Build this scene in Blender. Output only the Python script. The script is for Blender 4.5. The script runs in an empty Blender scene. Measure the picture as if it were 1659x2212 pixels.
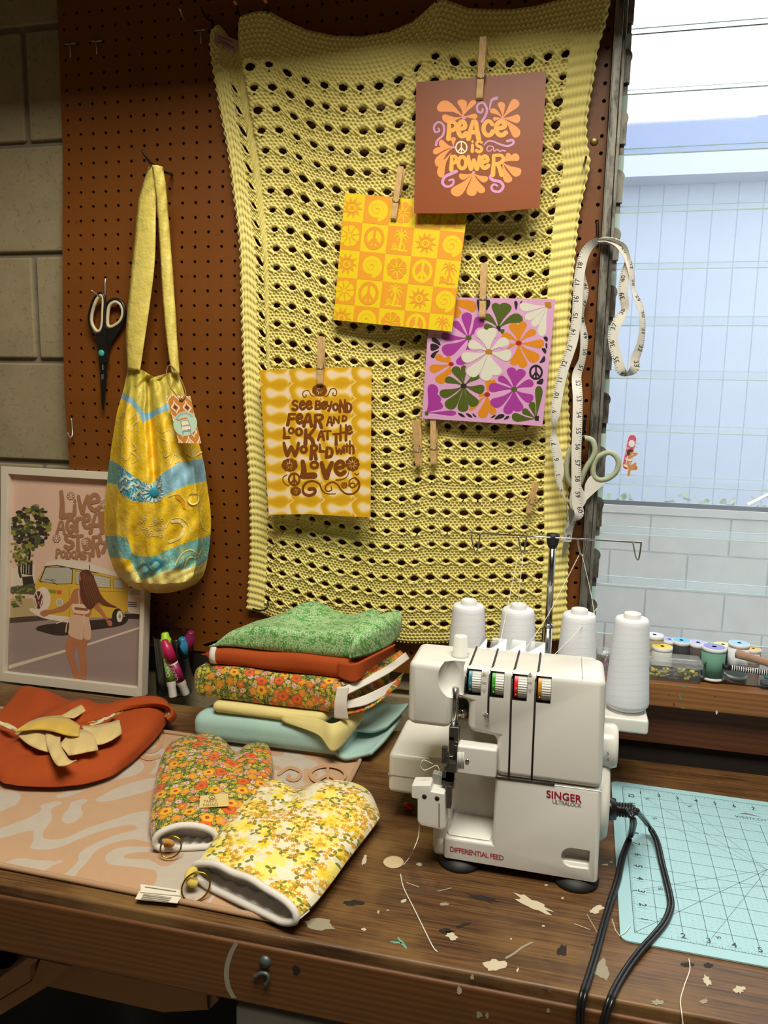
import bpy, bmesh, math, random
import numpy as np
from mathutils import Vector, Matrix
from mathutils.geometry import tessellate_polygon
SC = bpy.context.scene
COL = SC.collection
PI = math.pi
# ------------------------------------------------------------------ camera
FPX, PW, PH = 1674.655, 1659.0, 2212.0
CAM = np.array([0.91421, -1.31966, 1.47594])
YAW, PIT, ROL = -0.230355, -0.153565, 0.020327
_fw = np.array([math.sin(YAW)*math.cos(PIT), math.cos(YAW)*math.cos(PIT), math.sin(PIT)])
_r = np.cross(_fw, [0, 0, 1.0]); _r /= np.linalg.norm(_r)
_u = np.cross(_r, _fw)
_R = math.cos(ROL)*_r + math.sin(ROL)*_u
_U = -math.sin(ROL)*_r + math.cos(ROL)*_u
cd = bpy.data.cameras.new('camera'); cam = bpy.data.objects.new('camera', cd); COL.objects.link(cam)
cd.sensor_fit = 'VERTICAL'; cd.sensor_height = 36.0; cd.lens = 36.0*FPX/PH
cd.clip_start = 0.02; cd.clip_end = 200
M4 = Matrix.Identity(4)
for i in range(3):
    M4[i][0] = _R[i]; M4[i][1] = _U[i]; M4[i][2] = -_fw[i]; M4[i][3] = CAM[i]
cam.matrix_world = M4
SC.camera = cam
# ------------------------------------------------------------------ exposure, sky, lamp settings
SC.view_settings.view_transform = 'Standard'; SC.view_settings.look = 'None'
SC.view_settings.gamma = 1.0; SC.view_settings.use_curve_mapping = False
SC.view_settings.exposure = 0.0
wd = bpy.data.worlds.new('sky'); SC.world = wd; wd.use_nodes = True
_b = wd.node_tree.nodes['Background']
_b.inputs['Color'].default_value = (0.94, 0.975, 1.0, 1); _b.inputs['Strength'].default_value = 3.0
LAMP_W, LAMP_COL = 58.0, (1.0, 0.945, 0.80)
def area_lamp(name, loc, sx, sy, watts, col, rot=(0, 0, 0)):
    L = bpy.data.lights.new(name, 'AREA'); L.shape = 'RECTANGLE'; L.size = sx; L.size_y = sy
    L.energy = watts; L.color = col
    o = bpy.data.objects.new(name, L); COL.objects.link(o); o.location = loc; o.rotation_euler = rot
    return o
area_lamp('ceiling_tube_light', (0.95, -1.12, 2.80), 1.05, 0.66, LAMP_W, LAMP_COL)
# ------------------------------------------------------------------ measuring helpers (a photo point -> a point of the place, on a plane given in metres)
def ray(px, py): return _fw + (px-PW/2)/FPX*_R - (py-PH/2)/FPX*_U
def Yp(px, py, y=0.0):
    d = ray(px, py); return CAM + d*((y-CAM[1])/d[1])
def Zp(px, py, z=0.9):
    d = ray(px, py); return CAM + d*((z-CAM[2])/d[2])
def Xp(px, py, x):
    d = ray(px, py); return CAM + d*((x-CAM[0])/d[0])
class Plane:
    def __init__(s, a, b, c):
        s.a = np.array(a, float); n = np.cross(np.array(b)-s.a, np.array(c)-s.a); s.n = n/np.linalg.norm(n)
        if s.n @ (CAM-s.a) < 0: s.n = -s.n
    def __call__(s, px, py, off=0.0):
        d = ray(px, py); return CAM + d*(((s.a-CAM) @ s.n)/(d @ s.n)) + s.n*off
# ------------------------------------------------------------------ object helpers
OFF = {}
def setp(o, **k):
    for a, b in k.items():
        if b is not None: o[a] = b
    return o
def thing(name, label, cat, loc=(0, 0, 0), group=None):
    o = bpy.data.objects.new(name, None); COL.objects.link(o); o.empty_display_size = 0.02
    o.location = loc; OFF[o.name] = np.array(loc, float)
    return setp(o, label=label, category=cat, group=group)
def mesh(name, verts, faces, mats, parent=None, smooth=False, mi=None, uv=None, local=False, label=None, cat=None, group=None, kind=None):
    v = np.asarray(verts, float)
    off = OFF.get(parent.name, np.zeros(3)) if parent is not None else np.zeros(3)
    if not local: v = v - off
    me = bpy.data.meshes.new(name)
    if isinstance(faces, np.ndarray) and faces.ndim == 2:
        n, k = faces.shape
        me.vertices.add(len(v)); me.vertices.foreach_set('co', v.astype(np.float32).ravel())
        me.loops.add(n*k); me.loops.foreach_set('vertex_index', faces.astype(np.int32).ravel())
        me.polygons.add(n); me.polygons.foreach_set('loop_start', np.arange(0, n*k, k, dtype=np.int32))
        me.polygons.foreach_set('loop_total', np.full(n, k, np.int32)); me.update(calc_edges=True)
    else:
        me.from_pydata([tuple(x) for x in v], [], [tuple(int(i) for i in f) for f in faces])
    for m in (mats if isinstance(mats, (list, tuple)) else [mats]): me.materials.append(m)
    if mi is not None: me.polygons.foreach_set('material_index', np.asarray(mi, np.int32))
    if uv is not None:
        L = me.uv_layers.new(name='UVMap'); idx = np.zeros(len(me.loops), np.int32); me.loops.foreach_get('vertex_index', idx)
        L.data.foreach_set('uv', np.asarray(uv, np.float32)[idx].ravel())
    me.polygons.foreach_set('use_smooth', np.full(len(me.polygons), bool(smooth))); me.validate(); me.update()
    o = bpy.data.objects.new(name, me); COL.objects.link(o)
    if parent is not None: o.parent = parent; OFF[o.name] = off
    return setp(o, label=label, category=cat, group=group, kind=kind)
class G:
    """collects shapes into one mesh, each with a material slot"""
    def __init__(s): s.v = []; s.f = []; s.m = []; s.n = 0
    def add(s, v, f, mi=0):
        v = np.asarray(v, float).reshape(-1, 3); s.v.append(v)
        for q in f: s.f.append([int(i)+s.n for i in q]); s.m.append(mi)
        s.n += len(v); return s
    def box(s, a, b, mi=0, M=None):
        x0, y0, z0 = a; x1, y1, z1 = b
        v = np.array([(x0,y0,z0),(x1,y0,z0),(x1,y1,z0),(x0,y1,z0),(x0,y0,z1),(x1,y0,z1),(x1,y1,z1),(x0,y1,z1)], float)
        if M is not None: v = np.array([tuple(M @ Vector(p)) for p in v])
        return s.add(v, [(3,2,1,0),(4,5,6,7),(0,1,5,4),(1,2,6,5),(2,3,7,6),(3,0,4,7)], mi)
    def prism(s, poly, d, mi=0):
        """poly: 3D outline, d: extrusion vector"""
        p = np.asarray(poly, float); n = len(p); v = np.concatenate([p, p+np.asarray(d, float)])
        tri = tessellate_polygon([[Vector(q) for q in p]])
        f = [tuple(t) for t in tri] + [tuple(i+n for i in t[::-1]) for t in tri] + [(i, (i+1) % n, n+(i+1) % n, n+i) for i in range(n)]
        return s.add(v, f, mi)
    def tube(s, pts, r, n=8, closed=False, mi=0, cap=True, flat=None):
        v, f = tube(pts, r, n, closed, cap, flat); return s.add(v, f, mi)
    def lathe(s, prof, M=None, n=24, mi=0, cap=True):
        v, f = lathe(prof, n, cap)
        if M is not None: v = np.array([tuple(M @ Vector(p)) for p in v])
        return s.add(v, f, mi)
    def obj(s, name, mats, parent=None, smooth=False, bevel=0, seg=2, **k):
        o = mesh(name, np.concatenate(s.v), s.f, mats, parent, smooth, s.m, **k)
        fix_normals(o)
        if bevel: bev(o, bevel, seg)
        return o
def fix_normals(o):
    bm = bmesh.new(); bm.from_mesh(o.data); bmesh.ops.recalc_face_normals(bm, faces=bm.faces); bm.to_mesh(o.data); bm.free()
def bev(o, w, seg=2, ang=35):
    m = o.modifiers.new('bevel', 'BEVEL'); m.width = w; m.segments = seg; m.limit_method = 'ANGLE'; m.angle_limit = math.radians(ang)
    o.data.polygons.foreach_set('use_smooth', np.ones(len(o.data.polygons), bool))
    w2 = o.modifiers.new('wn', 'WEIGHTED_NORMAL'); w2.keep_sharp = True
def tube(pts, r, n=8, closed=False, cap=True, flat=None):
    p = np.asarray(pts, float); m = len(p); r = np.broadcast_to(np.asarray(r, float), (m,))
    t = np.roll(p, -1, 0)-np.roll(p, 1, 0) if closed else np.gradient(p, axis=0)
    t /= np.linalg.norm(t, axis=1)[:, None]+1e-12
    ref = np.array([0, 0, 1.0]) if abs(t[0][2]) < .9 else np.array([0, 1.0, 0])
    a = np.cross(t[0], ref); a /= np.linalg.norm(a); out = []
    for i in range(m):
        a = a-t[i]*(a @ t[i]); a /= np.linalg.norm(a)+1e-12; b = np.cross(t[i], a)
        for k in range(n):
            an = 2*PI*k/n
            out.append(p[i]+r[i]*(math.cos(an)*a+math.sin(an)*b))
    f = []
    for i in range(m if closed else m-1):
        j = (i+1) % m
        for k in range(n): f.append((i*n+k, i*n+(k+1) % n, j*n+(k+1) % n, j*n+k))
    if cap and not closed: f.append(tuple(range(n))[::-1]); f.append(tuple((m-1)*n+k for k in range(n)))
    return np.array(out), f
def lathe(prof, n=24, cap=True):
    v = []; f = []; m = len(prof)
    for (r, z) in prof:
        for k in range(n): v.append((r*math.cos(2*PI*k/n), r*math.sin(2*PI*k/n), z))
    for i in range(m-1):
        for k in range(n): f.append((i*n+k, i*n+(k+1) % n, (i+1)*n+(k+1) % n, (i+1)*n+k))
    if cap and prof[0][0] > 1e-6: f.append(tuple(range(n))[::-1])
    if cap and prof[-1][0] > 1e-6: f.append(tuple((m-1)*n+k for k in range(n)))
    return np.array(v), f
def cr(pts, n=8, closed=False):
    """Catmull-Rom through the points"""
    p = [np.asarray(q, float) for q in pts]; m = len(p); out = []
    for i in range(m if closed else m-1):
        if closed: a, b, c, d = p[i-1], p[i], p[(i+1) % m], p[(i+2) % m]
        else: a, b, c, d = p[max(i-1, 0)], p[i], p[i+1], p[min(i+2, m-1)]
        for k in range(n):
            t = k/n
            out.append(.5*(2*b+(c-a)*t+(2*a-5*b+4*c-d)*t*t+(3*b-a-3*c+d)*t**3))
    if not closed: out.append(p[-1])
    return np.array(out)
def grid(fn, nu, nv, u0=0., u1=1., v0=0., v1=1.):
    U, V = np.meshgrid(np.linspace(u0, u1, nu), np.linspace(v0, v1, nv))
    P = fn(U, V); P = np.stack(P, -1).reshape(-1, 3)
    i = np.arange(nu*nv).reshape(nv, nu)
    F = np.stack([i[:-1, :-1], i[:-1, 1:], i[1:, 1:], i[1:, :-1]], -1).reshape(-1, 4)
    return P, F, np.stack([U, V], -1).reshape(-1, 2)
def copy_tree(o, parent=None, M=None):
    c = o.copy(); COL.objects.link(c)
    if parent is not None: c.parent = parent
    if M is not None: c.matrix_world = M
    for ch in list(o.children): copy_tree(ch, c)
    return c
def frame_from(x, z, loc):
    """matrix with local x along x and local z near z"""
    x = Vector(x).normalized(); y = Vector(z).cross(x).normalized(); z = x.cross(y)
    M = Matrix.Identity(4)
    for i in range(3): M[i][0] = x[i]; M[i][1] = y[i]; M[i][2] = z[i]; M[i][3] = loc[i]
    return M
def smoothstep(a, b, x):
    t = np.clip((x-a)/(b-a), 0, 1); return t*t*(3-2*t)
# ------------------------------------------------------------------ materials
def srgb(h):
    if isinstance(h, str): c = [int(h[i:i+2], 16)/255 for i in (0, 2, 4)]
    else: c = [x/255 for x in h]
    return tuple(x/12.92 if x <= .04045 else ((x+.055)/1.055)**2.4 for x in c)
class N:
    def __init__(s, name):
        s.m = bpy.data.materials.new(name); s.m.use_nodes = True; s.t = s.m.node_tree; s.b = s.t.nodes['Principled BSDF']
    def put(s, i, v):
        if isinstance(v, bpy.types.NodeSocket): s.t.links.new(v, i)
        elif isinstance(v, (tuple, list)) and i.type == 'RGBA' and len(v) == 3: i.default_value = (*v, 1)
        else: i.default_value = v
    def n(s, t, out=0, ins=None, **k):
        x = s.t.nodes.new(t)
        for a, b in k.items(): setattr(x, a, b)
        for a, b in (ins or {}).items(): s.put(x.inputs[a], b)
        return x.outputs[out] if out is not None else x
    def math(s, op, a, b=0.0, c=0.0): return s.n('ShaderNodeMath', 0, {0: a, 1: b, 2: c}, operation=op)
    def uv(s): return s.n('ShaderNodeTexCoord', 'UV')
    def obj(s): return s.n('ShaderNodeTexCoord', 'Object')
    def map(s, v, sc=(1, 1, 1), loc=(0, 0, 0), rot=(0, 0, 0)): return s.n('ShaderNodeMapping', 0, {'Vector': v, 'Scale': sc, 'Location': loc, 'Rotation': rot})
    def noise(s, v, sc, det=3, rough=.5, dist=0., out='Fac'): return s.n('ShaderNodeTexNoise', out, {'Vector': v, 'Scale': sc, 'Detail': det, 'Roughness': rough, 'Distortion': dist})
    def vor(s, v, sc, out='Distance', rnd=1.0, dim='3D', feat='F1'): return s.n('ShaderNodeTexVoronoi', out, {'Vector': v, 'Scale': sc, 'Randomness': rnd}, voronoi_dimensions=dim, feature=feat)
    def wave(s, v, sc, dist=0., det=2, dsc=1., typ='BANDS', d='X'):
        return s.n('ShaderNodeTexWave', 'Fac', {'Vector': v, 'Scale': sc, 'Distortion': dist, 'Detail': det, 'Detail Scale': dsc}, wave_type=typ, **({'bands_direction': d} if typ == 'BANDS' else {}))
    def mix(s, f, a, b, mode='MIX'):
        x = s.t.nodes.new('ShaderNodeMix'); x.data_type = 'RGBA'; x.blend_type = mode
        s.put(x.inputs['Factor'], f); s.put(x.inputs['A'], a); s.put(x.inputs['B'], b); return x.outputs['Result']
    def ramp(s, f, stops, interp='LINEAR'):
        x = s.t.nodes.new('ShaderNodeValToRGB'); s.put(x.inputs[0], f); e = x.color_ramp.elements; x.color_ramp.interpolation = interp
        while len(e) < len(stops): e.new(.5)
        for q, (p, c) in zip(e, stops): q.position = p; q.color = (*c, 1) if len(c) == 3 else c
        return x.outputs[0]
    def step(s, f, a, b): return s.n('ShaderNodeMapRange', 0, {'Value': f, 'From Min': a, 'From Max': b}, interpolation_type='SMOOTHSTEP')
    def sep(s, v):
        x = s.n('ShaderNodeSeparateXYZ', None, {0: v}); return x.outputs
    def comb(s, x, y, z=0.): return s.n('ShaderNodeCombineXYZ', 0, {0: x, 1: y, 2: z})
    def bump(s, h, st=.3, dist=.001): s.t.links.new(s.n('ShaderNodeBump', 0, {'Height': h, 'Strength': st, 'Distance': dist}), s.b.inputs['Normal']); return s
    def out(s, col=None, rough=None, metal=None, **k):
        if col is not None: s.put(s.b.inputs['Base Color'], col)
        if rough is not None: s.put(s.b.inputs['Roughness'], rough)
        if metal is not None: s.put(s.b.inputs['Metallic'], metal)
        for a, b in k.items(): s.put(s.b.inputs[a.replace('_', ' ')], b)
        return s.m
_mc = {}
def plain(name, col, rough=.5, metal=0., var=.06, sc=60, bump=0., **k):
    """a procedural plain material: slight noise in tone"""
    if name in _mc: return _mc[name]
    a = N(name); c = srgb(col) if isinstance(col, str) else col
    f = a.noise(a.obj(), sc, 3)
    d = tuple(x*(1-var) for x in c); e = tuple(min(1, x*(1+var)) for x in c)
    if bump: a.bump(f, bump, .0006)
    _mc[name] = a.out(a.mix(f, d, e), rough, metal, **k); return _mc[name]
# ================================================================== the setting
def struct(o): o['kind'] = 'structure'; return o
# --- materials of the shell
def m_cmu(name, col, dark=.75):
    a = N(name); p = a.obj(); n1 = a.noise(p, 9, 6, .75); n2 = a.noise(p, 160, 3, .6)
    c = a.mix(n1, tuple(x*dark*.8 for x in col), tuple(min(1, x*1.3) for x in col)); c = a.mix(a.math('MULTIPLY', a.step(n2, .58, .68), .4), c, tuple(x*.3 for x in col))
    a.bump(a.math('ADD', n2, a.math('MULTIPLY', n1, .8)), -.6, .003); return a.out(c, .95)
M_CMU = m_cmu('concrete_block', srgb('948667')); M_MORT = m_cmu('mortar', srgb('7b7264'))
def m_wood(name, c1, c2, axis=(1, 1, 1), ring=26, rough=.6, dirt=.35, bump=.15):
    a = N(name); p = a.map(a.obj(), axis); w = a.noise(p, 3.0, 3, .6)
    d = a.wave(p, ring, 9.0, 4, .8, 'BANDS', 'Z'); fine = a.noise(a.map(p, (3, 90, 90)), 3, 2)
    f = a.math('ADD', a.math('MULTIPLY', d, .55), a.math('MULTIPLY', fine, .45))
    c = a.mix(f, c1, c2); c = a.mix(a.math('MULTIPLY', a.step(a.noise(a.obj(), 6, 4, .7), .5, .75), dirt), c, tuple(x*.25 for x in c1))
    a.bump(f, bump, .001); return a.out(c, rough)
M_BOARD_WOOD = m_wood('bench_wood', srgb('5f3a1e'), srgb('845a32'), (.35, 3, 3), 9, .5)
# --- back wall of concrete blocks with a window opening
OX0, OX1, OZ0, OZ1 = 0.968, 2.35, 0.975, 2.32
g = G()
def wallquad(x0, x1, z0, z1, y, mi=0): g.add([(x0, y, z0), (x1, y, z0), (x1, y, z1), (x0, y, z1)], [(0, 1, 2, 3)], mi)
X0, X1, ZT = -1.3, 3.2, 2.9
for (a, b, c, d) in ((X0, OX0, 0, ZT), (OX1, X1, 0, ZT), (OX0, OX1, 0, OZ0), (OX0, OX1, OZ1, ZT)):
    g.box((a, .024, c), (b, .20, d), 1)
def block(x0, x1, z0, z1):
    if x1-x0 > .02 and z1-z0 > .02: g.box((x0, .016, z0), (x1, .034, z1), 0)
course = -10
z = 2.118-11*.1985
k = 0
while z < ZT:
    x = -.096+(.2 if k % 2 else 0) - .4*4
    while x < X1:
        a, b, c, d = max(x+.005, X0), min(x+.395, X1), max(z+.005, 0.), min(z+.1935, ZT)
        if b > a:
            if d <= OZ0 or c >= OZ1 or b <= OX0 or a >= OX1: block(a, b, c, d)
            else:
                if a < OX0-.02: block(a, OX0-.004, c, d)
                if b > OX1+.02: block(OX1+.004, b, c, d)
                if c < OZ0-.02 and b > OX0: block(max(a, OX0), min(b, OX1), c, OZ0-.004)
                if d > OZ1+.02 and b > OX0: block(max(a, OX0), min(b, OX1), OZ1+.004, d)
        x += .4
    z += .1985; k += 1
wb = struct(g.obj('wall_back', [M_CMU, M_MORT], bevel=.004, seg=2))
# --- the rest of the garage, behind the camera
M_DRY = plain('painted_drywall', '8d8473', .9, sc=4); M_CONC = m_cmu('concrete_floor', srgb('77726a'))
M_CEIL = plain('ceiling_board', '958a78', .9, sc=5)
for n_, a, b, m in (('floor', (X0-.1, -3.4, -.1), (X1+.1, .2, 0), M_CONC), ('ceiling', (X0-.1, -3.4, 2.9), (X1+.1, .2, 3.0), M_CEIL),
                    ('wall_left', (X0-.1, -3.4, 0), (X0, .2, 2.9), M_DRY), ('wall_right', (X1, -3.4, 0), (X1+.1, .2, 2.9), M_DRY), ('wall_front', (X0, -3.4, 0), (X1, -3.3, 2.9), M_DRY)):
    struct(G().box(a, b).obj(n_, m))
# storage shelf above the pegboard: its edge shades the top of the board
M_SHELF = m_wood('shelf_plywood', srgb('7a5a38'), srgb('9a7448'))
sh = thing('wall_shelf', 'deep plywood shelf on brackets fixed above the pegboard', 'shelf', (.5, -.2, 2.2))
G().box((-1.28, -.36, 2.2), (2.6, -.002, 2.222)).obj('shelf_board', M_SHELF, sh)
for x in (-.6, .5, 1.7): G().prism([(x, -.004, 2.2), (x, -.3, 2.2), (x, -.004, 2.13)], (.03, 0, 0)).obj('bracket', M_SHELF, sh)
# ceiling lamp body round the tubes
M_LAMPW = plain('white_enamel', 'e9e4d8', .4)
lf = thing('ceiling_lamp', 'long fluorescent lamp hung from the ceiling over the bench', 'lamp', (.95, -1.12, 2.86))
G().box((.38, -1.46, 2.83), (1.52, -.78, 2.87)).obj('lamp_housing', M_LAMPW, lf, bevel=.004)
for x in (.5, 1.4): G().tube([(x, -1.12, 2.87), (x, -1.12, 2.9)], .006).obj('hanger', M_LAMPW, lf)
# --- pegboard: real holes one inch apart, warped where it cracked
IN = .0254
HZ = 2.0527
KR = np.array([-12, 0, 6, 12, 18, 23.5, 29, 35, 42.]); KV = np.array([.004, .005, .004, -.0076, -.0175, -.0216, -.0155, -.002, .0035])
def bow(x, z):
    return np.interp((HZ-np.asarray(z))/IN, KR, KV)*(1-smoothstep(.3, .75, np.asarray(x)))-.001
XL, XR, ZB = -.0125, .947, .984
def m_peg():
    a = N('brown_hardboard'); p = a.obj(); n1 = a.noise(p, 260, 2, .6); n2 = a.noise(p, 5, 4, .6); n3 = a.noise(p, 40, 4, .7)
    c = a.mix(n2, srgb('6c3907'), srgb('81490c')); c = a.mix(a.math('MULTIPLY', n1, .35), c, srgb('4f2a06'))
    c = a.mix(a.math('MULTIPLY', a.step(n3, .64, .74), .45), c, srgb('3a1c08'))
    a.bump(n1, .12, .0006); return a.out(c, .48)
M_PEG = m_peg()
V = []; F = []
def addv(x, z, y=0.): V.append((x, float(bow(x, z))+y, z)); return len(V)-1
vc = {}
def gv(x, z):
    k = (round(x, 5), round(z, 5))
    if k not in vc: vc[k] = addv(x, z)
    return vc[k]
zz0 = HZ+9.5*IN; R = .0031
for r in range(-9, 43):
    for c in range(0, 38):
        cx, cz = c*IN, HZ-r*IN
        x0, x1 = (XL if c == 0 else cx-IN/2), (XR if c == 37 else cx+IN/2)
        z0, z1 = cz-IN/2, cz+IN/2
        mx, mz = cx, cz
        ring = [gv(x1, mz), gv(x1, z1), gv(mx, z1), gv(x0, z1), gv(x0, mz), gv(x0, z0), gv(mx, z0), gv(x1, z0)]
        hole = [addv(cx+R*math.cos(i*PI/4), cz+R*math.sin(i*PI/4)) for i in range(8)]
        deep = [addv(cx+R*math.cos(i*PI/4), cz+R*math.sin(i*PI/4), .005) for i in range(8)]
        for i in range(8):
            j = (i+1) % 8; F.append((ring[i], hole[i], hole[j], ring[j])); F.append((hole[i], deep[i], deep[j], hole[j]))
n0 = len(V)
# edges and back
ez = [HZ+9.5*IN-i*IN/2 for i in range(105)]
for x in (XL, XR):
    ids = [(gv(x, z_), addv(x, z_, .005)) for z_ in [q for q in ez]]
    for a, b in zip(ids, ids[1:]): F.append((a[0], b[0], b[1], a[1]))
pb = thing('pegboard', 'brown hardboard pegboard screwed to the concrete block wall', 'pegboard', (.47, 0, ZB))
o = mesh('board', V, F, M_PEG, pb)
M_STEEL = plain('dull_steel', 'b5b3aa', .4, .8, .2, 200); M_DARKST = plain('dark_steel', '3a3733', .4, .9, .2, 150)
bp = Yp(1283.5, 305, -.002)
G().lathe([(0, -.0022), (.004, -.002), (.0062, 0), (.0062, .001)], Matrix.Translation(bp) @ Matrix.Rotation(-PI/2, 4, 'X')).obj('bolt_head', plain('brass_bolt', '9b8a52', .45, .7), pb, True)
# black batten behind the board's foot
tr = G().box((-.02, .0060, .93), (.30, .0118, .985)).obj('trim_4', plain('black_batten', '191410', .7)); struct(tr)
# --- window: aluminium jamb, glass louvres in clips
M_ALU = (lambda a: a.out(a.mix(a.step(a.noise(a.map(a.obj(), (1, 1, .25)), 60, 4, .7), .42, .66), srgb('8b8880'), srgb('4b4740')), .5, .75))(N('weathered_aluminium'))
def m_pane():
    a = N('dusty_glass'); t = a.t; gl = t.nodes.new('ShaderNodeBsdfTransparent'); gs = t.nodes.new('ShaderNodeBsdfGlossy'); df = t.nodes.new('ShaderNodeBsdfTranslucent'); 
    gl.inputs[0].default_value = (.93, .97, .97, 1); gs.inputs['Roughness'].default_value = .03; df.inputs[0].default_value = (.85, .92, .97, 1)
    fr = a.n('ShaderNodeFresnel', 0, {'IOR': 1.45}); m1 = t.nodes.new('ShaderNodeMixShader'); m2 = t.nodes.new('ShaderNodeMixShader')
    t.links.new(a.math('MULTIPLY', fr, .6), m1.inputs[0]); t.links.new(gl.outputs[0], m1.inputs[1]); t.links.new(gs.outputs[0], m1.inputs[2])
    dust = a.math('ADD', .16, a.math('MULTIPLY', a.noise(a.obj(), 12, 4, .6), .12))
    t.links.new(dust, m2.inputs[0]); t.links.new(m1.outputs[0], m2.inputs[1]); t.links.new(df.outputs[0], m2.inputs[2])
    t.links.new(m2.outputs[0], t.nodes['Material Output'].inputs[0]); return a.m
M_PANE = m_pane()
M_GEDGE = plain('green_glass_edge', 'bcd6d2', .15, sc=30)
win = thing('window_1', None, None, (1.6, 0, 1.0)); struct(win)
jl = G(); jl.box((.948, -.019, .975), (.9605, .02, 2.32)); jl.box((.9612, -.013, .975), (.9665, .02, 2.32)); jl.box((.9475, -.0215, .975), (.9497, -.015, 2.32)); jl.box((.9668, .012, .975), (.9745, .02, 2.32))
jl.box((2.33, -.019, .975), (2.352, .06, 2.32)); jl.box((.948, .0, 2.30), (2.352, .06, 2.325)); jl.box((.968, .012, .975), (2.352, .07, 1.000))
jl.box((.9675, .02, .975), (.9695, .07, 2.32))
struct(jl.obj('window_frame', M_ALU, win, bevel=.0008))
BZ = [2.1145, 2.0267, 1.9408, 1.8522, 1.7652, 1.6783, 1.5904, 1.5064, 1.4207, 1.3327, 1.2489, 1.1611, 1.074]
rnd = random.Random(4)
for i, zb in enumerate(BZ):
    # each blade: lower edge at zb in front, upper edge tucked behind the blade above
    y0, y1, zt = .021, .033, zb+.098
    g = G(); g.add([(.9715, y0, zb), (2.335, y0, zb), (2.335, y1, zt), (.9715, y1, zt)], [(0, 1, 2, 3)], 0)
    n = np.array([0, -.0055, 0.]); a = np.array([(.9715, y0, zb), (2.335, y0, zb), (2.335, y1, zt), (.9715, y1, zt)])
    g.box((.9715, y0-.001, zb-.0014), (2.335, y0+.001, zb), 1); g.box((.9715, y1-.0012, zt), (2.335, y1+.0012, zt+.0008), 1)
    struct(g.obj('louver_pane', [M_PANE, M_GEDGE], win))
    c = G(); c.box((.966, .006, zb+.012), (.9765, .0185, zb+.050)); c.lathe([(0, -.001), (.012, -.001), (.012, .001)], Matrix.Translation((.9665, .010, zb+.050)) @ Matrix.Rotation(PI/2, 4, 'X') @ Matrix.Translation((0, 0, 0)))
    struct(c.obj('pane_clip', M_ALU, win))
    c = G(); c.box((.967, .010, zb+.058), (.9755, .0185, zb+.083)); struct(c.obj('pane_clip', M_GEDGE, win))
# --- timbers under the window
M_SILL = m_wood('pine_sill', srgb('6d421c'), srgb('946231'), (.5, 3, 5), 6, .6); M_TIMB = m_wood('dark_timber', srgb('47250f'), srgb('5e3418'), (.5, 3, 4), 8, .65, .5)
sy = -.092
zt = float(Yp(1530, 1486, sy)[2]); zb_ = float(Yp(1530, 1539, sy)[2]); zl = float(Yp(1500, 1616, sy+.022)[2])
g = G(); g.box((.955, sy, zb_), (2.4, .012, zt))
def sdot(px, py, rx, ry, sd, mi):
    r2 = random.Random(sd); pts = [Yp(px+rx*math.cos(t_)*r2.uniform(.6, 1.2), py+ry*math.sin(t_)*r2.uniform(.6, 1.2), sy-.0004) for t_ in np.linspace(0, 2*PI, 11, False)]; g.add(pts, [tuple(t_) for t_ in tessellate_polygon([[Vector(q) for q in pts]])], mi)
for i, q in enumerate([(1471, 1510, 3, 3, 1), (1469, 1503, 1.6, 5, 1), (1478, 1484, 5, 2, 1), (1476, 1529, 4, 2, 1), (1456, 1522, 2.2, 4, 2), (1445, 1500, 1.5, 1.5, 2), (1548, 1539, 2.5, 5, 3), (1545, 1505, 2, 1.5, 2)]): sdot(*q[:4], i, q[4])
struct(g.obj('trim_1', [M_SILL, plain('sill_teal_paint', '4f8a74', .6), plain('sill_knot', '4d2010', .7), plain('sill_white_paint', 'c9c2b4', .6)], bevel=.003))
struct(G().box((.955, -.060, .868), (2.4, .012, zl-.0006)).obj('trim_3', plain('gap_shade_black', '1e140e', .8)))  # black strip added to stand for the shade in the recess under the timbers
struct(G().box((.955, sy+.022, zl), (2.4, .012, zb_-.0005)).obj('trim_2', M_TIMB, bevel=.002))
SILLZ = zt
# --- outside: garden block wall and the neighbour's metal-sided building
M_GW = m_cmu('pale_garden_block', srgb('a8a59d'), .85); M_GM = m_cmu('pale_mortar', srgb('a2a19c'), .9)
g = G(); g.box((-2, 3.005, -.2), (6, 3.2, .9), 1)
for k in range(6):
    z = .897-.04-.205*(k+1); x = -2-.2*(k % 2)+.19-.02
    while x < 6:
        g.box((x+.005, 3.0, z+.005), (x+.395, 3.03, z+.2), 0); x += .4
g.box((-2, 2.99, .86), (6, 3.21, .9), 0)
setp(g.obj('garden_wall', [M_GW, M_GM]), label='pale concrete block garden wall outside the window, below the siding', category='wall')
M_SIDE = plain('blue_white_siding', 'a6b0c4', .6, sc=3); M_EAVE = plain('grey_eave', '7f8db3', .6, sc=3); M_TRIM = plain('pale_trim_board', 'b4bbcd', .6)
hs = thing('neighbor_building', 'blue-white metal sided building with a flat eave outside the window', 'building', (1.5, 6.1, 0))
g = G(); g.box((-3, 6.02, -.2), (9, 6.3, 3.45))
for i in range(60): g.box((-3+i*.2, 6.014, -.2), (-3+i*.2+.194, 6.03, 3.45))
g.obj('siding', M_SIDE, hs, bevel=.004)
G().box((-3, 5.72, 3.44), (9, 6.4, 3.70)).obj('eave', M_EAVE, hs); G().box((-3, 5.70, 3.27), (9, 6.0, 3.435)).obj('fascia', M_TRIM, hs)
M_LEAF = plain('hedge_green', '7d9470', .8, var=.5, sc=60)
g = G(); rr = random.Random(2)
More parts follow.
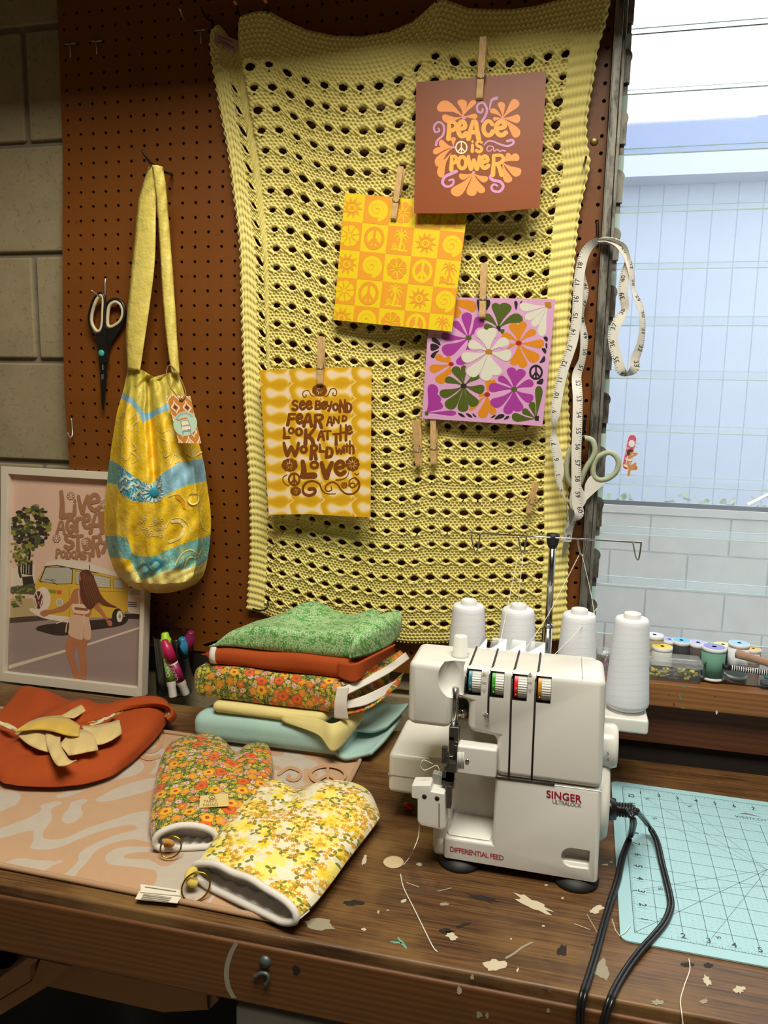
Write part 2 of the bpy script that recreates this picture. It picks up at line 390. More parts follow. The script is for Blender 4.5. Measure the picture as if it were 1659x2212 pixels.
for i in range(500):
    x = rr.uniform(-.5, 2.6); c = np.array([x, rr.uniform(3.3, 3.6), rr.uniform(.74, .925-.02*abs(x-1.0))])
    d = np.array([rr.uniform(-1, 1), rr.uniform(-1, 1), rr.uniform(-1, 1)])*.03; e = np.array([rr.uniform(-1, 1), rr.uniform(-1, 1), rr.uniform(-1, 1)])*.03
    g.add([c, c+d, c+d+e, c+e], [(0, 1, 2, 3)])
h = g.obj('hedge', M_LEAF); setp(h, label='low green hedge showing over the garden wall outside', category='plant', kind='stuff')
zg = [np.array([x, 3.26, .93+(.03 if i % 2 else -.03)]) for i, x in enumerate(np.arange(1.9, 4.5, .09))]
setp(G().tube(zg, .012, 4).obj('zigzag_trellis', plain('white_trellis', 'eceff2', .6)), label='white zigzag trellis strip above the garden wall outside', category='trellis')
struct(G().box((-20, .3, -.5), (20, 30, -.2)).obj('ground', M_CONC))
# ================================================================== workbench
def m_bench():
    a = N('worn_bench_top'); p = a.obj(); q = a.map(p, (1.2, 9, 9)); grain = a.noise(a.map(p, (4, 130, 40)), 3, 3, .6); big = a.noise(p, 4.5, 4, .6); rg = a.noise(a.map(p, (1.2, 14, 14)), 4, 4, .6)
    c = a.mix(a.step(a.math('ADD', a.math('MULTIPLY', grain, .6), a.math('MULTIPLY', rg, .4)), .34, .66), srgb('38210f'), srgb('714f2c'))
    c = a.mix(a.step(big, .46, .62), c, a.mix(.45, c, srgb('8a6a3c'))); st = a.step(a.noise(p, 17, 5, .7), .60, .74); c = a.mix(a.math('MULTIPLY', st, .55), c, srgb('2c1a10'))
    sp = a.step(a.noise(p, 70, 3, .6), .70, .76); c = a.mix(a.math('MULTIPLY', sp, .5), c, srgb('a58c62'))
    a.bump(grain, .25, .0012); return a.out(c, a.math('ADD', .38, a.math('MULTIPLY', big, .2)))
M_BTOP = m_bench()
M_BFRONT = m_wood('bench_apron_wood', srgb('52300f'), srgb('6e441d'), (.45, 3, 5), 8, .55, .4)
M_PAINT = plain('dried_white_paint', 'bdb198', .6); M_PAINTG = plain('dried_grey_paint', '8f8671', .6); M_PAINTD = plain('dark_burn_mark', '1d130c', .7); M_TEAL = plain('dried_teal_paint', '5f9c86', .6)
bench = thing('workbench', 'long worn wooden workbench with paint-splashed top along the block wall', 'workbench', (.8, -.35, 0))
YB, YF = -.082, -.615
g = G(); g.box((X0+.01, YF, .862), (3.1, YB, .9), 0)
def blob(px, py, rx, ry, seed, mi, rot=0., n=18, z=.9004):
    r2 = random.Random(seed); pts = []
    for i in range(n):
        t = 2*PI*i/n; k = 1+r2.uniform(-.35, .35); x, y = math.cos(t)*rx*k, math.sin(t)*ry*k
        pts.append(Zp(px+x*math.cos(rot)-y*math.sin(rot), py+x*math.sin(rot)+y*math.cos(rot), z))
    g.add(pts, [tuple(t) for t in tessellate_polygon([[Vector(q) for q in pts]])], mi)
for i, b in enumerate([(1068, 2085, 22, 12, 1), (1150, 1952, 42, 10, 1, .45), (1288, 1965, 14, 7, 1, -.3), (975, 2022, 13, 8, 1, .5), (872, 1946, 6, 4, 1), (786, 2007, 5, 3, 1), (787, 1858, 4, 12, 1, .3), (817, 1970, 2.5, 4, 1),
        (838, 1966, 3, 1.6, 1), (1174, 2000, 4, 2, 1), (1104, 2028, 2, 2, 1), (1118, 2095, 2, 5, 1, .3), (960, 1953, 9, 4, 2), (1300, 2095, 16, 22, 2), (1527, 2118, 7, 12, 1, -.5), (1597, 2137, 11, 8, 1), (1340, 1832, 8, 3, 1), (1320, 1862, 4, 2, 1),
        (690, 1998, 34, 12, 2, .1), (962, 2010, 17, 6, 3), (1000, 1998, 16, 3, 3, -.3), (1215, 2052, 12, 12, 3, .5), (1045, 1941, 30, 5, 3, .2), (760, 1950, 22, 6, 3), (1530, 2085, 9, 5, 3), (868, 2036, 16, 3, 4, .9), (857, 2036, 14, 2, 4, .1), (1420, 2165, 12, 6, 2), (1520, 2163, 9, 6, 2),
        (1215, 1940, 3, 2, 1), (1180, 1912, 3, 2, 1), (1308, 1868, 8, 2, 1), (1280, 2040, 3, 2, 3), (1485, 2083, 14, 4, 3), (620, 1990, 8, 3, 2), (1640, 2060, 20, 5, 3), (905, 1867, 6, 3, 1)]):
    blob(b[0], b[1], b[2], b[3], i, b[4], b[5] if len(b) > 5 else 0)
def scratch(pts, w, mi):
    p = [Zp(x, y, .9004) for x, y in pts]; L = []; Rr = []
    for i in range(len(p)):
        t = p[min(i+1, len(p)-1)]-p[max(i-1, 0)]; t /= np.linalg.norm(t); nn = np.array([-t[1], t[0], 0])*w/2; L.append(p[i]+nn); Rr.append(p[i]-nn)
    m = len(p); g.add(L+Rr, [(i, i+1, m+i+1, m+i) for i in range(m-1)], mi)
scratch([(1150, 2035), (1128, 2046), (1110, 2060), (1092, 2070)], .0025, 2); scratch([(1268, 1975), (1285, 2005), (1294, 2020)], .0012, 2); scratch([(878, 1906), (905, 1916)], .001, 1); scratch([(1322, 1985), (1330, 2010), (1340, 2023)], .001, 1)
scratch([(1240, 1995), (1275, 2008)], .001, 1); scratch([(945, 1925), (975, 1918)], .0015, 2); scratch([(1250, 1640), (1262, 1700)], .001, 2)
o = g.obj('bench_top', [M_BTOP, M_PAINT, M_PAINTG, M_PAINTD, M_TEAL], bench); bev(o, .004, 2, 60)
g = G(); g.box((X0+.01, YF-.003, .8135), (3.1, YF+.036, .886), 0)
def ablob(px, py, rx, ry, seed, mi):
    r2 = random.Random(seed); pts = []
    for i in range(14):
        t = 2*PI*i/14; k = 1+r2.uniform(-.3, .3); pts.append(Yp(px+math.cos(t)*rx*k, py+math.sin(t)*ry*k, YF-.0034))
    g.add(pts, [tuple(t) for t in tessellate_polygon([[Vector(q) for q in pts]])], mi)
for i, b in enumerate([(992, 2140, 5, 9, 1), (1020, 2110, 4, 6, 1), (1035, 2192, 6, 8, 2), (1052, 2194, 4, 7, 2), (1185, 2183, 4, 6, 2), (640, 2095, 8, 9, 3)]): ablob(*b[:4], i, b[4])
arc = cr([(512, 2034), (498, 2060), (489, 2095), (492, 2130), (505, 2156)], 5); L = [Yp(x-5, y, YF-.0034) for x, y in arc]+[Yp(x+6, y, YF-.0034) for x, y in arc[::-1]]
g.add(L, [tuple(t) for t in tessellate_polygon([[Vector(q) for q in L]])], 2)
o = g.obj('bench_apron', [M_BFRONT, M_PAINT, M_PAINTG, M_PAINTD], bench); bev(o, .003, 2, 60)
for x, y in ((-.9, -.56), (2.9, -.56), (-.9, -.14), (2.9, -.14)): G().box((x, y, 0), (x+.09, y+.06, .862)).obj('leg', M_BFRONT, bench, bevel=.003)
M_BOLT = plain('grey_bolt', '59635f', .5, .6)
bp = Yp(573, 2077, YF-.003); G().lathe([(0, .004), (.005, .0035), (.0068, 0), (.0068, -.002)], Matrix.Translation(bp) @ Matrix.Rotation(PI/2, 4, 'X')).obj('bolt_head', M_BOLT, bench, True)
pts = [Yp(x, y, YF-.006) for x, y in ((549, 2110), (556, 2106), (564, 2102), (574, 2103), (580, 2110), (578, 2120), (573, 2128))]
G().tube(cr(pts, 4), .0022, 6).obj('bent_nail', M_BOLT, bench, True)
# ================================================================== knitted blanket
def poly_fn(pts, y0):
    P = np.array([Yp(a, b, y0) for a, b in pts])[:, [0, 2]]
    d = np.concatenate([[0], np.cumsum(np.linalg.norm(np.diff(P, axis=0), axis=1))]); d /= d[-1]
    return lambda t: np.stack([np.interp(t, d, P[:, 0]), np.interp(t, d, P[:, 1])], -1)
BY = -.03
_left = cr([(444, 58), (441, 80), (445, 120), (456, 180), (470, 255), (486, 332), (500, 420), (515, 520), (520, 600), (525, 720), (528, 800), (531, 880), (535, 960), (538, 1050), (537, 1130), (534, 1210), (528, 1280), (525, 1322)], 5)
_right = cr([(1322, -25), (1311, 40), (1292, 105), (1284, 160), (1275, 210), (1268, 262), (1270, 305), (1275, 345), (1266, 392), (1253, 450), (1245, 520), (1238, 600), (1232, 680), (1230, 760), (1228, 860), (1232, 950), (1228, 1050), (1230, 1150), (1228, 1220), (1224, 1300), (1229, 1388)], 5)
_top = [(444, 58), (452, 44), (461, 41), (475, 56), (490, 78), (503, 95), (510, 60), (513, 34), (530, 29), (548, 25), (583, 24), (610, 38), (660, 60), (720, 74), (780, 78), (840, 70), (890, 48), (920, 22), (943, 2), (960, -2), (985, 5), (1010, 15), (1060, 19), (1110, 20), (1160, 14), (1200, 3), (1240, -6), (1290, -18), (1322, -25)]
_bot = cr([(525, 1322), (600, 1346), (700, 1370), (780, 1384), (860, 1392), (940, 1394), (1040, 1394), (1140, 1393), (1229, 1388)], 5)
fL, fR, fT, fB = poly_fn(_left, BY), poly_fn(_right, BY), poly_fn(_top, BY), poly_fn(_bot, BY)
# spread the top edge by its own marks so that stitches stay even
_tp = np.array([Yp(a, b, BY) for a, b in _top])[:, [0, 2]]
_ts = np.interp(np.array([p[0] for p in _top]), [440, 512, 1322], [0, .095, 1.0]); _ts[0] = 0; _ts[5] = .088; _ts[6] = .0905; _ts[7] = .0945
_ts = np.maximum.accumulate(_ts+np.arange(len(_ts))*1e-5); _ts /= _ts[-1]
def fT(s): return np.stack([np.interp(s, _ts, _tp[:, 0]), np.interp(s, _ts, _tp[:, 1])], -1)
NC, NRW = 19, 31
S0, S1, T0, T1 = .070, .917, .078, .966
def blanket_xz(S, T):
    l, r, t, b = fL(T), fR(T), fT(S), fB(S); s_, t_ = S[..., None], T[..., None]
    P00, P10, P01, P11 = fT(np.array(0.)), fT(np.array(1.)), fB(np.array(0.)), fB(np.array(1.))
    k = np.clip(1-t_*1.6, 0, 1)*.0
    return (1-s_)*l+s_*r+(1-t_)*t+t_*b-((1-s_)*(1-t_)*P00+s_*(1-t_)*P10+(1-s_)*t_*P01+s_*t_*P11)
def row_of(T):
    u = (T-T0)/(T1-T0)
    return (u+.10*u*(1-u)*-1.0)*(NRW-1)
def base_y(S, T, X, Z):
    y = bow(X, Z)-.015
    fold = smoothstep(.085, .105, S)*(1-smoothstep(.0, .30, T))
    y = y-.016*fold+.004*np.exp(-((S-.088)/.012)**2)*(1-smoothstep(.1, .35, T))
    rip = np.sin(S*NC*2*PI*.5+1.5*T)*.5+np.sin(S*41+3*T)*.5
    y = y-.0035*rip*smoothstep(.35, .9, T)-.003*np.sin(S*17+T*5)
    # gathers under the hooks
    for sx in (.155, .5735): y = y-.004*np.exp(-((S-sx)/.02)**2)*np.exp(-T*14)
    return y
def knit(S, T):
    XZ = blanket_xz(S, T); X, Z = XZ[..., 0], XZ[..., 1]
    a = (S-S0)/(S1-S0)*(NC-1); b = row_of(T)
    ci, ri = np.round(a), np.round(b); rs = np.abs(np.sin(ci*12.9898+ri*78.233)*43758.5453) % 1; rs2 = np.abs(np.sin(ci*39.3+ri*11.1)*24634.6345) % 1
    da = a-ci-(rs2-.5)*.10; db = b-ri-(rs-.5)*.06
    st = a*4; fb = b-np.floor(b)
    body = (S > S0-.012) & (S < S1+.010) & (T > T0-.015) & (T < T1+.010)
    # garter ridges
    q = (fb-.16)/.68*4
    gar = .5+.5*np.cos(2*PI*(q+.24*np.cos(2*PI*st+PI*np.round(q))))
    gar = gar*(.70+.30*np.cos(2*PI*st+PI*np.round(q)))
    # slanted strands in the hole rows
    strand = .5+.5*np.cos(2*PI*(st*1.0-(fb-np.round(fb))*5.2))
    inrow = 1-smoothstep(.13, .22, np.abs(fb-np.round(fb)))
    h = gar*(1-inrow)+(.25+.6*strand)*inrow
    hs = .86+.36*rs
    e = (np.abs(da)/(.245*hs))**1.5+(np.abs(db)/(.165*hs))**1.5
    e2 = (np.abs(a-ci)/.085)**1.5+(np.abs(b-ri-.30)/.05)**1.5
    e3 = (np.abs(a-ci)/.07)**1.5+(np.abs(b-ri-.50)/.04)**1.5
    lat = (ci >= 0) & (ci <= NC-1) & (ri >= 0) & (ri <= NRW-1) & body
    hole = lat & ((e < 1) | (e2 < 1) | (e3 < .8))
    h = np.where(lat, h-.9*np.exp(-np.clip(e-1, 0, 9)*3.4)+.55*np.exp(-((e-2.1)/.7)**2), h)
    # garter border: top, bottom and the ribbed side bands
    qb = b*4.6
    bg = (.5+.5*np.cos(2*PI*(qb+.24*np.cos(2*PI*st+PI*np.round(qb)))))*(.7+.3*np.cos(2*PI*st+PI*np.round(qb)))
    sb = b*2.25; rib = np.abs(np.cos(PI*sb)); vst = .5+.5*np.cos(2*PI*(st*1.15))
    side = .55*vst*(1-.6*rib)+.72*rib**1.6*(.85+.15*np.cos(2*PI*st*1.15))
    isside = ~((S > S0-.012) & (S < S1+.010))
    tight = isside & (np.abs((st*1.15) % 1-.5) < .13) & (np.abs(sb % 1-.02) < .12) & (rs > -1)
    h = np.where(body, h, np.where(isside & (T > T0-.02), side, bg))
    y = base_y(S, T, X, Z)-.0046*h
    edge = np.minimum(np.minimum(S, 1-S)/.012, np.minimum(T/.008, (1-T)/.008)); y = y+.004*(1-np.clip(edge, 0, 1))**2
    X = X-np.where(S < .5, 1, -1)*.0011*np.exp(-np.minimum(S, 1-S)/.01)*np.cos(2*PI*sb)
    return X, y, Z, hole
nu, nv = 500, 880
U, Vv = np.meshgrid(np.linspace(0, 1, nu), np.linspace(0, 1, nv))
X, Y_, Z_, hole = knit(U, Vv)
P = np.stack([X, Y_, Z_], -1).reshape(-1, 3); ii = np.arange(nu*nv).reshape(nv, nu)
hq = hole[:-1, :-1] & hole[1:, 1:] | hole[1:, :-1] & hole[:-1, 1:]
F = np.stack([ii[:-1, :-1], ii[1:, :-1], ii[1:, 1:], ii[:-1, 1:]], -1)[~hq]
used = np.zeros(len(P), bool); used[F.ravel()] = True; rm = np.cumsum(used)-1
def m_yarn():
    a = N('yellow_cotton_yarn'); p = a.obj(); n1 = a.noise(a.map(p, (1, 1, .4)), 900, 2, .6); n2 = a.noise(p, 9, 3)
    c = a.mix(n2, srgb('e4d67c'), srgb('eee292')); c = a.mix(a.math('MULTIPLY', n1, .3), c, srgb('a9923f'))
    a.bump(n1, .35, .0006); return a.out(c, .95, Sheen_Weight=.25)
M_YARN = m_yarn()
bl = thing('knit_blanket', 'pale yellow open-work knitted blanket hung by hooks over the pegboard', 'blanket', (.6, -.02, 1.0))
mesh('knitted_panel', P[used], rm[F], M_YARN, bl, True)
M_LABEL = plain('pink_woven_label', 'a98a80', .8); M_INK = plain('brown_ink', '5b3a30', .8); M_BLACK = plain('black_print', '17151a', .6)
# ================================================================== flat artwork toolkit
class Art:
    """flat printed shapes on a sheet; coordinates in photo pixels through a crop's scale and origin, laid on the sheet's own plane"""
    def __init__(s, plane, scale=1., ox=0., oy=0., step=.00012, base=.0004, clip=None):
        s.p, s.k, s.ox, s.oy, s.st, s.base, s.clip = plane, scale, ox, oy, step, base, clip; s.g = G(); s.c = 0
    def pt(s, x, y, L=1): return s.p(s.ox+x/s.k, s.oy+y/s.k, s.base+s.st*L)
    def poly(s, pts, mi, L=1):
        if s.clip: pts = s.clip(pts)
        if len(pts) < 3: return
        q = [Vector((float(a), float(b), 0)) for a, b in pts]; s.c += 1; L = L+(s.c % 45)*.02
        s.g.add([s.pt(a, b, L) for a, b in pts], [tuple(t) for t in tessellate_polygon([q])], mi)
    def ell(s, x, y, rx, ry, mi, L=1, rot=0., n=20):
        c, d = math.cos(rot), math.sin(rot)
        s.poly([(x+rx*math.cos(t)*c-ry*math.sin(t)*d, y+rx*math.cos(t)*d+ry*math.sin(t)*c) for t in np.linspace(0, 2*PI, n, False)], mi, L)
    def stroke(s, pts, w, mi, L=1, w1=None, smooth=True, closed=False, cap=True):
        p = cr(pts, 6, closed) if smooth and len(pts) > 2 else np.array(pts, float)
        m = len(p); w1 = w if w1 is None else w1; ws = np.linspace(w, w1, m)/2
        t = np.roll(p, -1, 0)-np.roll(p, 1, 0) if closed else np.gradient(p, axis=0)
        t /= np.linalg.norm(t, axis=1)[:, None]+1e-9; nn = np.stack([-t[:, 1], t[:, 0]], 1)
        A, B = p+nn*ws[:, None], p-nn*ws[:, None]
        for i in range(m if closed else m-1):
            j = (i+1) % m; s.poly([A[i], A[j], B[j], B[i]], mi, L)
        if cap and not closed:
            for q, r in ((p[0], ws[0]), (p[-1], ws[-1])): s.ell(q[0], q[1], r, r, mi, L, n=10)
    def petal(s, x0, y0, x1, y1, w, mi, L=1, bend=0.):
        d = np.array([x1-x0, y1-y0], float); l = np.linalg.norm(d); d /= l; n = np.array([-d[1], d[0]]); o = np.array([x0, y0])
        prof = [(0, .03), (.2, .10), (.4, .22), (.6, .38), (.75, .48), (.86, .49), (.94, .38), (.985, .2)]
        mid = lambda t: o+d*l*t+n*bend*l*math.sin(PI*t)
        s.poly([mid(t)+n*w*k for t, k in prof]+[mid(1.0)]+[mid(t)-n*w*k for t, k in prof[::-1]], mi, L)
    def flower(s, x, y, r, n, mi, L=1, rot=0., wid=.62, cmi=None, cr_=.17, asp=1.):
        for k in range(n):
            a = rot+2*PI*k/n; s.petal(x+math.cos(a)*r*.14, y+math.sin(a)*r*.14*asp, x+math.cos(a)*r, y+math.sin(a)*r*asp, r*wid, mi, L)
        if cmi is not None: s.ell(x, y, r*cr_, r*cr_*asp, cmi, L)
    def spiral(s, x, y, r, turns, w, mi, L=1, rot=0., dirn=1, w1=None):
        s.stroke([(x+r*(1-t*.88)*math.cos(rot+dirn*2*PI*turns*t), y+r*(1-t*.88)*math.sin(rot+dirn*2*PI*turns*t)) for t in np.linspace(0, 1, int(10*turns))], w, mi, L, w1)
    def peace(s, x, y, rx, ry, w, mi, L=1):
        s.stroke([(x+rx*math.cos(t), y+ry*math.sin(t)) for t in np.linspace(0, 2*PI, 24, False)], w, mi, L, smooth=False, closed=True)
        for a in (-90, 90, 48, 132): s.stroke([(x, y), (x+rx*math.cos(math.radians(a)), y+ry*math.sin(math.radians(a)))], w*.85, mi, L, smooth=False, cap=False)
    def glyph(s, ch, x0, y0, x1, y1, w, mi, L=1):
        for st in GLY[ch]:
            cl = st[0] == 'c'; q = st[1:] if cl else st
            pts = [(x0+(x1-x0)*(.5+(a-.5)*.86), y0+(y1-y0)*(.5+(b-.5)*.86)) for a, b in q]
            f0 = .82+.42*(q[0][1] if not cl else .5); f1 = .82+.42*(q[-1][1] if not cl else .5)
            s.stroke(pts, w*f0, mi, L, w*f1, closed=cl)
    def words(s, L_, w, mi, L=1):
        for q in L_: s.glyph(q[0], q[1], q[2], q[3], q[4], q[5] if len(q) > 5 else w, mi, L)
    def text(s, txt, x, y, size, mi, L=1, ux=(1, 0), uy=(0, -1), align='LEFT', sp=1., off=0.):
        """plain built-in type; ux, uy: text axes in this art's coordinates"""
        v, f = typeset(txt, align, sp, off)
        P = [s.pt(x+size*(a*ux[0]+b*uy[0]), y+size*(a*ux[1]+b*uy[1]), L) for a, b in v]; s.g.add(P, f, mi)
    def sheet(s, name, corners, mats, parent, th=.0004, nmi=0, **k):
        """the paper itself, cut to the corner outline, with the artwork"""
        q = [s.pt(a, b, 0) for a, b in corners]; s.g.prism(q, -s.p.n*th, nmi)
        return s.g.obj2(name, mats, parent, **k)
def _obj2(self, name, mats, parent=None, smooth=False, **k): return mesh(name, np.concatenate(self.v), self.f, mats, parent, smooth, self.m, **k)
G.obj2 = _obj2
_tc = {}
def typeset(txt, align='LEFT', sp=1., off=0.):
    key = (txt, align, sp, off)
    if key not in _tc:
        c = bpy.data.curves.new('t', 'FONT'); c.body = txt; c.size = 1; c.align_x = align; c.space_character = sp; c.offset = off; c.resolution_u = 3
        o = bpy.data.objects.new('t', c); COL.objects.link(o); dg = bpy.context.evaluated_depsgraph_get(); e = o.evaluated_get(dg); me = e.to_mesh()
        _tc[key] = ([(v.co.x, v.co.y) for v in me.vertices], [tuple(p.vertices) for p in me.polygons]); e.to_mesh_clear()
        bpy.data.objects.remove(o); bpy.data.curves.remove(c)
    return _tc[key]
_o = [(.5+.42*math.cos(t), .5+.42*math.sin(t)) for t in np.linspace(0, 2*PI, 12, False)]
GLY = {'P': [[(.2,1),(.25,.5),(.25,.06)], [(.25,.06),(.7,.05),(.92,.25),(.7,.48),(.3,.52)]],
 'e': [[(.12,.52),(.82,.42),(.75,.12),(.45,.05),(.12,.3),(.1,.65),(.35,.95),(.7,.95),(.95,.8)]],
 'A': [[(.06,1),(.25,.5),(.45,.02)], [(.45,.02),(.7,.05),(.8,.5),(.95,1)], [(.25,.64),(.82,.62)]],
 'C': [[(.92,.25),(.7,.05),(.35,.08),(.1,.4),(.15,.75),(.45,.97),(.8,.9),(.95,.72)]],
 'G': [[(.92,.25),(.7,.05),(.35,.08),(.1,.4),(.15,.75),(.45,.97),(.8,.9),(.9,.6)], [(.9,.58),(.55,.58)]],
 'i': [[(.5,.38),(.45,1)], [(.5,.03),(.5,.10)]],
 'S': [[(.9,.15),(.5,.03),(.12,.2),(.3,.45),(.75,.55),(.9,.78),(.5,.97),(.1,.85)]], 'o': [['c']+_o],
 'W': [[(.03,.02),(.12,.5),(.25,.95)], [(.25,.95),(.4,.55),(.5,.3)], [(.5,.3),(.62,.6),(.75,.95)], [(.75,.95),(.9,.5),(.97,.02)]],
 'R': [[(.2,1),(.25,.5),(.25,.06)], [(.25,.06),(.75,.05),(.92,.22),(.7,.42),(.3,.48)], [(.5,.46),(.68,.7),(.8,1)]],
 'B': [[(.2,.03),(.18,.97)], [(.2,.05),(.8,.1),(.75,.4),(.25,.48)], [(.25,.48),(.9,.55),(.85,.9),(.18,.95)]],
 'Y': [[(.05,.03),(.25,.45),(.6,.5)], [(.92,.03),(.7,.6),(.4,1)]],
 'N': [[(.1,1),(.16,.03)], [(.16,.1),(.5,.5),(.82,.9)], [(.82,.98),(.9,0)]],
 'D': [[(.22,.03),(.15,.97)], [(.22,.05),(.75,.15),(.92,.5),(.7,.88),(.15,.95)]],
 'F': [[(.25,.03),(.2,.5),(.08,1)], [(.25,.06),(.9,.05)], [(.22,.48),(.75,.45)]],
 'L': [[(.12,.02),(.2,.5),(.15,.93)], [(.15,.93),(.9,.9)]],
 'K': [[(.15,.02),(.12,1)], [(.9,.02),(.55,.35),(.2,.55)], [(.35,.5),(.72,.7),(.85,1)]],
 'T': [[(.03,.1),(.97,.08)], [(.5,.1),(.52,1)]], 'H': [[(.15,.02),(.12,1)], [(.85,0),(.85,1)], [(.15,.52),(.85,.48)]],
 'V': [[(.05,.03),(.25,.6),(.45,.97)], [(.45,.97),(.65,.5),(.92,.02)]], 'r': [[(.2,.1),(.22,1)], [(.22,.4),(.5,.08),(.9,.12)]],
 't': [[(.45,0),(.45,.98)], [(.1,.3),(.9,.28)]], 'h': [[(.2,0),(.18,1)], [(.18,.55),(.55,.35),(.85,.6),(.85,1)]]}
def clip_poly(poly, quadmap=None):
    def go(pts):
        for ax, lim, sg in ((0, 0., 1), (0, 1., -1), (1, 0., 1), (1, 1., -1)):
            o = []
            for i in range(len(pts)):
                a, b = pts[i-1], pts[i]; fa, fb = sg*(a[ax]-lim), sg*(b[ax]-lim)
                if (fa >= 0) != (fb >= 0):
                    t = fa/(fa-fb); o.append((a[0]+(b[0]-a[0])*t, a[1]+(b[1]-a[1])*t))
                if fb >= 0: o.append(tuple(b))
            pts = o
            if len(pts) < 3: return []
        return pts
    return go([tuple(p) for p in poly])
def paper(name, col, rough=.5, **k): return plain(name, col, rough, var=.03, sc=400, **k)
def quad_plane(c, yt, yb):
    """sheet plane through two top corners at depth yt and the lower left corner at depth yb"""
    return Plane(Yp(*c[0], yt), Yp(*c[1], yt), Yp(*c[3], yb))
# ------------------------------------------------------------------ brown print
C1 = [(899.4, 177.5), (1180.2, 153.5), (1165.8, 449.4), (894.4, 460.8)]
pl = quad_plane(C1, -.046, -.062); a = Art(pl, 4.366, 860, 60)
MB = [paper('brown_card', '87441a', .36, Specular_IOR_Level=.3), paper('orange_ink', 'f0913c', .45), paper('amber_ink', 'eda32e', .45), paper('mauve_ink', 'c98ab8', .45), paper('cream_ink', 'f0dfae', .45)]
for cx, cy, ps in ((610, 840, [(372,735,118,.12),(592,678,88,.1),(728,688,54,-.05),(748,835,50,0),(415,848,78,-.1)]), (985, 852, [(872,775,54,.08),(965,700,68,.06),(1128,685,88,0),(1152,858,82,.03),(1135,1028,90,-.05),(895,862,38,0)]),
        (520, 1128, [(522,1032,48,0),(388,1075,66,-.08),(330,1178,62,.06),(362,1305,80,.1)]), (505, 1180, [(395,1412,76,.1)]), (985, 1272, [(1052,1185,50,.05),(1142,1215,74,-.05),(1155,1380,92,.05),(1052,1460,82,.05)]), (710, 1368, [(575,1405,62,-.1),(512,1575,106,-.06),(690,1588,98,0),(805,1558,74,.06),(846,1436,66,.1)])):
    for x, y, w, b in ps: a.petal(cx, cy, x, y, w, 1, 1, b)
for x, y, r in ((622, 852, 20), (985, 857, 16), (522, 1130, 16), (985, 1275, 14), (712, 1365, 16)): a.ell(x, y, r, r*.7, 3, 2)
for pts, w, w1 in (([(790,885),(822,835),(838,770),(800,708),(748,735),(752,790),(790,800),(798,770)],24,20), ([(865,772),(872,715),(890,680),(928,665)],14,34), ([(358,1108),(372,1065),(425,1010),(432,930),(385,890),(340,930),(350,985),(390,975),(380,950)],24,16),
        ([(812,1105),(850,1070),(900,1075),(960,1100),(1030,1118),(1085,1095),(1080,1062),(1030,1070)],14,26), ([(1012,1165),(985,1158),(960,1168),(935,1150),(905,1165),(895,1125),(850,1120),(838,1155),(865,1165),(885,1148)],14,10),
        ([(548,1355),(500,1378),(440,1410),(420,1465),(460,1500),(515,1480),(520,1435),(482,1440)],34,18), ([(890,1382),(872,1415),(900,1440),(965,1455),(992,1500),(955,1545),(900,1540),(880,1505),(905,1478),(935,1492)],34,18)): a.stroke(pts, w, 3, 2, w1)
a.words([('P',448,872,565,1062),('e',553,868,652,1040),('A',648,868,775,1062),('C',790,868,905,1032),('e',908,868,1030,1030)], 40, 2, 3)
a.words([('i',682,1060,722,1175),('S',728,1060,800,1185)], 28, 2, 3)
a.words([('P',482,1198,562,1350),('o',555,1200,655,1350),('W',650,1200,780,1350),('e',770,1200,862,1335),('R',855,1180,1015,1405)], 36, 2, 3)
a.peace(597, 1131, 52, 56, 13, 4, 3)
pr_ = thing('art_print', 'square brown card print with orange petals and a peace slogan, highest print on the blanket', 'print', pl(1040, 178), 'prints pegged to the blanket')
a.sheet('card', [(172,513),(420,497),(700,474),(1000,446),(1398,408),(1366,1050),(1335,1700),(900,1738),(500,1752),(150,1750),(162,1100)], MB, pr_)
# ------------------------------------------------------------------ yellow checker print
C2 = [(745.6, 416.5), (1011.8, 441.9), (976, 716.6), (720.2, 690.9)]
pl = quad_plane(C2, -.044, -.052)
class UVArt(Art):
    def pt(s, u, v, L=1):
        c = C2; x = (1-v)*((1-u)*c[0][0]+u*c[1][0])+v*((1-u)*c[3][0]+u*c[2][0]); y = (1-v)*((1-u)*c[0][1]+u*c[1][1])+v*((1-u)*c[3][1]+u*c[2][1])
        return s.p(x, y, s.base+s.st*L)
a = UVArt(pl, clip=clip_poly)
MY = [paper('bright_yellow_card', 'e6c806', .45), paper('marigold_ink', 'e49a20', .45)]
ub = [-.047, .165, .377, .589, .80, 1.012]; vb = [0, .221, .4435, .662, .871, 1.085]
def palm(cx, cy, r, m):
    a.stroke([(cx+.05*r, cy-.45*r), (cx+.12*r, cy), (cx+.02*r, cy+.7*r)], .16*r, m, 2, .24*r)
    for ex, ey in ((-.6,-.35),(-.5,-.75),(.0,-.95),(.5,-.75),(.75,-.3),(.55,.0),(-.3,-.05)): a.stroke([(cx+.05*r, cy-.48*r), (cx+(.05+ex*.6)*r, cy+(ey*.75-.25)*r), (cx+(ex+.05)*r, cy+(ey+.12)*r)], .15*r, m, 2, .05*r)
    a.spiral(cx-.42*r, cy+.45*r, .26*r, 1.6, .09*r, m, 2); a.stroke([(cx-.65*r, cy+.82*r), (cx-.3*r, cy+.72*r), (cx, cy+.8*r)], .14*r, m, 2)
    a.stroke([(cx+.25*r, cy+.2*r), (cx+.45*r, cy+.5*r), (cx+.35*r, cy+.8*r)], .09*r, m, 2); a.stroke([(cx+.05*r, cy+.82*r), (cx+.7*r, cy+.8*r)], .16*r, m, 2)
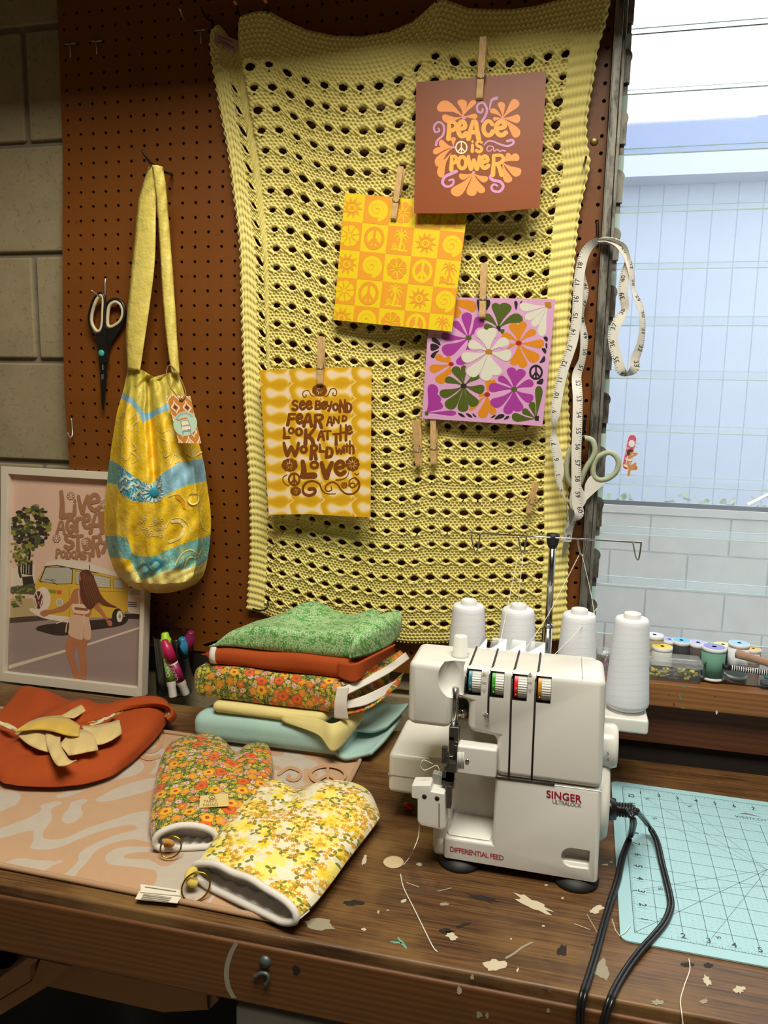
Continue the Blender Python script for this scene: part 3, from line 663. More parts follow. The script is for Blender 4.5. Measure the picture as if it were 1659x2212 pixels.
def sun(cx, cy, r, m):
    for k in range(10):
        t = 2*PI*k/10; d = np.array([math.cos(t), math.sin(t)]); n = np.array([-d[1], d[0]]); o = np.array([cx, cy])
        a.poly([o+d*.5*r-n*.16*r, o+d*.5*r+n*.16*r, o+d*.72*r+n*.13*r, o+d*r*1.02+n*.1*r, o+d*.75*r-n*.06*r], m, 2)
    a.stroke([(cx+.42*r*math.cos(t), cy+.42*r*math.sin(t)) for t in np.linspace(0, 2*PI, 20, False)], .12*r, m, 2, closed=True, smooth=False); a.ell(cx, cy, .22*r, .22*r, m, 2)
seq = ['sun', 'spiral', 'flower', 'peace', 'palm']; seq2 = ['flower', 'peace', 'palm', 'sun', 'spiral']
for r in range(5):
    for c in range(5):
        org = (r+c) % 2 == 1; u0, u1, v0, v1 = ub[c], ub[c+1], vb[r], vb[r+1]
        if org: a.poly([(u0, v0), (u1, v0), (u1, v1), (u0, v1)], 1, 1)
        m = 0 if org else 1; cx, cy, R_ = (u0+u1)/2, (v0+v1)/2, .092; k = (seq if r % 2 == 0 else seq2)[c]
        if c == 0: cx += .008
        if k == 'sun': sun(cx, cy, R_*.95, m)
        elif k == 'spiral': a.spiral(cx, cy, R_*.86, 2.1, .034, m, 2, 1.2, -1, .026)
        elif k == 'flower': a.flower(cx, cy, R_*.92, 8, m, 2, .2, .6, m)
        elif k == 'peace': a.peace(cx, cy, R_*.78, R_*.86, .026, m, 2)
        else: palm(cx, cy, R_*1.02, m)
pr2 = thing('art_print', 'bright yellow and orange checkered card print tilted under the brown print', 'print', pl(862, 430), 'prints pegged to the blanket')
a.sheet('card', [(0, 0), (1, 0), (1, 1), (0, 1)], MY, pr2)
# ------------------------------------------------------------------ pink floral print in a clear sleeve
C3 = [(928, 639.7), (1203, 645), (1173.7, 922), (908.4, 904.7)]
pl = quad_plane(C3, -.036, -.044); a = Art(pl, 5.352, 900, 630)
MP = [paper('pink_card', 'd8a2cc', .4), paper('violet_ink', 'a5349a', .4), paper('olive_ink', '4c5c10', .4), paper('orange_petal_ink', 'd8870f', .4), paper('white_petal_ink', 'd9d8c8', .4), paper('dark_ink', '241820', .4), paper('red_ink', 'a81c18', .4), paper('mustard_ink', 'b57a12', .4)]
def fl(cx, cy, mi, L, ps, cmi, rx=36, ry=28):
    for q in ps: a.petal(cx, cy, q[0], q[1], q[2], mi, L, q[3] if len(q) > 3 else 0)
    if cmi is not None: a.ell(cx, cy, rx, ry, cmi, L+1)
fl(600, 535, 1, 1, [(575,240,125),(430,345,80),(745,300,130,.05),(285,510,95,-.05),(300,700,150,-.06),(480,845,120,-.15)], 2)
fl(945, 430, 2, 1, [(905,130,105,.05),(1050,135,150,-.05),(1225,300,120,-.12),(775,270,90,.08),(775,400,75,.02),(1010,470,60)], 5, 26, 36)
fl(1180, 595, 3, 1, [(1100,365,110,.05),(1240,345,100,-.03),(1375,450,85,-.06),(1475,600,105,.03),(1405,795,135,.05),(1240,880,110,.03),(1110,850,100,-.05),(985,500,80,.1),(1030,640,60)], 6)
fl(400, 838, 3, 1, [(220,740,80),(350,750,70),(150,900,100,-.02),(235,1050,120,-.08),(370,960,50)], 6, 30, 24)
fl(545, 1090, 2, 2, [(430,870,105,.03),(545,850,70,0),(330,1010,85,.05),(725,965,75,-.05),(785,1130,110,.05),(690,1320,125,.04),(535,1390,130,0),(350,1345,135,-.05),(268,1190,105,-.06)], 5)
fl(815, 1190, 3, 1, [(830,1000,70),(905,1020,60),(750,1460,115,-.03),(900,1420,90,.06),(610,1370,60),(715,1200,50)], 6, 34, 28)
fl(1127, 1128, 1, 2, [(1085,875,110,.03),(1230,900,115,-.04),(1350,1050,95,-.05),(1345,1250,110,.06),(1185,1385,130,.03),(1040,1415,115,-.02),(860,1310,125,-.08),(832,1110,110,.03),(945,990,80,.06)], 2)
for x, y, r in ((740,480,70),(885,480,68),(1010,600,68),(1040,730,74),(950,905,74),(800,960,78),(640,910,78),(590,745,76),(665,620,70)): a.ell(x, y, r, r*.95, 0, 3)
fl(835, 695, 4, 4, [(735,435,128,.03),(880,420,122,-.03),(1060,560,112,-.05),(1095,740,135,.05),(940,965,140,.05),(800,1030,140,0),(600,970,140,-.05),(520,770,128,-.04),(600,600,105,.05)], 7, 42, 32)
fl(1520, 160, 4, 1, [(1190,170,100,-.05),(1255,310,90,-.03),(1340,400,85),(1440,515,100,.03)], None); a.poly([(1480,122),(1555,122),(1558,180),(1535,195),(1490,180)], 7, 3)
fl(115, 1400, 1, 1, [(195,1070,130,.05),(260,1200,110),(300,1300,85),(458,1405,62)], None); a.poly([(95,1390),(120,1380),(140,1410),(132,1430),(98,1428)], 2, 3)
fl(1380, 1470, 2, 1, [(1415,1090,90,.02),(1325,1275,80),(1225,1365,75),(1100,1440,100,-.05)], None); a.poly([(1365,1440),(1415,1435),(1412,1495),(1370,1490)], 5, 3)
fl(430, 130, 3, 1, [(690,195,130,-.06)], None); a.poly([(330,95),(600,95),(680,140),(690,190),(640,230),(500,180),(330,140)], 3, 1); a.poly([(330,180),(480,180),(525,240),(480,305),(330,310)], 3, 1); a.ell(215, 505, 28, 14, 3)
for q in ([(695,105),(720,105),(722,225),(712,215)], [(800,100),(845,98),(850,150),(805,220),(798,150)], [(1130,115),(1160,112),(1168,150),(1152,212),(1138,180)], [(1190,135),(1215,108),(1220,125)], [(180,530),(225,540),(270,590),(275,625),(230,600),(180,570)], [(165,605),(215,605),(262,635),(240,665),(175,685),(160,650)], [(160,745),(200,700),(262,680),(225,720),(200,770)],
          [(1465,530),(1505,520),(1518,555),(1500,578)], [(1490,600),(1510,600),(1510,650),(1495,655)], [(1445,660),(1485,655),(1500,690),(1490,718),(1468,700)], [(1420,825),(1440,790),(1470,745),(1488,765),(1478,810)], [(1385,1055),(1430,1010),(1465,1010),(1458,1060),(1430,1073)], [(475,1402),(530,1415),(562,1452),(510,1440)], [(570,1405),(620,1420),(645,1455),(600,1445)], [(645,1405),(680,1430),(690,1452),(660,1440)], [(855,1460),(890,1430),(915,1430),(890,1455)], [(900,1475),(950,1420),(1010,1420),(1010,1450),(960,1470)], [(1010,1480),(1040,1440),(1072,1440),(1055,1468)]): a.poly(cr(q, 3, True), 5, 2)
a.peace(1380, 932, 68, 76, 24, 5, 3)
pr3 = thing('art_print', 'pink print of purple, green and white flowers in a shiny clear sleeve', 'print', pl(1045, 650), 'prints pegged to the blanket')
a.sheet('card', [(158,62),(1605,88),(1455,1555),(62,1465)], MP, pr3)
def m_clear(name, tint=(1, 1, 1), rough=.05, mixf=.9, bump=0., sc=30):
    a = N(name); t = a.t; tr = t.nodes.new('ShaderNodeBsdfTransparent'); gs = t.nodes.new('ShaderNodeBsdfGlossy'); m = t.nodes.new('ShaderNodeMixShader')
    tr.inputs[0].default_value = (*tint, 1); gs.inputs['Roughness'].default_value = rough
    fr = a.n('ShaderNodeFresnel', 0, {'IOR': 1.48}); t.links.new(a.math('MULTIPLY', fr, mixf), m.inputs[0]); t.links.new(tr.outputs[0], m.inputs[1]); t.links.new(gs.outputs[0], m.inputs[2])
    if bump:
        b = t.nodes.new('ShaderNodeBump'); b.inputs['Strength'].default_value = bump; b.inputs['Distance'].default_value = .002; t.links.new(a.noise(a.map(a.obj(), (1, 1, .6)), sc, 3, .6), b.inputs['Height'])
        t.links.new(b.outputs[0], gs.inputs['Normal']); 
    t.links.new(m.outputs[0], t.nodes['Material Output'].inputs[0]); return a.m
M_SLEEVE = m_clear('clear_sleeve', rough=.06, mixf=1.6, bump=.9, sc=55)
Pm, Fm, Um = grid(lambda u, v: (lambda q: (q[..., 0], q[..., 1], q[..., 2]))(np.array([[pl(900+((1-vv)*((1-uu)*140+uu*1624)+vv*((1-uu)*44+uu*1466))/5.352, 630+((1-vv)*((1-uu)*50+uu*76)+vv*((1-uu)*1472+uu*1566))/5.352, .0024+.0012*math.sin(9*uu+2)*math.sin(7*vv)) for uu, vv in zip(ru, rv)] for ru, rv in zip(u, v)])), 16, 16)
mesh('clear_sleeve', Pm, Fm, M_SLEEVE, pr3, True, label='clear plastic sleeve')
# ------------------------------------------------------------------ gold print
C4 = [(560.3, 800.1), (802.7, 792.9), (800.4, 1117.7), (580.7, 1111.7)]
pl = quad_plane(C4, -.058, -.062); a = Art(pl, 5.53, 540, 760)
def m_gold():
    q = N('gold_wave_print'); u = q.sep(q.uv()); x, y = u[0], u[1]
    M = q.math
    row = M('MULTIPLY', y, 8.95); xx = M('ADD', M('MULTIPLY', x, 3.62), M('MULTIPLY', M('SINE', M('MULTIPLY', row, 6.2832)), .03)); xx = M('ADD', xx, .03)
    p = M('FRACT', xx); col = M('FLOOR', xx); qq = M('MULTIPLY', M('SUBTRACT', M('FRACT', M('ADD', row, M('MULTIPLY', col, .06))), .55), 200.0)
    px = M('MULTIPLY', p, 370.0); dx = M('MINIMUM', M('SUBTRACT', px, 150.0), 0.0)
    dist = M('SQRT', M('ADD', M('MULTIPLY', dx, dx), M('MULTIPLY', qq, qq)))
    rr_ = M('ADD', M('MULTIPLY', q.step(px, 260.0, 130.0), 36.0), M('MULTIPLY', M('POWER', q.math('MAXIMUM', M('DIVIDE', M('SUBTRACT', px, 250.0), 120.0), 0.0), 3.0), 60.0))
    d1 = M('SUBTRACT', dist, rr_); d2 = M('MULTIPLY', M('SUBTRACT', px, M('ADD', 8.0, M('MULTIPLY', M('MAXIMUM', M('SUBTRACT', M('ABSOLUTE', qq), 60.0), 0.0), .9))), 3.2)
    f = M('DIVIDE', M('MINIMUM', d1, M('ABSOLUTE', d2)), 80.0)
    c = q.ramp(f, [(0, srgb('ecd6bd')), (.03, srgb('f0d398')), (.17, srgb('ecc862')), (.35, srgb('e0b132')), (.56, srgb('d6a31c')), (1.0, srgb('d29e16'))], 'CONSTANT')
    return q.out(c, .42)
MG = [m_gold(), paper('brown_letter_ink', '7a420e', .42), paper('gold_card_edge', 'e8c468', .5)]
a.words([('S',498,570,582,708),('e',590,580,662,695),('e',668,580,746,690),('B',770,578,850,692),('e',852,590,917,687),('Y',908,583,988,712),('o',985,608,1062,712),('N',1060,563,1152,727),('D',1142,598,1220,732)], 30, 1, 1)
a.words([('F',435,728,557,882),('e',550,733,637,862),('A',630,733,750,897),('R',738,733,892,917)], 36, 1, 1); a.words([('A',912,768,990,886),('N',985,763,1080,858),('D',1093,755,1162,834)], 24, 1, 1)
a.words([('L',390,896,484,1047,32),('o',456,898,532,987,26),('o',538,903,634,1012,32),('K',638,910,787,1114,42)], 34, 1, 1); a.words([('A',805,938,892,1060),('T',878,930,974,1050),('T',992,958,1067,1120,34),('H',1063,857,1168,1072),('e',1150,878,1224,988)], 28, 1, 1)
a.words([('W',385,1073,602,1257,42),('o',596,1116,690,1217,34),('R',702,1098,818,1292,38),('L',822,1096,895,1207,30),('D',893,1128,998,1274,36)], 34, 1, 1); a.words([('W',1018,1128,1117,1227),('i',1108,1108,1142,1212),('t',1138,1093,1182,1202),('h',1176,1053,1252,1222)], 24, 1, 1)
a.words([('L',595,1293,800,1512,66),('o',713,1303,827,1402,34),('V',838,1308,1003,1517,60),('e',1003,1288,1148,1482,46)], 50, 1, 1)
a.flower(833, 460, 92, 9, 1, 1, .1, .6, 1, .2, .82); a.flower(475, 1352, 98, 9, 1, 1, .2, .6, 1, .2, .82); a.flower(1226, 1340, 86, 9, 1, 1, .1, .6, 1, .2, 1.05); a.flower(548, 1665, 66, 9, 1, 1, .2, .6, 1, .2, .85); a.flower(1126, 1595, 40, 8, 1, 1, .2, .6, 1)
for pts, w, w1 in (([(770,530),(735,520),(700,465),(650,470),(630,505),(645,540),(672,532),(668,512)],10,14), ([(895,535),(930,520),(965,450),(1010,440),(1038,480),(1020,525),(990,515),(995,490)],12,14), ([(440,1470),(398,1500),(400,1550),(440,1590),(468,1602)],14,10), ([(1030,1532),(1100,1525),(1160,1490),(1185,1420)],18,8), ([(1250,1452),(1280,1470),(1302,1450)],12,14),
        ([(1020,1695),(920,1695),(860,1650),(830,1580),(760,1545),(680,1560),(635,1620),(645,1690),(710,1715),(770,1690),(770,1640),(710,1640)],12,46), ([(1180,1600),(1240,1620),(1255,1580),(1215,1570),(1195,1590),(1215,1625),(1270,1600),(1290,1560),(1280,1520),(1240,1505),(1190,1540),(1185,1590)],14,14), ([(1262,1510),(1305,1560),(1295,1640),(1230,1695),(1150,1695),(1090,1650),(1050,1590),(990,1555),(930,1580),(900,1625),(925,1665),(975,1650),(970,1615)],26,14)): a.stroke(pts, w, 1, 1, w1)
a.peace(530, 1523, 64, 70, 26, 1, 1)
pr4 = thing('art_print', 'gold wavy-patterned card print with a brown hand-lettered quote, lowest print on the blanket', 'print', pl(694, 800), 'prints pegged to the blanket')
art_g = a.g
cor = [(112,222),(800,190),(1453,182),(1446,1100),(1440,1978),(1100,1962),(700,1938),(225,1945),(165,1000)]
q = [pl(540+x/5.53, 760+y/5.53, .0004) for x, y in cor]; uvs = [((x-112)/1341, (y-182)/1790) for x, y in cor]
n = len(q); tri = [tuple(t) for t in tessellate_polygon([[Vector((x, y, 0)) for x, y in cor]])]
V = [q_ for q_ in q]+[q_-pl.n*.0005 for q_ in q]; Fq = [t for t in tri]+[tuple(i+n for i in t[::-1]) for t in tri]+[(i, (i+1) % n, n+(i+1) % n, n+i) for i in range(n)]
mi = [0]*len(tri)+[2]*len(tri)+[2]*n
A = np.concatenate(art_g.v); V = np.concatenate([np.array(V), A]); Fq += [[i+2*n for i in f] for f in art_g.f]; mi += art_g.m
mesh('card', V, Fq, MG, pr4, False, mi, uv=np.concatenate([np.array(uvs), np.array(uvs), np.zeros((len(A), 2))]))
# ------------------------------------------------------------------ wooden pegs
M_PEGW = m_wood('peg_wood', srgb('c39a62'), srgb('d9b680'), (3, 3, .3), 40, .6, .1); M_WIRE = plain('bright_wire', 'b9b9b4', .25, 1.0, .1, 200)
def make_peg(label, open_=.16):
    t = thing('clothespin', label, 'clothespin', (0, 0, 0), 'wooden clothespins on the blanket')
    L = .105; w = .0062
    for sg in (-1, 1):
        g = G()
        # side profile of one prong in (y, z): jaw at the bottom, thinned handle at the top, notch for the spring
        pr = [(.0005, -L/2), (.0045, -L/2+.003), (.0062, -L/2+.012), (.0068, -L*.16), (.0058, -L*.155), (.0068, -L*.145), (.0068, 0), (.0062, L*.3), (.0052, L/2), (.0022, L/2), (.0012, L*.1), (.0003, -L*.2)]
        rot = lambda y, z: (sg*(y+max(0, z+L*.18)*open_*.5), z)
        pts = [(-w, *rot(y, z)) for y, z in pr]
        g.prism(pts, (2*w, 0, 0))
        o = g.obj('prong', M_PEGW, t, bevel=.0004)
    g = G()
    g.tube([(-w*1.15, 0, -L*.16), (w*1.15, 0, -L*.16)], .0022, 8); g.tube([(-w, -.0085, -L*.155), (w, -.0085, -L*.155)], .0008, 6); g.tube([(-w, .0085, -L*.155), (w, .0085, -L*.155)], .0008, 6)
    for sx in (-1, 1): g.tube([(sx*w*1.12, -.0085, -L*.155), (sx*w*1.12, -.006, -L*.02), (sx*w*1.12, 0, -L*.13), (sx*w*1.12, .0085, -L*.155)], .0008, 6)
    g.obj('spring', M_WIRE, t, True); return t
def place_peg(t, top, bot, yc, tilt=0.):
    A, B = Yp(*top, yc), Yp(*bot, yc); c = (A+B)/2; ln = np.linalg.norm(A-B)/.105
    up = Vector(A-B).normalized(); M = frame_from(Vector((1, 0, 0)) - up*up.x, up, c)
    t.matrix_world = M @ Matrix.Rotation(tilt, 4, 'Z') @ Matrix.Scale(ln, 4); return t
PEGS = [((1045, 84), (1036, 217), -.050, 'wooden clothespin gripping the brown print', 0), ((868, 362), (850, 476), -.048, 'wooden clothespin gripping the yellow checkered print', 0), ((1046, 570), (1042, 688), -.042, 'wooden clothespin gripping the pink floral print', 0),
        ((694, 727), (693, 832), -.062, 'wooden clothespin gripping the gold quote print', 0), ((900, 908), (905, 1009), -.034, 'empty wooden clothespin, left of the pair under the pink print', -.35), ((938, 902), (937, 1005), -.034, 'empty wooden clothespin, right of the pair under the pink print', -.1), ((1158, 1042), (1140, 1111), -.036, 'empty wooden clothespin low on the blanket, near the green-handled scissors', .45)]
p0 = make_peg(PEGS[0][3])
allp = [p0]+[copy_tree(p0) for _ in PEGS[1:]]
for t, q in zip(allp, PEGS): t['label'] = q[3]; place_peg(t, *q[:3], q[4])
# ================================================================== pegboard hooks
def hook(label, paths, r=.0017, mat=None, tips=None):
    p0 = paths[0][0]; t = thing('peg_hook', label, 'hook', p0, 'wire hooks on the pegboard')
    g = G()
    for p in paths: g.tube(cr(p, 5) if len(p) > 2 else p, r, 7)
    g.obj('wire', mat or M_DARKST, t, True)
    if tips: G().lathe([(0, -.001), (r*1.6, 0), (r*1.7, .006), (0, .008)], frame_from((1, 0, 0), Vector(tips[1])-Vector(tips[0]), tips[0])).obj('rubber_tip', plain('orange_rubber_tip', 'b9772e', .6), t, True)
    return t
def by(px, py): P = Yp(px, py, 0); return float(bow(P[0], P[2]))
for (x, y, lab, s_) in ((150, 95, 'steel T-shaped hook at the pegboard left edge, leftmost of the top pair', 1), (207, 89, 'steel T-shaped hook at the top left, second from the left wall', 1), (432, 65, 'steel T-shaped hook beside the blanket top left corner', 1)):
    b = by(x, y)-.003
    hook(lab, [[Yp(x-11*s_, y+1, b), Yp(x+13*s_, y-1, b)], [Yp(x, y, b-.002), Yp(x+2, y+15, b-.004), Yp(x+2, y+29, b-.002)]], .0013, M_STEEL)
def prong(lab, base, tip, depth=-.045, mat=None, tipcol=False, plate=True):
    b = by(*base); B = Yp(*base, b-.002); T = Yp(*tip, depth); m = (B+T)/2+np.array([0, 0, -.006])
    ps = [[B, m, T]]
    if plate: ps.append([B+np.array([0, 0, .001]), B+np.array([0, -.001, -.022])])
    return hook(lab, ps, .0017, mat, (T, T+(T-m)*.2) if tipcol else None)
prong('steel wire hook left of the blanket, holding nothing', (405, 47), (388, 18), -.035, M_STEEL, plate=False)
prong('dark hook carrying the blanket upper left corner', (458, 44), (434, 17), -.055)
prong('orange-tipped hook at the blanket first peak', (522, 38), (510, 8), -.06, None, True)
prong('orange-tipped hook right of the blanket first peak', (584, 34), (575, 4), -.06, None, True)
prong('dark hook holding the blanket at its middle peak', (945, 16), (940, -14), -.055)
prong('small dark hook pinching the blanket right edge', (1260, 352), (1266, 339), -.05, None, plate=False)
prong('small dark hook at the blanket foot behind the chrome thread stand', (1171, 1384), (1174, 1356), -.05, None, plate=False)
P = [Yp(546, 1315, -.048), Yp(560, 1319, -.052), Yp(574, 1316, -.05), Yp(579, 1306, -.044), Yp(578, 1300, -.03)]
hook('dark wire hook at the blanket lower left corner above the green fabric', [P], .0018)
b0 = by(368, 375)
hook('dark curved hook holding the yellow tote bag straps', [[Yp(372, 376, b0-.002), Yp(362, 374, b0-.03), Yp(340, 362, -.060), Yp(322, 348, -.078), Yp(307, 325, -.085)]], .0022)
b0 = by(226, 603)
hook('steel hook holding the black scissors', [[Yp(228, 602, b0-.002), Yp(227, 612, b0-.004), Yp(227, 634, b0-.004)], [Yp(227, 634, b0-.004), Yp(222, 643, b0-.016), Yp(210, 637, b0-.04), Yp(197, 627, b0-.05)]], .0017, M_STEEL)
b0 = by(155, 920)
hook('small J-shaped hook on the broken lower left edge of the pegboard', [[Yp(154, 904, b0-.003), Yp(156, 925, b0-.004), Yp(156, 940, b0-.008), Yp(151, 945, b0-.014), Yp(146, 935, b0-.018)]], .0016, M_STEEL)
hook('hook holding the measuring tape next to the window jamb', [[Yp(1290, 478, -.003), Yp(1291, 505, -.005), Yp(1292, 527, -.006)], [Yp(1287, 514, -.004), Yp(1291, 522, -.02), Yp(1293, 518, -.03), Yp(1294, 510, -.034)]], .0021)
hook('hook holding the green-handled scissors', [[Yp(1264, 903, -.003), Yp(1261, 930, -.005), Yp(1258, 944, -.006)], [Yp(1260, 946, -.006), Yp(1261, 950, -.03), Yp(1260, 944, -.038)]], .0021)
# sewn label on the blanket's folded corner
q = [Yp(465, 68, -.0215), Yp(515, 88, -.0215), Yp(508, 112, -.0225), Yp(462, 92, -.0225)]
g = G().prism(q, (0, .0006, 0))
pl = Plane(*q[:3]); a = Art(pl, 1, 0, 0, base=.0003)
for k in range(3): a.stroke([(472, 78+k*6), (504-(k % 2)*8, 91+k*6)], 1.6, 1, 1, smooth=False)
g.add(np.concatenate(a.g.v), a.g.f, 1); g.obj('sewn_label', [M_LABEL, M_INK], bl)
# ================================================================== yellow patchwork tote bag
def pxz2(p): return (p[0]/2.963, 600+p[1]/2.963)
LE = [(277,794),(271,822),(266,845),(253,890),(245,937),(236,998),(231,1045),(225,1106),(226,1153),(233,1204),(243,1231),(255,1248),(270,1261)]
RE = [(386,804),(389,820),(397,845),(409,890),(424,937),(440,998),(447,1045),(455,1106),(455,1153),(449,1204),(443,1231),(437,1246),(428,1258)]
le, re_ = cr(LE, 4), cr(RE, 4)
nb = len(le)
def interp_edge(e, t): k = np.linspace(0, 1, len(e)); return np.interp(t, k, e[:, 0]), np.interp(t, k, e[:, 1])
NU, NV = 200, 250
BGY = lambda px, py: np.array([by(float(x), float(y)) for x, y in zip(np.ravel(px), np.ravel(py))]).reshape(np.shape(px))
def bag_px(u, v):
    lx, ly = interp_edge(le, v); rx, ry = interp_edge(re_, v)
    x = lx+(rx-lx)*u; y = ly+(ry-ly)*u
    y = y+np.where(v > .86, 22*np.sin(PI*u)**.8*smoothstep(.86, 1, v), 0)       # rounded base
    y = y+16*np.exp(-((u-.55)/.2)**2)*(1-smoothstep(0, .1, v))                   # sagging rim
    return x, y
def bag_front(U, V):
    x, y = bag_px(U, V)
    wid = smoothstep(0, .55, V)*.062+.018
    dep = wid*np.sqrt(np.clip(1-(2*U-1)**2, 0, 1))**.9*(1-.75*smoothstep(.93, 1.0, V))
    dep -= .026*np.exp(-((U-.40-.16*V)/.045)**2)*smoothstep(.02, .15, V)*(1-smoothstep(.45, .62, V))
    dep += .010*np.exp(-((U-.62)/.09)**2)*smoothstep(.1, .3, V)*(1-smoothstep(.5, .7, V))
    dep -= .012*np.exp(-((U-.25-.12*(V-.6))/.05)**2)*smoothstep(.5, .7, V)
    dep += .0035*np.sin(22*U+9*V+3*np.sin(7*V))+.002*np.sin(41*U-13*V)+.0014*np.sin(70*V+30*U)
    dep = np.maximum(dep, .0015)*np.minimum(1, 8*np.minimum(U, 1-U)+.08)
    Y = -.030-dep
    out = np.zeros(U.shape+(3,))
    for i in np.ndindex(U.shape): out[i] = Yp(x[i], y[i], Y[i])
    return out[..., 0], out[..., 1], out[..., 2], x, y
U, V_ = np.meshgrid(np.linspace(0, 1, NU), np.linspace(0, 1, NV))
bx, by_, bz, fx, fy = bag_front(U, V_)
P = np.stack([bx, by_, bz], -1).reshape(-1, 3); ii = np.arange(NU*NV).reshape(NV, NU)
F = np.stack([ii[:-1, :-1], ii[1:, :-1], ii[1:, 1:], ii[:-1, 1:]], -1).reshape(-1, 4)
fcx, fcy = [((q[:-1, :-1]+q[1:, 1:])/2).ravel() for q in (fx, fy)]
def ed(pts): p = np.array([pxz2(q) for q in pts]); return lambda x: np.interp(x, p[:, 0], p[:, 1])
E1 = ed([(770,738),(790,742),(850,770),(925,868),(1000,845),(1070,805),(1200,770)]); E2 = ed([(770,768),(840,812),(890,870),(915,930),(1000,880),(1070,850),(1230,800)])
E3 = ed([(690,1160),(750,1188),(830,1250),(900,1300),(965,1330),(1000,1290),(1040,1250),(1150,1180),(1310,1155)]); E4 = ed([(690,1318),(750,1320),(770,1380),(850,1430),(980,1440),(1040,1410),(1100,1370),(1200,1330),(1320,1300)])
E5 = ed([(670,1652),(760,1655),(815,1665),(845,1765),(910,1785),(1000,1780),(1060,1745),(1180,1700),(1350,1645)]); E6 = ed([(680,1788),(830,1800),(880,1890),(900,1935),(960,1920),(1060,1870),(1160,1870),(1280,1840),(1335,1800)])
X750, X1035, X1065, X840 = 750/2.963, 1035/2.963, 1065/2.963, 840/2.963
mi = np.full(len(F), 1)
mi[fcy < E1(fcx)] = 0; k = (fcy >= E1(fcx)) & (fcy < E2(fcx)); mi[k] = 2
k = (fcy >= E3(fcx)) & (fcy < E4(fcx)); mi[k & (fcx < X750)] = 3; mi[k & (fcx >= X750) & (fcx < X1035)] = 4; mi[k & (fcx >= X1035)] = 2
k = (fcy >= E5(fcx)) & (fcy < E6(fcx)); mi[k] = 5
k = fcy >= E6(fcx); mi[k] = 6; mi[k & (fcx < X840) & (fcy < 1232)] = 1
def m_satin(name, c1, c2, c3=None, rough=.42, sc=18, amt=.55, swirl=True):
    a = N(name); p = a.obj(); n1 = a.noise(p, 6, 3); c = a.mix(n1, c1, c2)
    if c3:
        w = a.noise(p, sc, 2, .5, 2.2); band = a.math('COMPARE', w, .52, .016); r2 = a.math('COMPARE', a.noise(p, sc*1.4, 1, .4, 3.0), .45, .014)
        blob_ = a.step(a.noise(a.map(p, (1, 1, 1), (3, 1, 7)), sc*.9, 1, .4, 1.5), .60, .63)
        c = a.mix(a.math('MULTIPLY', a.math('MAXIMUM', a.math('MAXIMUM', band, r2), a.math('MULTIPLY', blob_, .55)), amt), c, c3)
    wv = a.noise(a.map(p, (900, 900, 900)), 1, 1); a.bump(a.math('ADD', a.noise(p, 45, 4, .6), a.math('MULTIPLY', wv, .1)), .8, .004)
    return a.out(c, rough)
MBAG = [m_satin('olive_satin', srgb('c4b03c'), srgb('dcca60'), None, .35), m_satin('yellow_batik', srgb('ebbd0a'), srgb('f0c922'), srgb('efd870'), .5, 15, .42), m_satin('light_blue_cotton', srgb('7fb0c4'), srgb('93bcd0'), None, .5),
        m_satin('sea_green_cotton', srgb('5fa08a'), srgb('76b0a2'), None, .5), m_satin('teal_flower_cotton', srgb('1c86a8'), srgb('2f99b6'), srgb('dfe9d8'), .5, 34, 1.0), m_satin('blue_green_batik', srgb('58a5b5'), srgb('7ab4b0'), srgb('b6d29a'), .5, 24, .8), m_satin('pale_yellow_satin', srgb('d8c468'), srgb('e3d47c'), srgb('efe6a4'), .35, 22, .6)]
bag = thing('tote_bag', 'yellow and blue patchwork fabric tote bag hanging from a pegboard hook', 'bag', Yp(340, 1280, -.03))
# back panel closes the bag against the board
Pb = P.copy().reshape(NV, NU, 3); flat = np.array([[Yp(fx[j, i], fy[j, i], -.0285) for i in (0, NU//4, NU//2, 3*NU//4, NU-1)] for j in range(0, NV)]); n0 = len(P)
vb_ = flat.reshape(-1, 3); ib = np.arange(len(vb_)).reshape(NV, 5)+n0
Fb = [(ib[j, i], ib[j, i+1], ib[j+1, i+1], ib[j+1, i]) for j in range(NV-1) for i in range(4)]
class BagArt(Art):
    def pt(s, x, y, L=1):
        k = np.argmin((fx.ravel()-s.ox-x/s.k)**2+(fy.ravel()-s.oy-y/s.k)**2); q = P[k]; d_ = CAM-q; e = Yp(s.ox+x/s.k, s.oy+y/s.k, q[1]); return e+d_/np.linalg.norm(d_)*(.0011+.00012*L)
ba = BagArt(None, 2.963, 0, 600)
ba.ell(1237, 1415, 38, 40, 7, 24)
for pts, w, m_ in (([(1085,1690),(1150,1660),(1180,1600),(1150,1560),(1100,1560)],20,7), ([(1062,1595),(1095,1545),(1165,1540),(1215,1600),(1205,1680)],6,7), ([(1300,1450),(1283,1530),(1300,1600),(1325,1620)],7,7), ([(1080,1400),(1140,1385),(1185,1430),(1190,1480)],6,7), ([(1130,1400),(1165,1430),(1180,1470)],22,8),
    ([(830,905),(868,868),(885,915),(852,940),(842,980)],8,7), ([(765,1085),(800,1015),(832,1080),(812,1165),(770,1135)],6,7), ([(848,1058),(872,1090),(842,1112),(880,1150),(850,1185)],8,7), ([(800,860),(760,900),(770,960)],5,7), ([(1030,1028),(1072,1050),(1092,1110),(1060,1145),(1040,1110)],7,7), ([(1090,1195),(1115,1130),(1152,1160),(1122,1185)],7,7), ([(990,960),(1040,990),(1080,970),(1120,1010)],5,7),
    ([(1120,1840),(1160,1770),(1220,1740),(1270,1770)],9,7), ([(1180,1845),(1210,1790),(1260,1790),(1290,1740)],8,7), ([(880,1860),(930,1830),(960,1870),(920,1890)],9,9), ([(960,1830),(1000,1800),(1035,1830),(1000,1870)],14,9)): ba.stroke(pts, w, m_, 1)
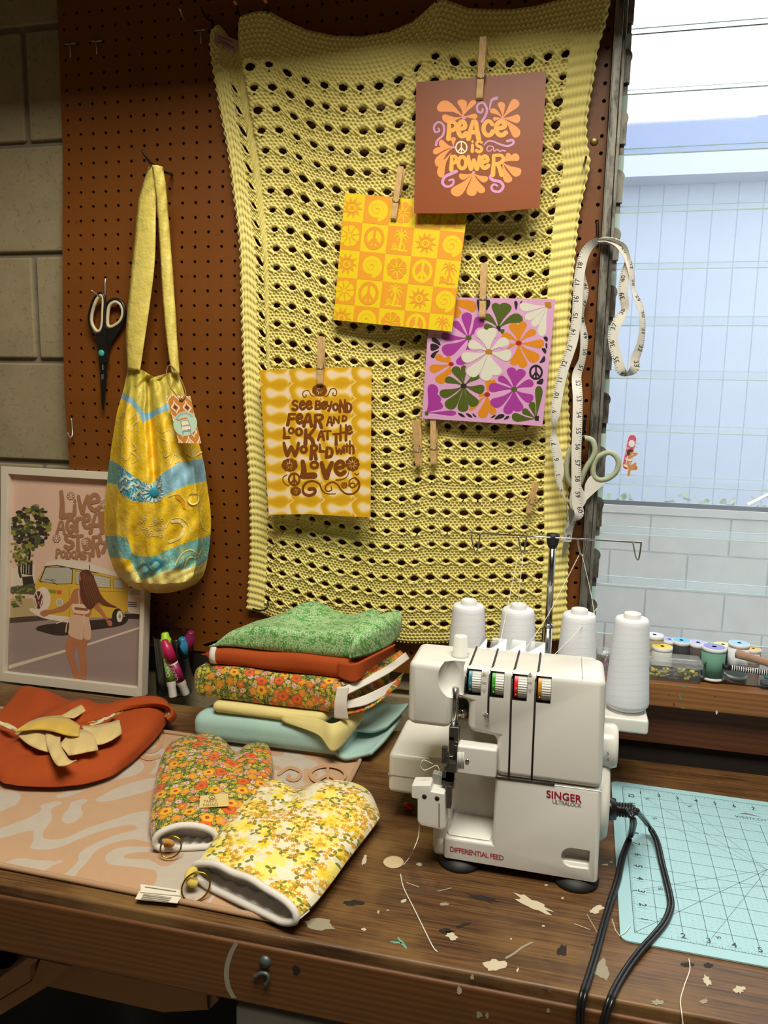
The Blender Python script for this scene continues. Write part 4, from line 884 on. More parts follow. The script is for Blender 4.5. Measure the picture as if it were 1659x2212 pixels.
for k in range(6): t_ = -2.6+k*.42; ba.stroke([(1235,1150), (1235+62*math.cos(t_), 1150+70*math.sin(t_))], 9, 7, 1, smooth=False)
for k in range(14): t_ = k*.449; ba.petal(985+26*math.cos(t_), 1375+26*math.sin(t_), 985+66*math.cos(t_), 1375+66*math.sin(t_), 17, 10, 1)
ba.ell(985, 1375, 30, 32, 9, 2)
for x, y, r in ((815,1290,40),(860,1330,30),(800,1350,26),(900,1380,30)): ba.stroke([(x-r,y+8),(x-r*.3,y-r*.5),(x+r*.4,y),(x+r,y-r*.3)], 15, 10, 1)
r5 = random.Random(3)
for k in range(34): x, y = 870+190*r5.random(), 1535+120*r5.random(); ba.stroke([(x+11*math.cos(t_), y+8*math.sin(t_)) for t_ in np.linspace(0, 6.28, 9)], 4, 7, 1, smooth=False)
MBAG += [plain('pale_yellow_dye', 'efdc86', .55), plain('deep_yellow_dye', 'd79a08', .5), plain('teal_dye', '2a8fae', .5), plain('mint_dye', 'cfe0cf', .55)]
Ab = np.concatenate(ba.g.v); nB = len(P)+len(vb_)
o = mesh('patchwork_body', np.concatenate([P, vb_, Ab]), [tuple(f) for f in F]+Fb+[[i+nB for i in f] for f in ba.g.f], MBAG, bag, True, list(mi)+[6]*len(Fb)+ba.g.m)
def ribbon_px(L, R_, n=6, bulge=.002):
    l, r = cr(L, n), cr(R_, n); V = []; m = len(l)
    for i in range(m):
        for k in range(7):
            t = k/6; x, y, d = l[i]*(1-t)+r[i]*t; V.append(Yp(x, y, d-bulge*math.sin(PI*t)+.0012*math.sin(i*.9+k)))
    return np.array(V), [(i*7+k, i*7+k+1, (i+1)*7+k+1, (i+1)*7+k) for i in range(m-1) for k in range(6)]
M_STRAP = m_satin('yellow_strap_satin', srgb('e6cd5a'), srgb('f0de7a'), srgb('e9dc88'), .38, 14, .4)
for L, R_ in (([(322,362,-.064),(312,395,-.058),(300,440,-.054),(292,520,-.05),(280,640,-.048),(274,720,-.045),(276,798,-.040)], [(338,356,-.066),(338,400,-.062),(337,450,-.058),(335,560,-.055),(325,650,-.053),(312,740,-.051),(303,800,-.049)]),
              ([(330,356,-.072),(336,400,-.068),(341,450,-.06),(346,520,-.052),(353,640,-.050),(362,740,-.049),(372,806,-.05)], [(350,360,-.066),(357,400,-.06),(361,450,-.052),(367,520,-.046),(376,640,-.044),(382,740,-.042),(387,808,-.040)])):
    v, f = ribbon_px(L, R_, 8, .004); o = mesh('strap', v, f, M_STRAP, bag, True); m = o.modifiers.new('s', 'SOLIDIFY'); m.thickness = .002
# paper swing tag
TG = [pxz2(q) for q in ((1068,755),(1218,757),(1288,1058),(1145,1058))]
pl = Plane(Yp(*TG[0], -.098), Yp(*TG[1], -.094), Yp(*TG[3], -.116)); a = Art(pl, 2.963, 0, 600)
MT = [paper('orange_tag_card', 'c47a2c', .5), paper('cream_tag_ink', 'ead8bc', .5), paper('brown_tag_ink', '5b2f14', .5), paper('aqua_tag_ink', 'b4cdb8', .5), paper('grey_tag_ink', '7f948a', .5)]
def tg(u, v): return (1068+150*u+v*77+(-7*u*v), 755+v*303+2*u)
for r in range(5):
    for c in range(3):
        cx, cy = c*.5+(.25 if r % 2 else 0), r*.25
        pts = [(cx, cy-.16), (cx+.05, cy-.09), (cx+.19, cy), (cx+.05, cy+.08), (cx, cy+.13), (cx-.05, cy+.08), (cx-.19, cy), (cx-.05, cy-.09)]
        clipped = clip_poly(cr(pts, 4, True)); 
        if len(clipped) > 2: a.poly([tg(*q) for q in clipped], 1, 1)
        for k, m in ((.68, 0), (.42, 2 if r % 2 else 1)):
            cl = clip_poly([(cx+(x-cx)*k, cy+(y-cy)*k) for x, y in cr(pts, 4, True)])
            if len(cl) > 2: a.poly([tg(*q) for q in cl], m, 2 if k > .5 else 3)
a.ell(1187, 935, 76, 80, 3, 4, .3)
for k, t in enumerate(np.linspace(math.radians(200), math.radians(318), 15)): a.stroke([(1187+64*math.cos(t), 928+64*math.sin(t)), (1187+54*math.cos(t), 928+54*math.sin(t))], 5, 4, 5, smooth=False)
a.stroke([(1140,915),(1165,905),(1195,900)], 10, 0, 5); a.poly([(1155,918),(1205,908),(1222,950),(1225,985),(1170,990),(1160,955)], 4, 5); a.poly([(1160,922),(1202,914),(1212,940),(1168,948)], 1, 6); a.poly([(1164,955),(1218,948),(1220,962),(1192,978),(1166,968)], 1, 6); a.ell(1172, 972, 7, 8, 1, 7); a.ell(1214, 964, 7, 8, 1, 7); a.stroke([(1172,993),(1172,1000)], 8, 4, 5, smooth=False); a.stroke([(1220,988),(1222,996)], 8, 4, 5, smooth=False)
a.ell(1160, 785, 13, 13, 2, 5)
tag_ = thing('swing_tag', 'patterned orange paper tag tied with twine to the tote bag', 'tag', pl(390, 855))
a.sheet('card', [(1068,755),(1218,757),(1288,1058),(1145,1058)], MT, tag_)
M_TWINE = plain('jute_twine', '8f7440', .9, var=.3, sc=400)
ptw = [pl(1160/2.963, 600+785/2.963, .002), Yp(1120/2.963, 600+740/2.963, -.090), Yp(1085/2.963, 600+690/2.963, -.075), Yp(1065/2.963, 600+610/2.963, -.055), Yp(1085/2.963, 600+560/2.963, -.052), Yp(1130/2.963, 600+600/2.963, -.058), Yp(1170/2.963, 600+680/2.963, -.075), Yp(1190/2.963, 600+745/2.963, -.095), pl(1170/2.963, 600+788/2.963, .002)]
G().tube(cr(ptw, 6), .0011, 6).obj('twine', M_TWINE, tag_, True)
# ================================================================== scissors
def sc_tools(label, S, ox, oy, y0, loops, shanks, blades, piv, cat='scissors'):
    t = thing('scissors', label, cat, Yp(ox+piv[0]/S, oy+piv[1]/S, y0), 'scissors on the pegboard')
    z = lambda q, d=0.: Yp(ox+q[0]/S, oy+q[1]/S, y0+(q[2] if len(q) > 2 else 0)+d)
    for nm, pts, d, th, m in blades: G().prism([z(q, d) for q in pts], (0, th, 0)).obj(nm, m, t, bevel=.0005)
    for nm, pts, d, th, m, bv in shanks: G().prism([z(q, d) for q in cr(pts, 5, True)], (0, th, 0)).obj(nm, m, t, bevel=bv)
    for nm, pts, r, m, d in loops:
        p = [z(q, d) for q in cr(pts, 5, True)]; v, f = tube(p, r, 10, True); G().add(v, f).obj(nm, m, t, True)
    return t, z
M_BLKP = plain('black_plastic', '15110f', .4); M_CRM = plain('cream_rubber', 'd0bf9d', .55); M_BLADE = plain('steel_blade', 'a8a8a4', .3, 1.0, .1, 100); M_BLKBL = plain('black_coated_blade', '1d1815', .35, .3)
y0 = by(222, 760)-.012
t, z = sc_tools('black scissors with cream inner grips hanging left of the tote bag', 4.425, 120, 500, y0,
    [('handle_loop', [(428,597),(372,652),(333,770),(328,860),(350,925),(395,985),(440,955),(462,880),(466,760),(468,680),(462,620)], .0036, M_BLKP, 0), ('handle_loop', [(490,740),(520,672),(580,652),(640,690),(662,770),(645,850),(595,905),(520,940),(482,900)], .0036, M_BLKP, .003),
     ('inner_grip', [(430,612),(388,665),(352,775),(346,860),(365,915),(400,955),(432,935),(447,870),(452,760),(455,680),(450,630)], .0030, M_CRM, -.0015), ('inner_grip', [(506,745),(532,692),(580,674),(626,706),(643,770),(628,838),(585,885),(525,912),(498,880)], .0030, M_CRM, .0015)],
    [('handle_shank', [(350,940),(395,985),(440,950),(462,900),(478,1000),(480,1100),(500,1240),(418,1250),(405,1120),(385,1020)], -.004, .004, M_BLKP, .001), ('handle_shank', [(482,900),(520,935),(600,905),(655,860),(600,960),(535,1060),(505,1150),(470,1240),(420,1240),(430,1150),(465,1050)], .0002, .004, M_BLKP, .001)],
    [('blade', [(424,1235),(492,1235),(486,1400),(460,1700),(446,1710),(438,1650)], -.002, .0018, M_BLKBL), ('blade', [(418,1240),(470,1240),(462,1500),(452,1706),(442,1690)], .001, .0018, M_BLKBL)], (437, 1163))
G().lathe([(0, .0018), (.0045, .0016), (.0060, .0004), (.0060, -.001)], Matrix.Translation(z((437, 1163), -.0045)) @ Matrix.Rotation(PI/2, 4, 'X')).obj('pivot_screw', plain('teal_plastic', '3fa497', .4), t, True)
pl = Plane(z((440,1260),-.0022), z((480,1260),-.0022), z((455,1500),-.0022)); a = Art(pl, 4.425, 120, 500, base=.0001); a.text('Scotch', 446, 1258, 24, 0, 1, (0, 1), (1, 0)); a.text('Titanium', 452, 1365, 13, 0, 1, (0, 1), (1, 0)); a.text('Non-Stick', 440, 1365, 13, 0, 1, (0, 1), (1, 0)); a.g.obj('blade_lettering', paper('grey_blade_print', 'a59c90'), t)
M_WHP = plain('white_plastic', 'd9d6cc', .35); M_SAGE = plain('sage_rubber', 'a3a98c', .6, sc=900)
y0 = -.030
t, z = sc_tools('white scissors with sage green grips hanging beside the window jamb', 4.425, 1180, 900, y0,
    [('handle_loop', [(372,205),(440,235),(464,320),(440,395),(390,470),(345,560),(315,640),(255,650),(208,590),(197,480),(215,360),(270,270),(320,220)], .0042, M_SAGE, 0), ('handle_loop', [(580,345),(650,365),(688,430),(670,520),(600,585),(520,605),(462,575),(450,500),(480,400)], .0042, M_SAGE, .003),
     ('handle_rim', [(374,193),(450,222),(477,320),(452,400),(400,480),(357,570),(322,655),(250,665),(196,600),(184,480),(203,350),(262,258),(318,208)], .0024, M_WHP, .001), ('handle_rim', [(580,333),(657,354),(700,430),(682,528),(605,598),(515,620),(450,585),(436,500),(470,392)], .0024, M_WHP, .004)],
    [('handle_shank', [(255,655),(320,650),(370,740),(385,800),(345,870),(300,900),(240,880),(220,800)], -.003, .004, M_WHP, .001), ('handle_shank', [(440,560),(520,620),(600,600),(560,640),(470,720),(385,800),(335,880),(360,760),(375,640)], .0008, .004, M_WHP, .001)],
    [('blade', [(262,880),(320,870),(285,1000),(220,1200),(160,1352),(148,1340),(160,1230)], -.0015, .0018, M_BLADE), ('blade', [(225,850),(300,890),(250,1060),(190,1220),(165,1290),(175,1150)], .0012, .0018, M_BLADE)], (320, 840))
# ================================================================== measuring tape
def tape_strip(pts, w, g, art=None):
    """pts: (px, py, depth, twist in degrees); returns the frame along the strip"""
    p = cr(pts, 8); C = np.array([Yp(x, y, d) for x, y, d, t in p]); T = np.gradient(C, axis=0); T /= np.linalg.norm(T, axis=1)[:, None]
    nv_ = np.array([0, -1., 0]); W = np.cross(T, nv_); W /= np.linalg.norm(W, axis=1)[:, None]; N_ = np.cross(W, T)
    th = np.radians(p[:, 3])[:, None]; W2 = W*np.cos(th)+N_*np.sin(th); N2 = np.cross(W2, T); S = np.concatenate([[0], np.cumsum(np.linalg.norm(np.diff(C, axis=0), axis=1))])
    m = len(C); A, B = C-W2*w/2, C+W2*w/2
    g.add(np.concatenate([A, B]), [(i, i+1, m+i+1, m+i) for i in range(m-1)], 0)
    g.add(np.concatenate([A+N2*-.0003, B+N2*-.0003]), [(i, m+i, m+i+1, i+1) for i in range(m-1)], 0)
    def at(s, a, lift=.0003):
        f = lambda M: np.array([np.interp(s, S, M[:, k]) for k in range(3)])
        return f(C)+f(W2)*a+f(N2)*lift
    return at, S[-1]
g = G(); W_ = .0150
MTP = [paper('white_tape_vinyl', 'd6d2c8', .5), paper('black_tape_print', '1c1a1c', .5)]
def tape_marks(at, L, n0, dn, s0, flip=1, step=.0254):
    k = 0; s = s0
    while s < L-.004:
        v, f = typeset(str(n0+dn*k), 'CENTER'); 
        g.add([at(s-flip*a*.0105, flip*(b*.0105-.0015)) for a, b in v], f, 1); s += step; k += 1
    q = .0016; i = 0
    while q < L-.001:
        h = .0028 if i % 2 else .0042; e = flip*W_/2; h = -flip*h; g.add([at(q-.00018, e), at(q+.00018, e), at(q+.00018, e+h), at(q-.00018, e+h)], [(0, 1, 2, 3)], 1); q += .00318; i += 1
    return
at, L = tape_strip([(1291,519,-.034,60),(1276,530,-.036,40),(1263,548,-.036,15),(1254,580,-.036,0),(1249,620,-.036,5),(1246,680,-.036,0),(1239,730,-.036,0),(1230,762,-.038,10),(1217,800,-.040,5),(1206,850,-.042,0),(1200,890,-.044,15),(1197,925,-.044,78),(1197,950,-.046,30),(1203,980,-.046,0),(1208,1015,-.046,5),(1209,1042,-.046,55),(1222,1085,-.044,85),(1227,1120,-.044,80),(1223,1170,-.044,30)], W_, g)
tape_marks(at, L, 18, -1, .046, 1)
at, L = tape_strip([(1291,520,-.026,60),(1272,540,-.024,60),(1258,585,-.024,55),(1264,630,-.026,45),(1257,680,-.028,65),(1262,730,-.030,40),(1258,775,-.030,45),(1246,812,-.032,15),(1248,860,-.042,0),(1247,920,-.048,0),(1245,980,-.050,0),(1245,1040,-.050,0),(1246,1085,-.050,5),(1251,1110,-.050,15),(1238,1128,-.050,70),(1228,1150,-.046,30),(1224,1170,-.044,10)], W_, g)
tape_marks(at, L, 45, 1, .05, -1, .0254)
at, L = tape_strip([(1292,518,-.030,60),(1312,517,-.032,50),(1335,526,-.034,35),(1353,552,-.034,40),(1364,590,-.034,50),(1368,625,-.034,60),(1380,655,-.034,45),(1388,690,-.034,50),(1384,740,-.034,40),(1372,775,-.034,20),(1371,795,-.034,15),(1355,808,-.034,65),(1342,800,-.034,20),(1334,775,-.034,0),(1325,740,-.034,5),(1327,710,-.034,0),(1340,685,-.034,25),(1350,665,-.034,45),(1346,630,-.034,20),(1350,590,-.034,35),(1355,560,-.034,65),(1345,535,-.034,50),(1318,521,-.034,65),(1293,520,-.030,70)], W_, g)
tape_marks(at, L, 25, 1, .02, -1)
tp = thing('measuring_tape', 'white tailor measuring tape looped over a hook beside the window', 'measuring tape', Yp(1291, 520, -.03))
g.obj2('tape', MTP, tp, True)
# ================================================================== framed poster leaning on the wall
PBL, PBR = Zp(0, 1471, .9), Zp(305.5, 1507, .9); PTL = Yp(1.7, 1007, -.030)
pp = Plane(PBL, PBR, PTL)
po = thing('framed_poster', 'white framed photo poster of a yellow van and a person, leaning against the wall', 'picture', PBL)
M_FRM = paper('white_frame_wood', 'cfc4b2', .45)
out_ = [(1.7, 1007), (319, 1024), (305.5, 1507), (0-2.2, 1471)]; inn = [(17.5, 1024), (309, 1041), (297, 1486), (7.4, 1452.6)]
O = [pp(*q, 0) for q in out_]; I = [pp(*q, 0) for q in inn]; nb_ = -pp.n*.024
g = G()
for i in range(4):
    j = (i+1) % 4; g2 = [O[i], O[j], I[j], I[i]]; g.prism(g2, nb_)
g.obj('frame', M_FRM, po, bevel=.0007)
G().prism([pp(*q, -.022) for q in out_], -pp.n*.003).obj('backing_board', plain('dark_backing', '2b2119', .8), po)
MPO = [paper('sky_pink_print', 'd4b09c', .5)]+[paper('poster_ink_'+n_, c, .5) for n_, c in (('asphalt','94807a'),('dark_brown','33281f'),('sand','b39b6d'),('leaf_green','4c5136'),('olive','84822f'),('white','dccbb8'),('yellow','cfa436'),('cream','d3c5b2'),('glass_grey','aba896'),('deep_red','5d2722'),('orange','c9552a'),('lettering','9d6f4f'),('skin','ad6c48'),('hair','5b3221'),('hair_light','8a5638'),('shorts','cda98c'),('top','d9b9a0'),('kerb','4f3c2c'),('line','d5c1aa'),('skin_shadow','8a5036'))]
ink = {n_: i+1 for i, n_ in enumerate(('asphalt','dark_brown','sand','leaf_green','olive','white','yellow','cream','glass_grey','deep_red','orange','lettering','skin','hair','hair_light','shorts','top','kerb','line','skin_shadow'))}
gA = Art(pp, 2.9625, 0, 980, base=-.012, step=.00006); a = Art(pp, 4.879, 0, 1180, base=-.012, step=.00006); a.g = gA.g
ink_c = [(x*4.879, (y-1180)*4.879) for x, y in inn]
R2 = random.Random(8)
def I_(n_): return ink[n_]
a.poly([(52,760),(1478,690),(1449,1493),(36,1330)], I_('asphalt'), 1)
a.poly([(68,560),(420,560),(440,745),(60,775)], I_('sand'), 2); a.poly([(60,765),(300,745),(440,750),(460,790),(58,822)], I_('kerb'), 3)
a.poly([(75,240),(325,200),(325,440),(72,440)], I_('cream'), 2); a.poly([(185,170),(300,155),(298,315),(185,300)], I_('dark_brown'), 3)
for i in range(3): a.stroke([(205+i*28, 170), (205+i*28, 300)], 6, I_('cream'), 4, smooth=False)
a.poly([(68,440),(330,400),(335,520),(66,500)], I_('leaf_green'), 3)
for i in range(60): a.ell(R2.uniform(85,310), R2.uniform(420,505), R2.uniform(6,18), R2.uniform(5,12), I_(R2.choice(['leaf_green','olive','leaf_green'])), 4)
for i in range(70): a.ell(R2.gauss(170,55), R2.gauss(110,50), 16, 12, I_(R2.choice(['olive','olive','leaf_green'])), 5)
a.stroke([(165,150),(160,260),(175,330)], 26, I_('dark_brown'), 4); a.poly([(190,330),(300,320),(320,400),(200,420)], I_('dark_brown'), 4)
for cx, cy, r in ((180,560,62),(115,620,52)):
    for i in range(26): a.ell(cx+R2.gauss(0,r*.38), cy+R2.gauss(0,r*.36), 14, 11, I_(R2.choice(['olive','leaf_green','sand'])), 5)
for i in range(170):
    t = R2.uniform(0, 2*PI); r = R2.random()**.5; gA.ell(170+118*r*math.cos(t), 470+150*r*math.sin(t)*(1 if math.cos(t) > -.3 else .9), R2.uniform(10,24), R2.uniform(8,16), I_(R2.choice(['dark_brown','dark_brown','leaf_green','leaf_green','olive'])), 6)
gA.stroke([(150,590),(165,640),(150,720)], 14, I_('dark_brown'), 5)
a.poly([(48,1268),(660,1098),(660,1125),(46,1308)], I_('line'), 2); a.poly([(880,1040),(1465,850),(1465,872),(880,1062)], I_('line'), 2)
a.poly(cr([(335,880),(480,830),(1180,770),(1310,755),(1250,845),(900,900),(620,955),(420,920)], 4, True), I_('dark_brown'), 3); a.poly([(1270,725),(1475,720),(1472,780),(1300,775)], I_('dark_brown'), 3)
a.poly([(1312,700),(1312,510),(1345,455),(1480,440),(1474,730),(1330,715)], I_('white'), 4); a.poly([(1318,520),(1352,465),(1478,455),(1478,525)], I_('glass_grey'), 5)
for k in range(3): a.stroke([(1318,600+k*20),(1405,606+k*20)], 9, I_('dark_brown'), 5, smooth=False)
a.poly([(1345,350),(1478,380),(1478,440),(1330,450)], I_('leaf_green'), 3)
a.poly([(322,430),(345,380),(430,210),(735,240),(1290,350),(1308,480),(1312,690),(1180,762),(700,765),(480,745),(400,640)], I_('yellow'), 5)
a.poly(cr([(425,215),(475,165),(690,152),(960,205),(1255,310),(1292,352)], 4).tolist()+[(1000,285),(735,238),(560,205)], I_('cream'), 6); a.stroke([(428,222),(560,208),(735,242),(1000,290)], 9, I_('dark_brown'), 7, smooth=False); a.stroke([(905,205),(905,260)], 10, I_('dark_brown'), 7, smooth=False)
for pts in ([(372,378),(435,225),(690,225),(732,258),(722,405),(560,408)], [(755,262),(830,272),(820,420),(752,405)], [(945,300),(1128,338),(1128,450),(960,440)], [(1152,345),(1262,362),(1278,460),(1155,450)]):
    a.poly(pts, I_('dark_brown'), 7); c_ = np.mean(pts, 0); a.poly([c_+(np.array(p_)-c_)*.94 for p_ in pts], I_('glass_grey'), 8)
for k in range(4): a.stroke([(965,335+k*25),(1122,362+k*25)], 5, I_('white'), 9, smooth=False)
a.stroke([(500,360),(545,365)], 6, I_('dark_brown'), 9, smooth=False); a.stroke([(435,362),(490,365),(560,412)], 5, I_('dark_brown'), 9); a.stroke([(360,352),(400,395)], 5, I_('dark_brown'), 9)
a.poly([(470,462),(555,470),(552,508),(470,500)], I_('olive'), 7); a.poly([(560,472),(612,472),(608,520),(560,512)], I_('orange'), 7)
a.ell(588, 600, 38, 42, I_('cream'), 7); a.ell(588, 600, 28, 32, I_('glass_grey'), 8); a.stroke([(690,430),(692,760)], 5, I_('olive'), 7, smooth=False); a.stroke([(740,470),(1305,490)], 5, I_('olive'), 7, smooth=False)
a.poly(cr([(270,665),(340,670),(480,728),(700,760),(690,815),(520,790),(400,762),(290,705)], 3, True), I_('white'), 8)
a.ell(405, 570, 88, 134, I_('white'), 8, .05); a.ell(368, 572, 58, 108, I_('cream'), 9, .05); a.ell(366, 575, 50, 98, I_('deep_red'), 10, .05)
a.stroke([(340,498),(366,570),(392,498)], 13, I_('white'), 11, smooth=False); a.stroke([(328,560),(346,655),(366,590),(386,655),(406,560)], 13, I_('white'), 11, smooth=False)
a.stroke([(366+50*math.cos(t), 575+98*math.sin(t)) for t in np.linspace(0, 2*PI, 24, False)], 7, I_('white'), 11, closed=True)
for x in (1215, 500): 
    if x > 600: a.ell(x-12, 755, 60, 92, I_('dark_brown'), 6); a.ell(x+10, 750, 32, 62, I_('white'), 7); a.ell(x+12, 750, 12, 24, I_('asphalt'), 8)
# the person seen from behind
sk, sd = I_('skin'), I_('skin_shadow')
a.poly(cr([(690,960),(655,1050),(660,1150),(700,1260),(730,1360),(750,1418),(803,1425),(775,1290),(740,1150),(770,1050),(790,985)], 4, True), sk, 12); a.poly(cr([(790,985),(780,1080),(800,1200),(808,1300),(818,1425),(864,1428),(876,1300),(872,1180),(860,1090),(900,985)], 4, True), sk, 12)
a.poly([(818,1418),(864,1420),(862,1432),(820,1430)], I_('dark_brown'), 13)
a.poly(cr([(770,455),(720,500),(690,580),(600,640),(500,680),(430,680),(380,710),(400,745),(440,750),(500,720),(640,690),(740,600),(760,700),(730,740),(900,750),(940,660),(1000,700),(1080,790),(1110,850),(1145,845),(1140,800),(1095,770),(1050,690),(980,600),(900,480)], 4, True), sk, 12)
a.poly(cr([(735,620),(900,630),(905,660),(890,720),(740,708)], 3, True), I_('top'), 13); a.poly([(748,650),(890,665),(888,690),(750,680)], sd, 14); a.stroke([(790,470),(800,630)], 7, I_('top'), 14, smooth=False); a.stroke([(1085,790),(1108,780)], 8, I_('deep_red'), 14, smooth=False)
a.poly(cr([(715,735),(880,755),(905,790),(922,900),(915,995),(860,990),(845,960),(822,1000),(690,950),(690,860)], 3, True), I_('shorts'), 14); a.stroke([(850,700),(845,810)], 12, I_('top'), 15); a.stroke([(690,780),(665,840),(655,915)], 11, I_('top'), 15); a.stroke([(700,760),(620,800),(555,825)], 9, I_('top'), 15)
a.stroke([(850,860),(846,955)], 3, sd, 15, smooth=False)
a.poly(cr([(795,320),(830,262),(890,255),(935,300),(980,400),(1030,520),(1100,600),(1200,655),(1080,640),(1000,600),(960,640),(910,680),(860,640),(815,560),(805,450)], 4, True), I_('hair'), 15)
for k in range(14): a.stroke([(830+k*7, 275+k*4), (835+k*11, 420), (870+k*14, 520+k*4), (880+k*20, 610+k*3)], 4, I_('hair_light' if k % 2 else 'hair'), 16)
a.poly(cr([(795,330),(805,300),(815,340),(810,375),(798,360)], 3, True), sk, 16)
lt = I_('lettering')
gA.words([('L',352,228,448,428,31),('i',432,290,480,395,22),('V',470,260,548,392,24),('e',535,250,628,372,24)], 30, lt, 17); gA.words([('A',333,428,396,518,15),('G',395,412,462,508,21),('r',455,400,508,505,22),('e',503,382,562,482,21),('A',545,372,645,515,22),('T',595,360,672,498,22)], 24, lt, 17)
gA.words([('S',385,510,455,618,22),('T',440,512,512,622,22),('o',505,538,562,622,22),('R',552,518,630,662,22),('Y',608,508,680,640,22)], 24, lt, 17); gA.words([('P',328,608,366,672),('o',364,620,400,674),('D',398,624,434,677),('C',434,624,467,674),('A',464,624,502,678),('S',499,624,532,682),('T',530,630,572,688)], 13, lt, 17)
for x, y, r in ((430,270,26),(645,325,26),(338,545,26),(522,568,24)):
    gA.flower(x, y, r, 7, lt, 17, .2, .7); gA.flower(x, y, r*.85, 7, 0, 18, .2, .5); gA.ell(x, y, r*.22, r*.22, I_('cream'), 19)
qq = [pp(*q, -.0122) for q in inn]; gA.g.prism(qq, -pp.n*.001, 0)
gA.g.obj2('photo_print', MPO, po)
mesh('glazing', [pp(*q, -.006) for q in inn], [(0, 1, 2, 3)], m_clear('picture_glazing', rough=.08, mixf=.35), po, label='clear glazing')
# ================================================================== glass tumbler with markers
tc = Zp(378, 1496, .9); tc[2] = .9
tum = thing('glass_tumbler', 'clear straight-sided drinking glass holding markers, beside the framed poster', 'glass', tc)
def m_glass(name, col):
    a = N(name); t = a.t; tr = t.nodes.new('ShaderNodeBsdfTransparent'); gs = t.nodes.new('ShaderNodeBsdfGlossy'); m = t.nodes.new('ShaderNodeMixShader'); gs.inputs['Roughness'].default_value = .04
    lw = a.n('ShaderNodeLayerWeight', 'Facing', {'Blend': .35}); t.links.new(a.mix(lw, col, tuple(x*.62 for x in col)), tr.inputs[0])
    t.links.new(a.math('MULTIPLY', a.n('ShaderNodeFresnel', 0, {'IOR': 1.5}), .8), m.inputs[0]); t.links.new(tr.outputs[0], m.inputs[1]); t.links.new(gs.outputs[0], m.inputs[2]); t.links.new(m.outputs[0], t.nodes['Material Output'].inputs[0]); return a.m
M_GLASS = m_glass('tumbler_glass', (.95, .975, .96))
G().lathe([(0, .0005), (.030, .0005), (.0345, .003), (.0372, .112), (.0380, .1145), (.0372, .116), (.0352, .114), (.0325, .012), (.028, .009), (0, .0085)], Matrix.Translation(tc), 40).obj('glass_wall', M_GLASS, tum, True)
M_MBODY = paper('white_marker_barrel', 'd9d6cf', .35)
def marker(label, top, bot, col, lcol, txt):
    A, B = np.array(top), np.array(bot); ln = np.linalg.norm(A-B); M = frame_from((1, 0, 0), Vector(A-B), B); 
    # turn the printing to the front
    zax = Vector(A-B).normalized(); xax = Vector((1, -.0, 0)); xax = (xax-zax*xax.dot(zax)).normalized(); M = frame_from(xax, zax, B)
    t = thing('marker', label, 'marker', B, 'markers in the glass tumbler'); r = .0088
    G().lathe([(0, 0), (r*.78, .0), (r*.86, .002), (r*.88, .020), (r, .022), (r, ln*.66), (r*.8, ln*.67), (0, ln*.67)], M, 20).obj('barrel', M_MBODY, t, True)
    G().lathe([(r*1.02, .030), (r*1.02, ln*.58)], M, 20).obj('printed_sleeve', paper('marker_print_'+lcol, lcol, .4), t, True)
    G().lathe([(r*1.05, ln*.62), (r*1.16, ln*.62), (r*1.12, ln*.9), (r*.9, ln*.91), (r*.75, ln*.985), (r*.55, ln), (0, ln)], M, 20).obj('cap', paper('marker_cap_'+col, col, .35), t, True)
    v, f = typeset(txt, 'LEFT'); gg = G(); h = .0105
    gg.add([tuple(M @ Vector((r*1.05*math.sin((b-.35)*h/r), -r*1.05*math.cos((b-.35)*h/r), ln*.54-a_*h))) for a_, b in v], f); gg.obj2('lettering', M_MBODY, t)
z0 = .911
marker('lime green capped marker standing at the left of the glass', Yp(356, 1366, -.066), Zp(374, 1506, z0), '9ccb2b', '6f9c2e', 'EXPO')
marker('magenta capped marker leaning at the front of the glass', Yp(354, 1383, -.085), Zp(402, 1500, z0), 'b01f52', '8f1f54', 'EXPO')
marker('blue capped marker in the glass behind the magenta one', Yp(393, 1378, -.055), Zp(403, 1482, z0), '2b7ba6', '2a4f93', 'EXPO')
marker('dark purple capped marker at the back right rim of the glass', Yp(413, 1364, -.044), Zp(386, 1478, z0), '7a1d4c', '5b2150', 'EXPO')
# ================================================================== printed fabrics
def flower_mask(q, uv, scale, R, npet, depth, seedoff, thr, center=.28, rnd=.85, minr=0.):
    m = q.math; v = q.map(uv, (scale, scale, 1), (seedoff, seedoff*.7, 0))
    vo = q.n('ShaderNodeTexVoronoi', None, {'Vector': v, 'Scale': 1.0, 'Randomness': rnd}, voronoi_dimensions='2D', feature='F1')
    d = q.n('ShaderNodeVectorMath', 0, {0: v, 1: vo.outputs['Position']}, operation='SUBTRACT'); s = q.sep(d); ang = m('ARCTAN2', s[1], s[0]); r = vo.outputs['Distance']
    cs = q.n('ShaderNodeSeparateColor', None, {0: vo.outputs['Color']}).outputs
    lim = m('MULTIPLY', R, m('SUBTRACT', 1.0, m('MULTIPLY', depth, m('ADD', .5, m('MULTIPLY', .5, m('COSINE', m('ADD', m('MULTIPLY', ang, npet), m('MULTIPLY', cs[1], 6.28))))))))
    gate = m('GREATER_THAN', cs[0], thr); mask = m('MULTIPLY', m('LESS_THAN', r, lim), gate); cen = m('MULTIPLY', m('LESS_THAN', r, R*center), gate)
    return mask, cen, cs, m('DIVIDE', r, lim)
def weave(q, st=.25):
    n_ = q.noise(q.obj(), 420, 2); q.bump(q.math('ADD', q.math('MULTIPLY', n_, .4), q.noise(q.obj(), 40, 3)), st, .0015)
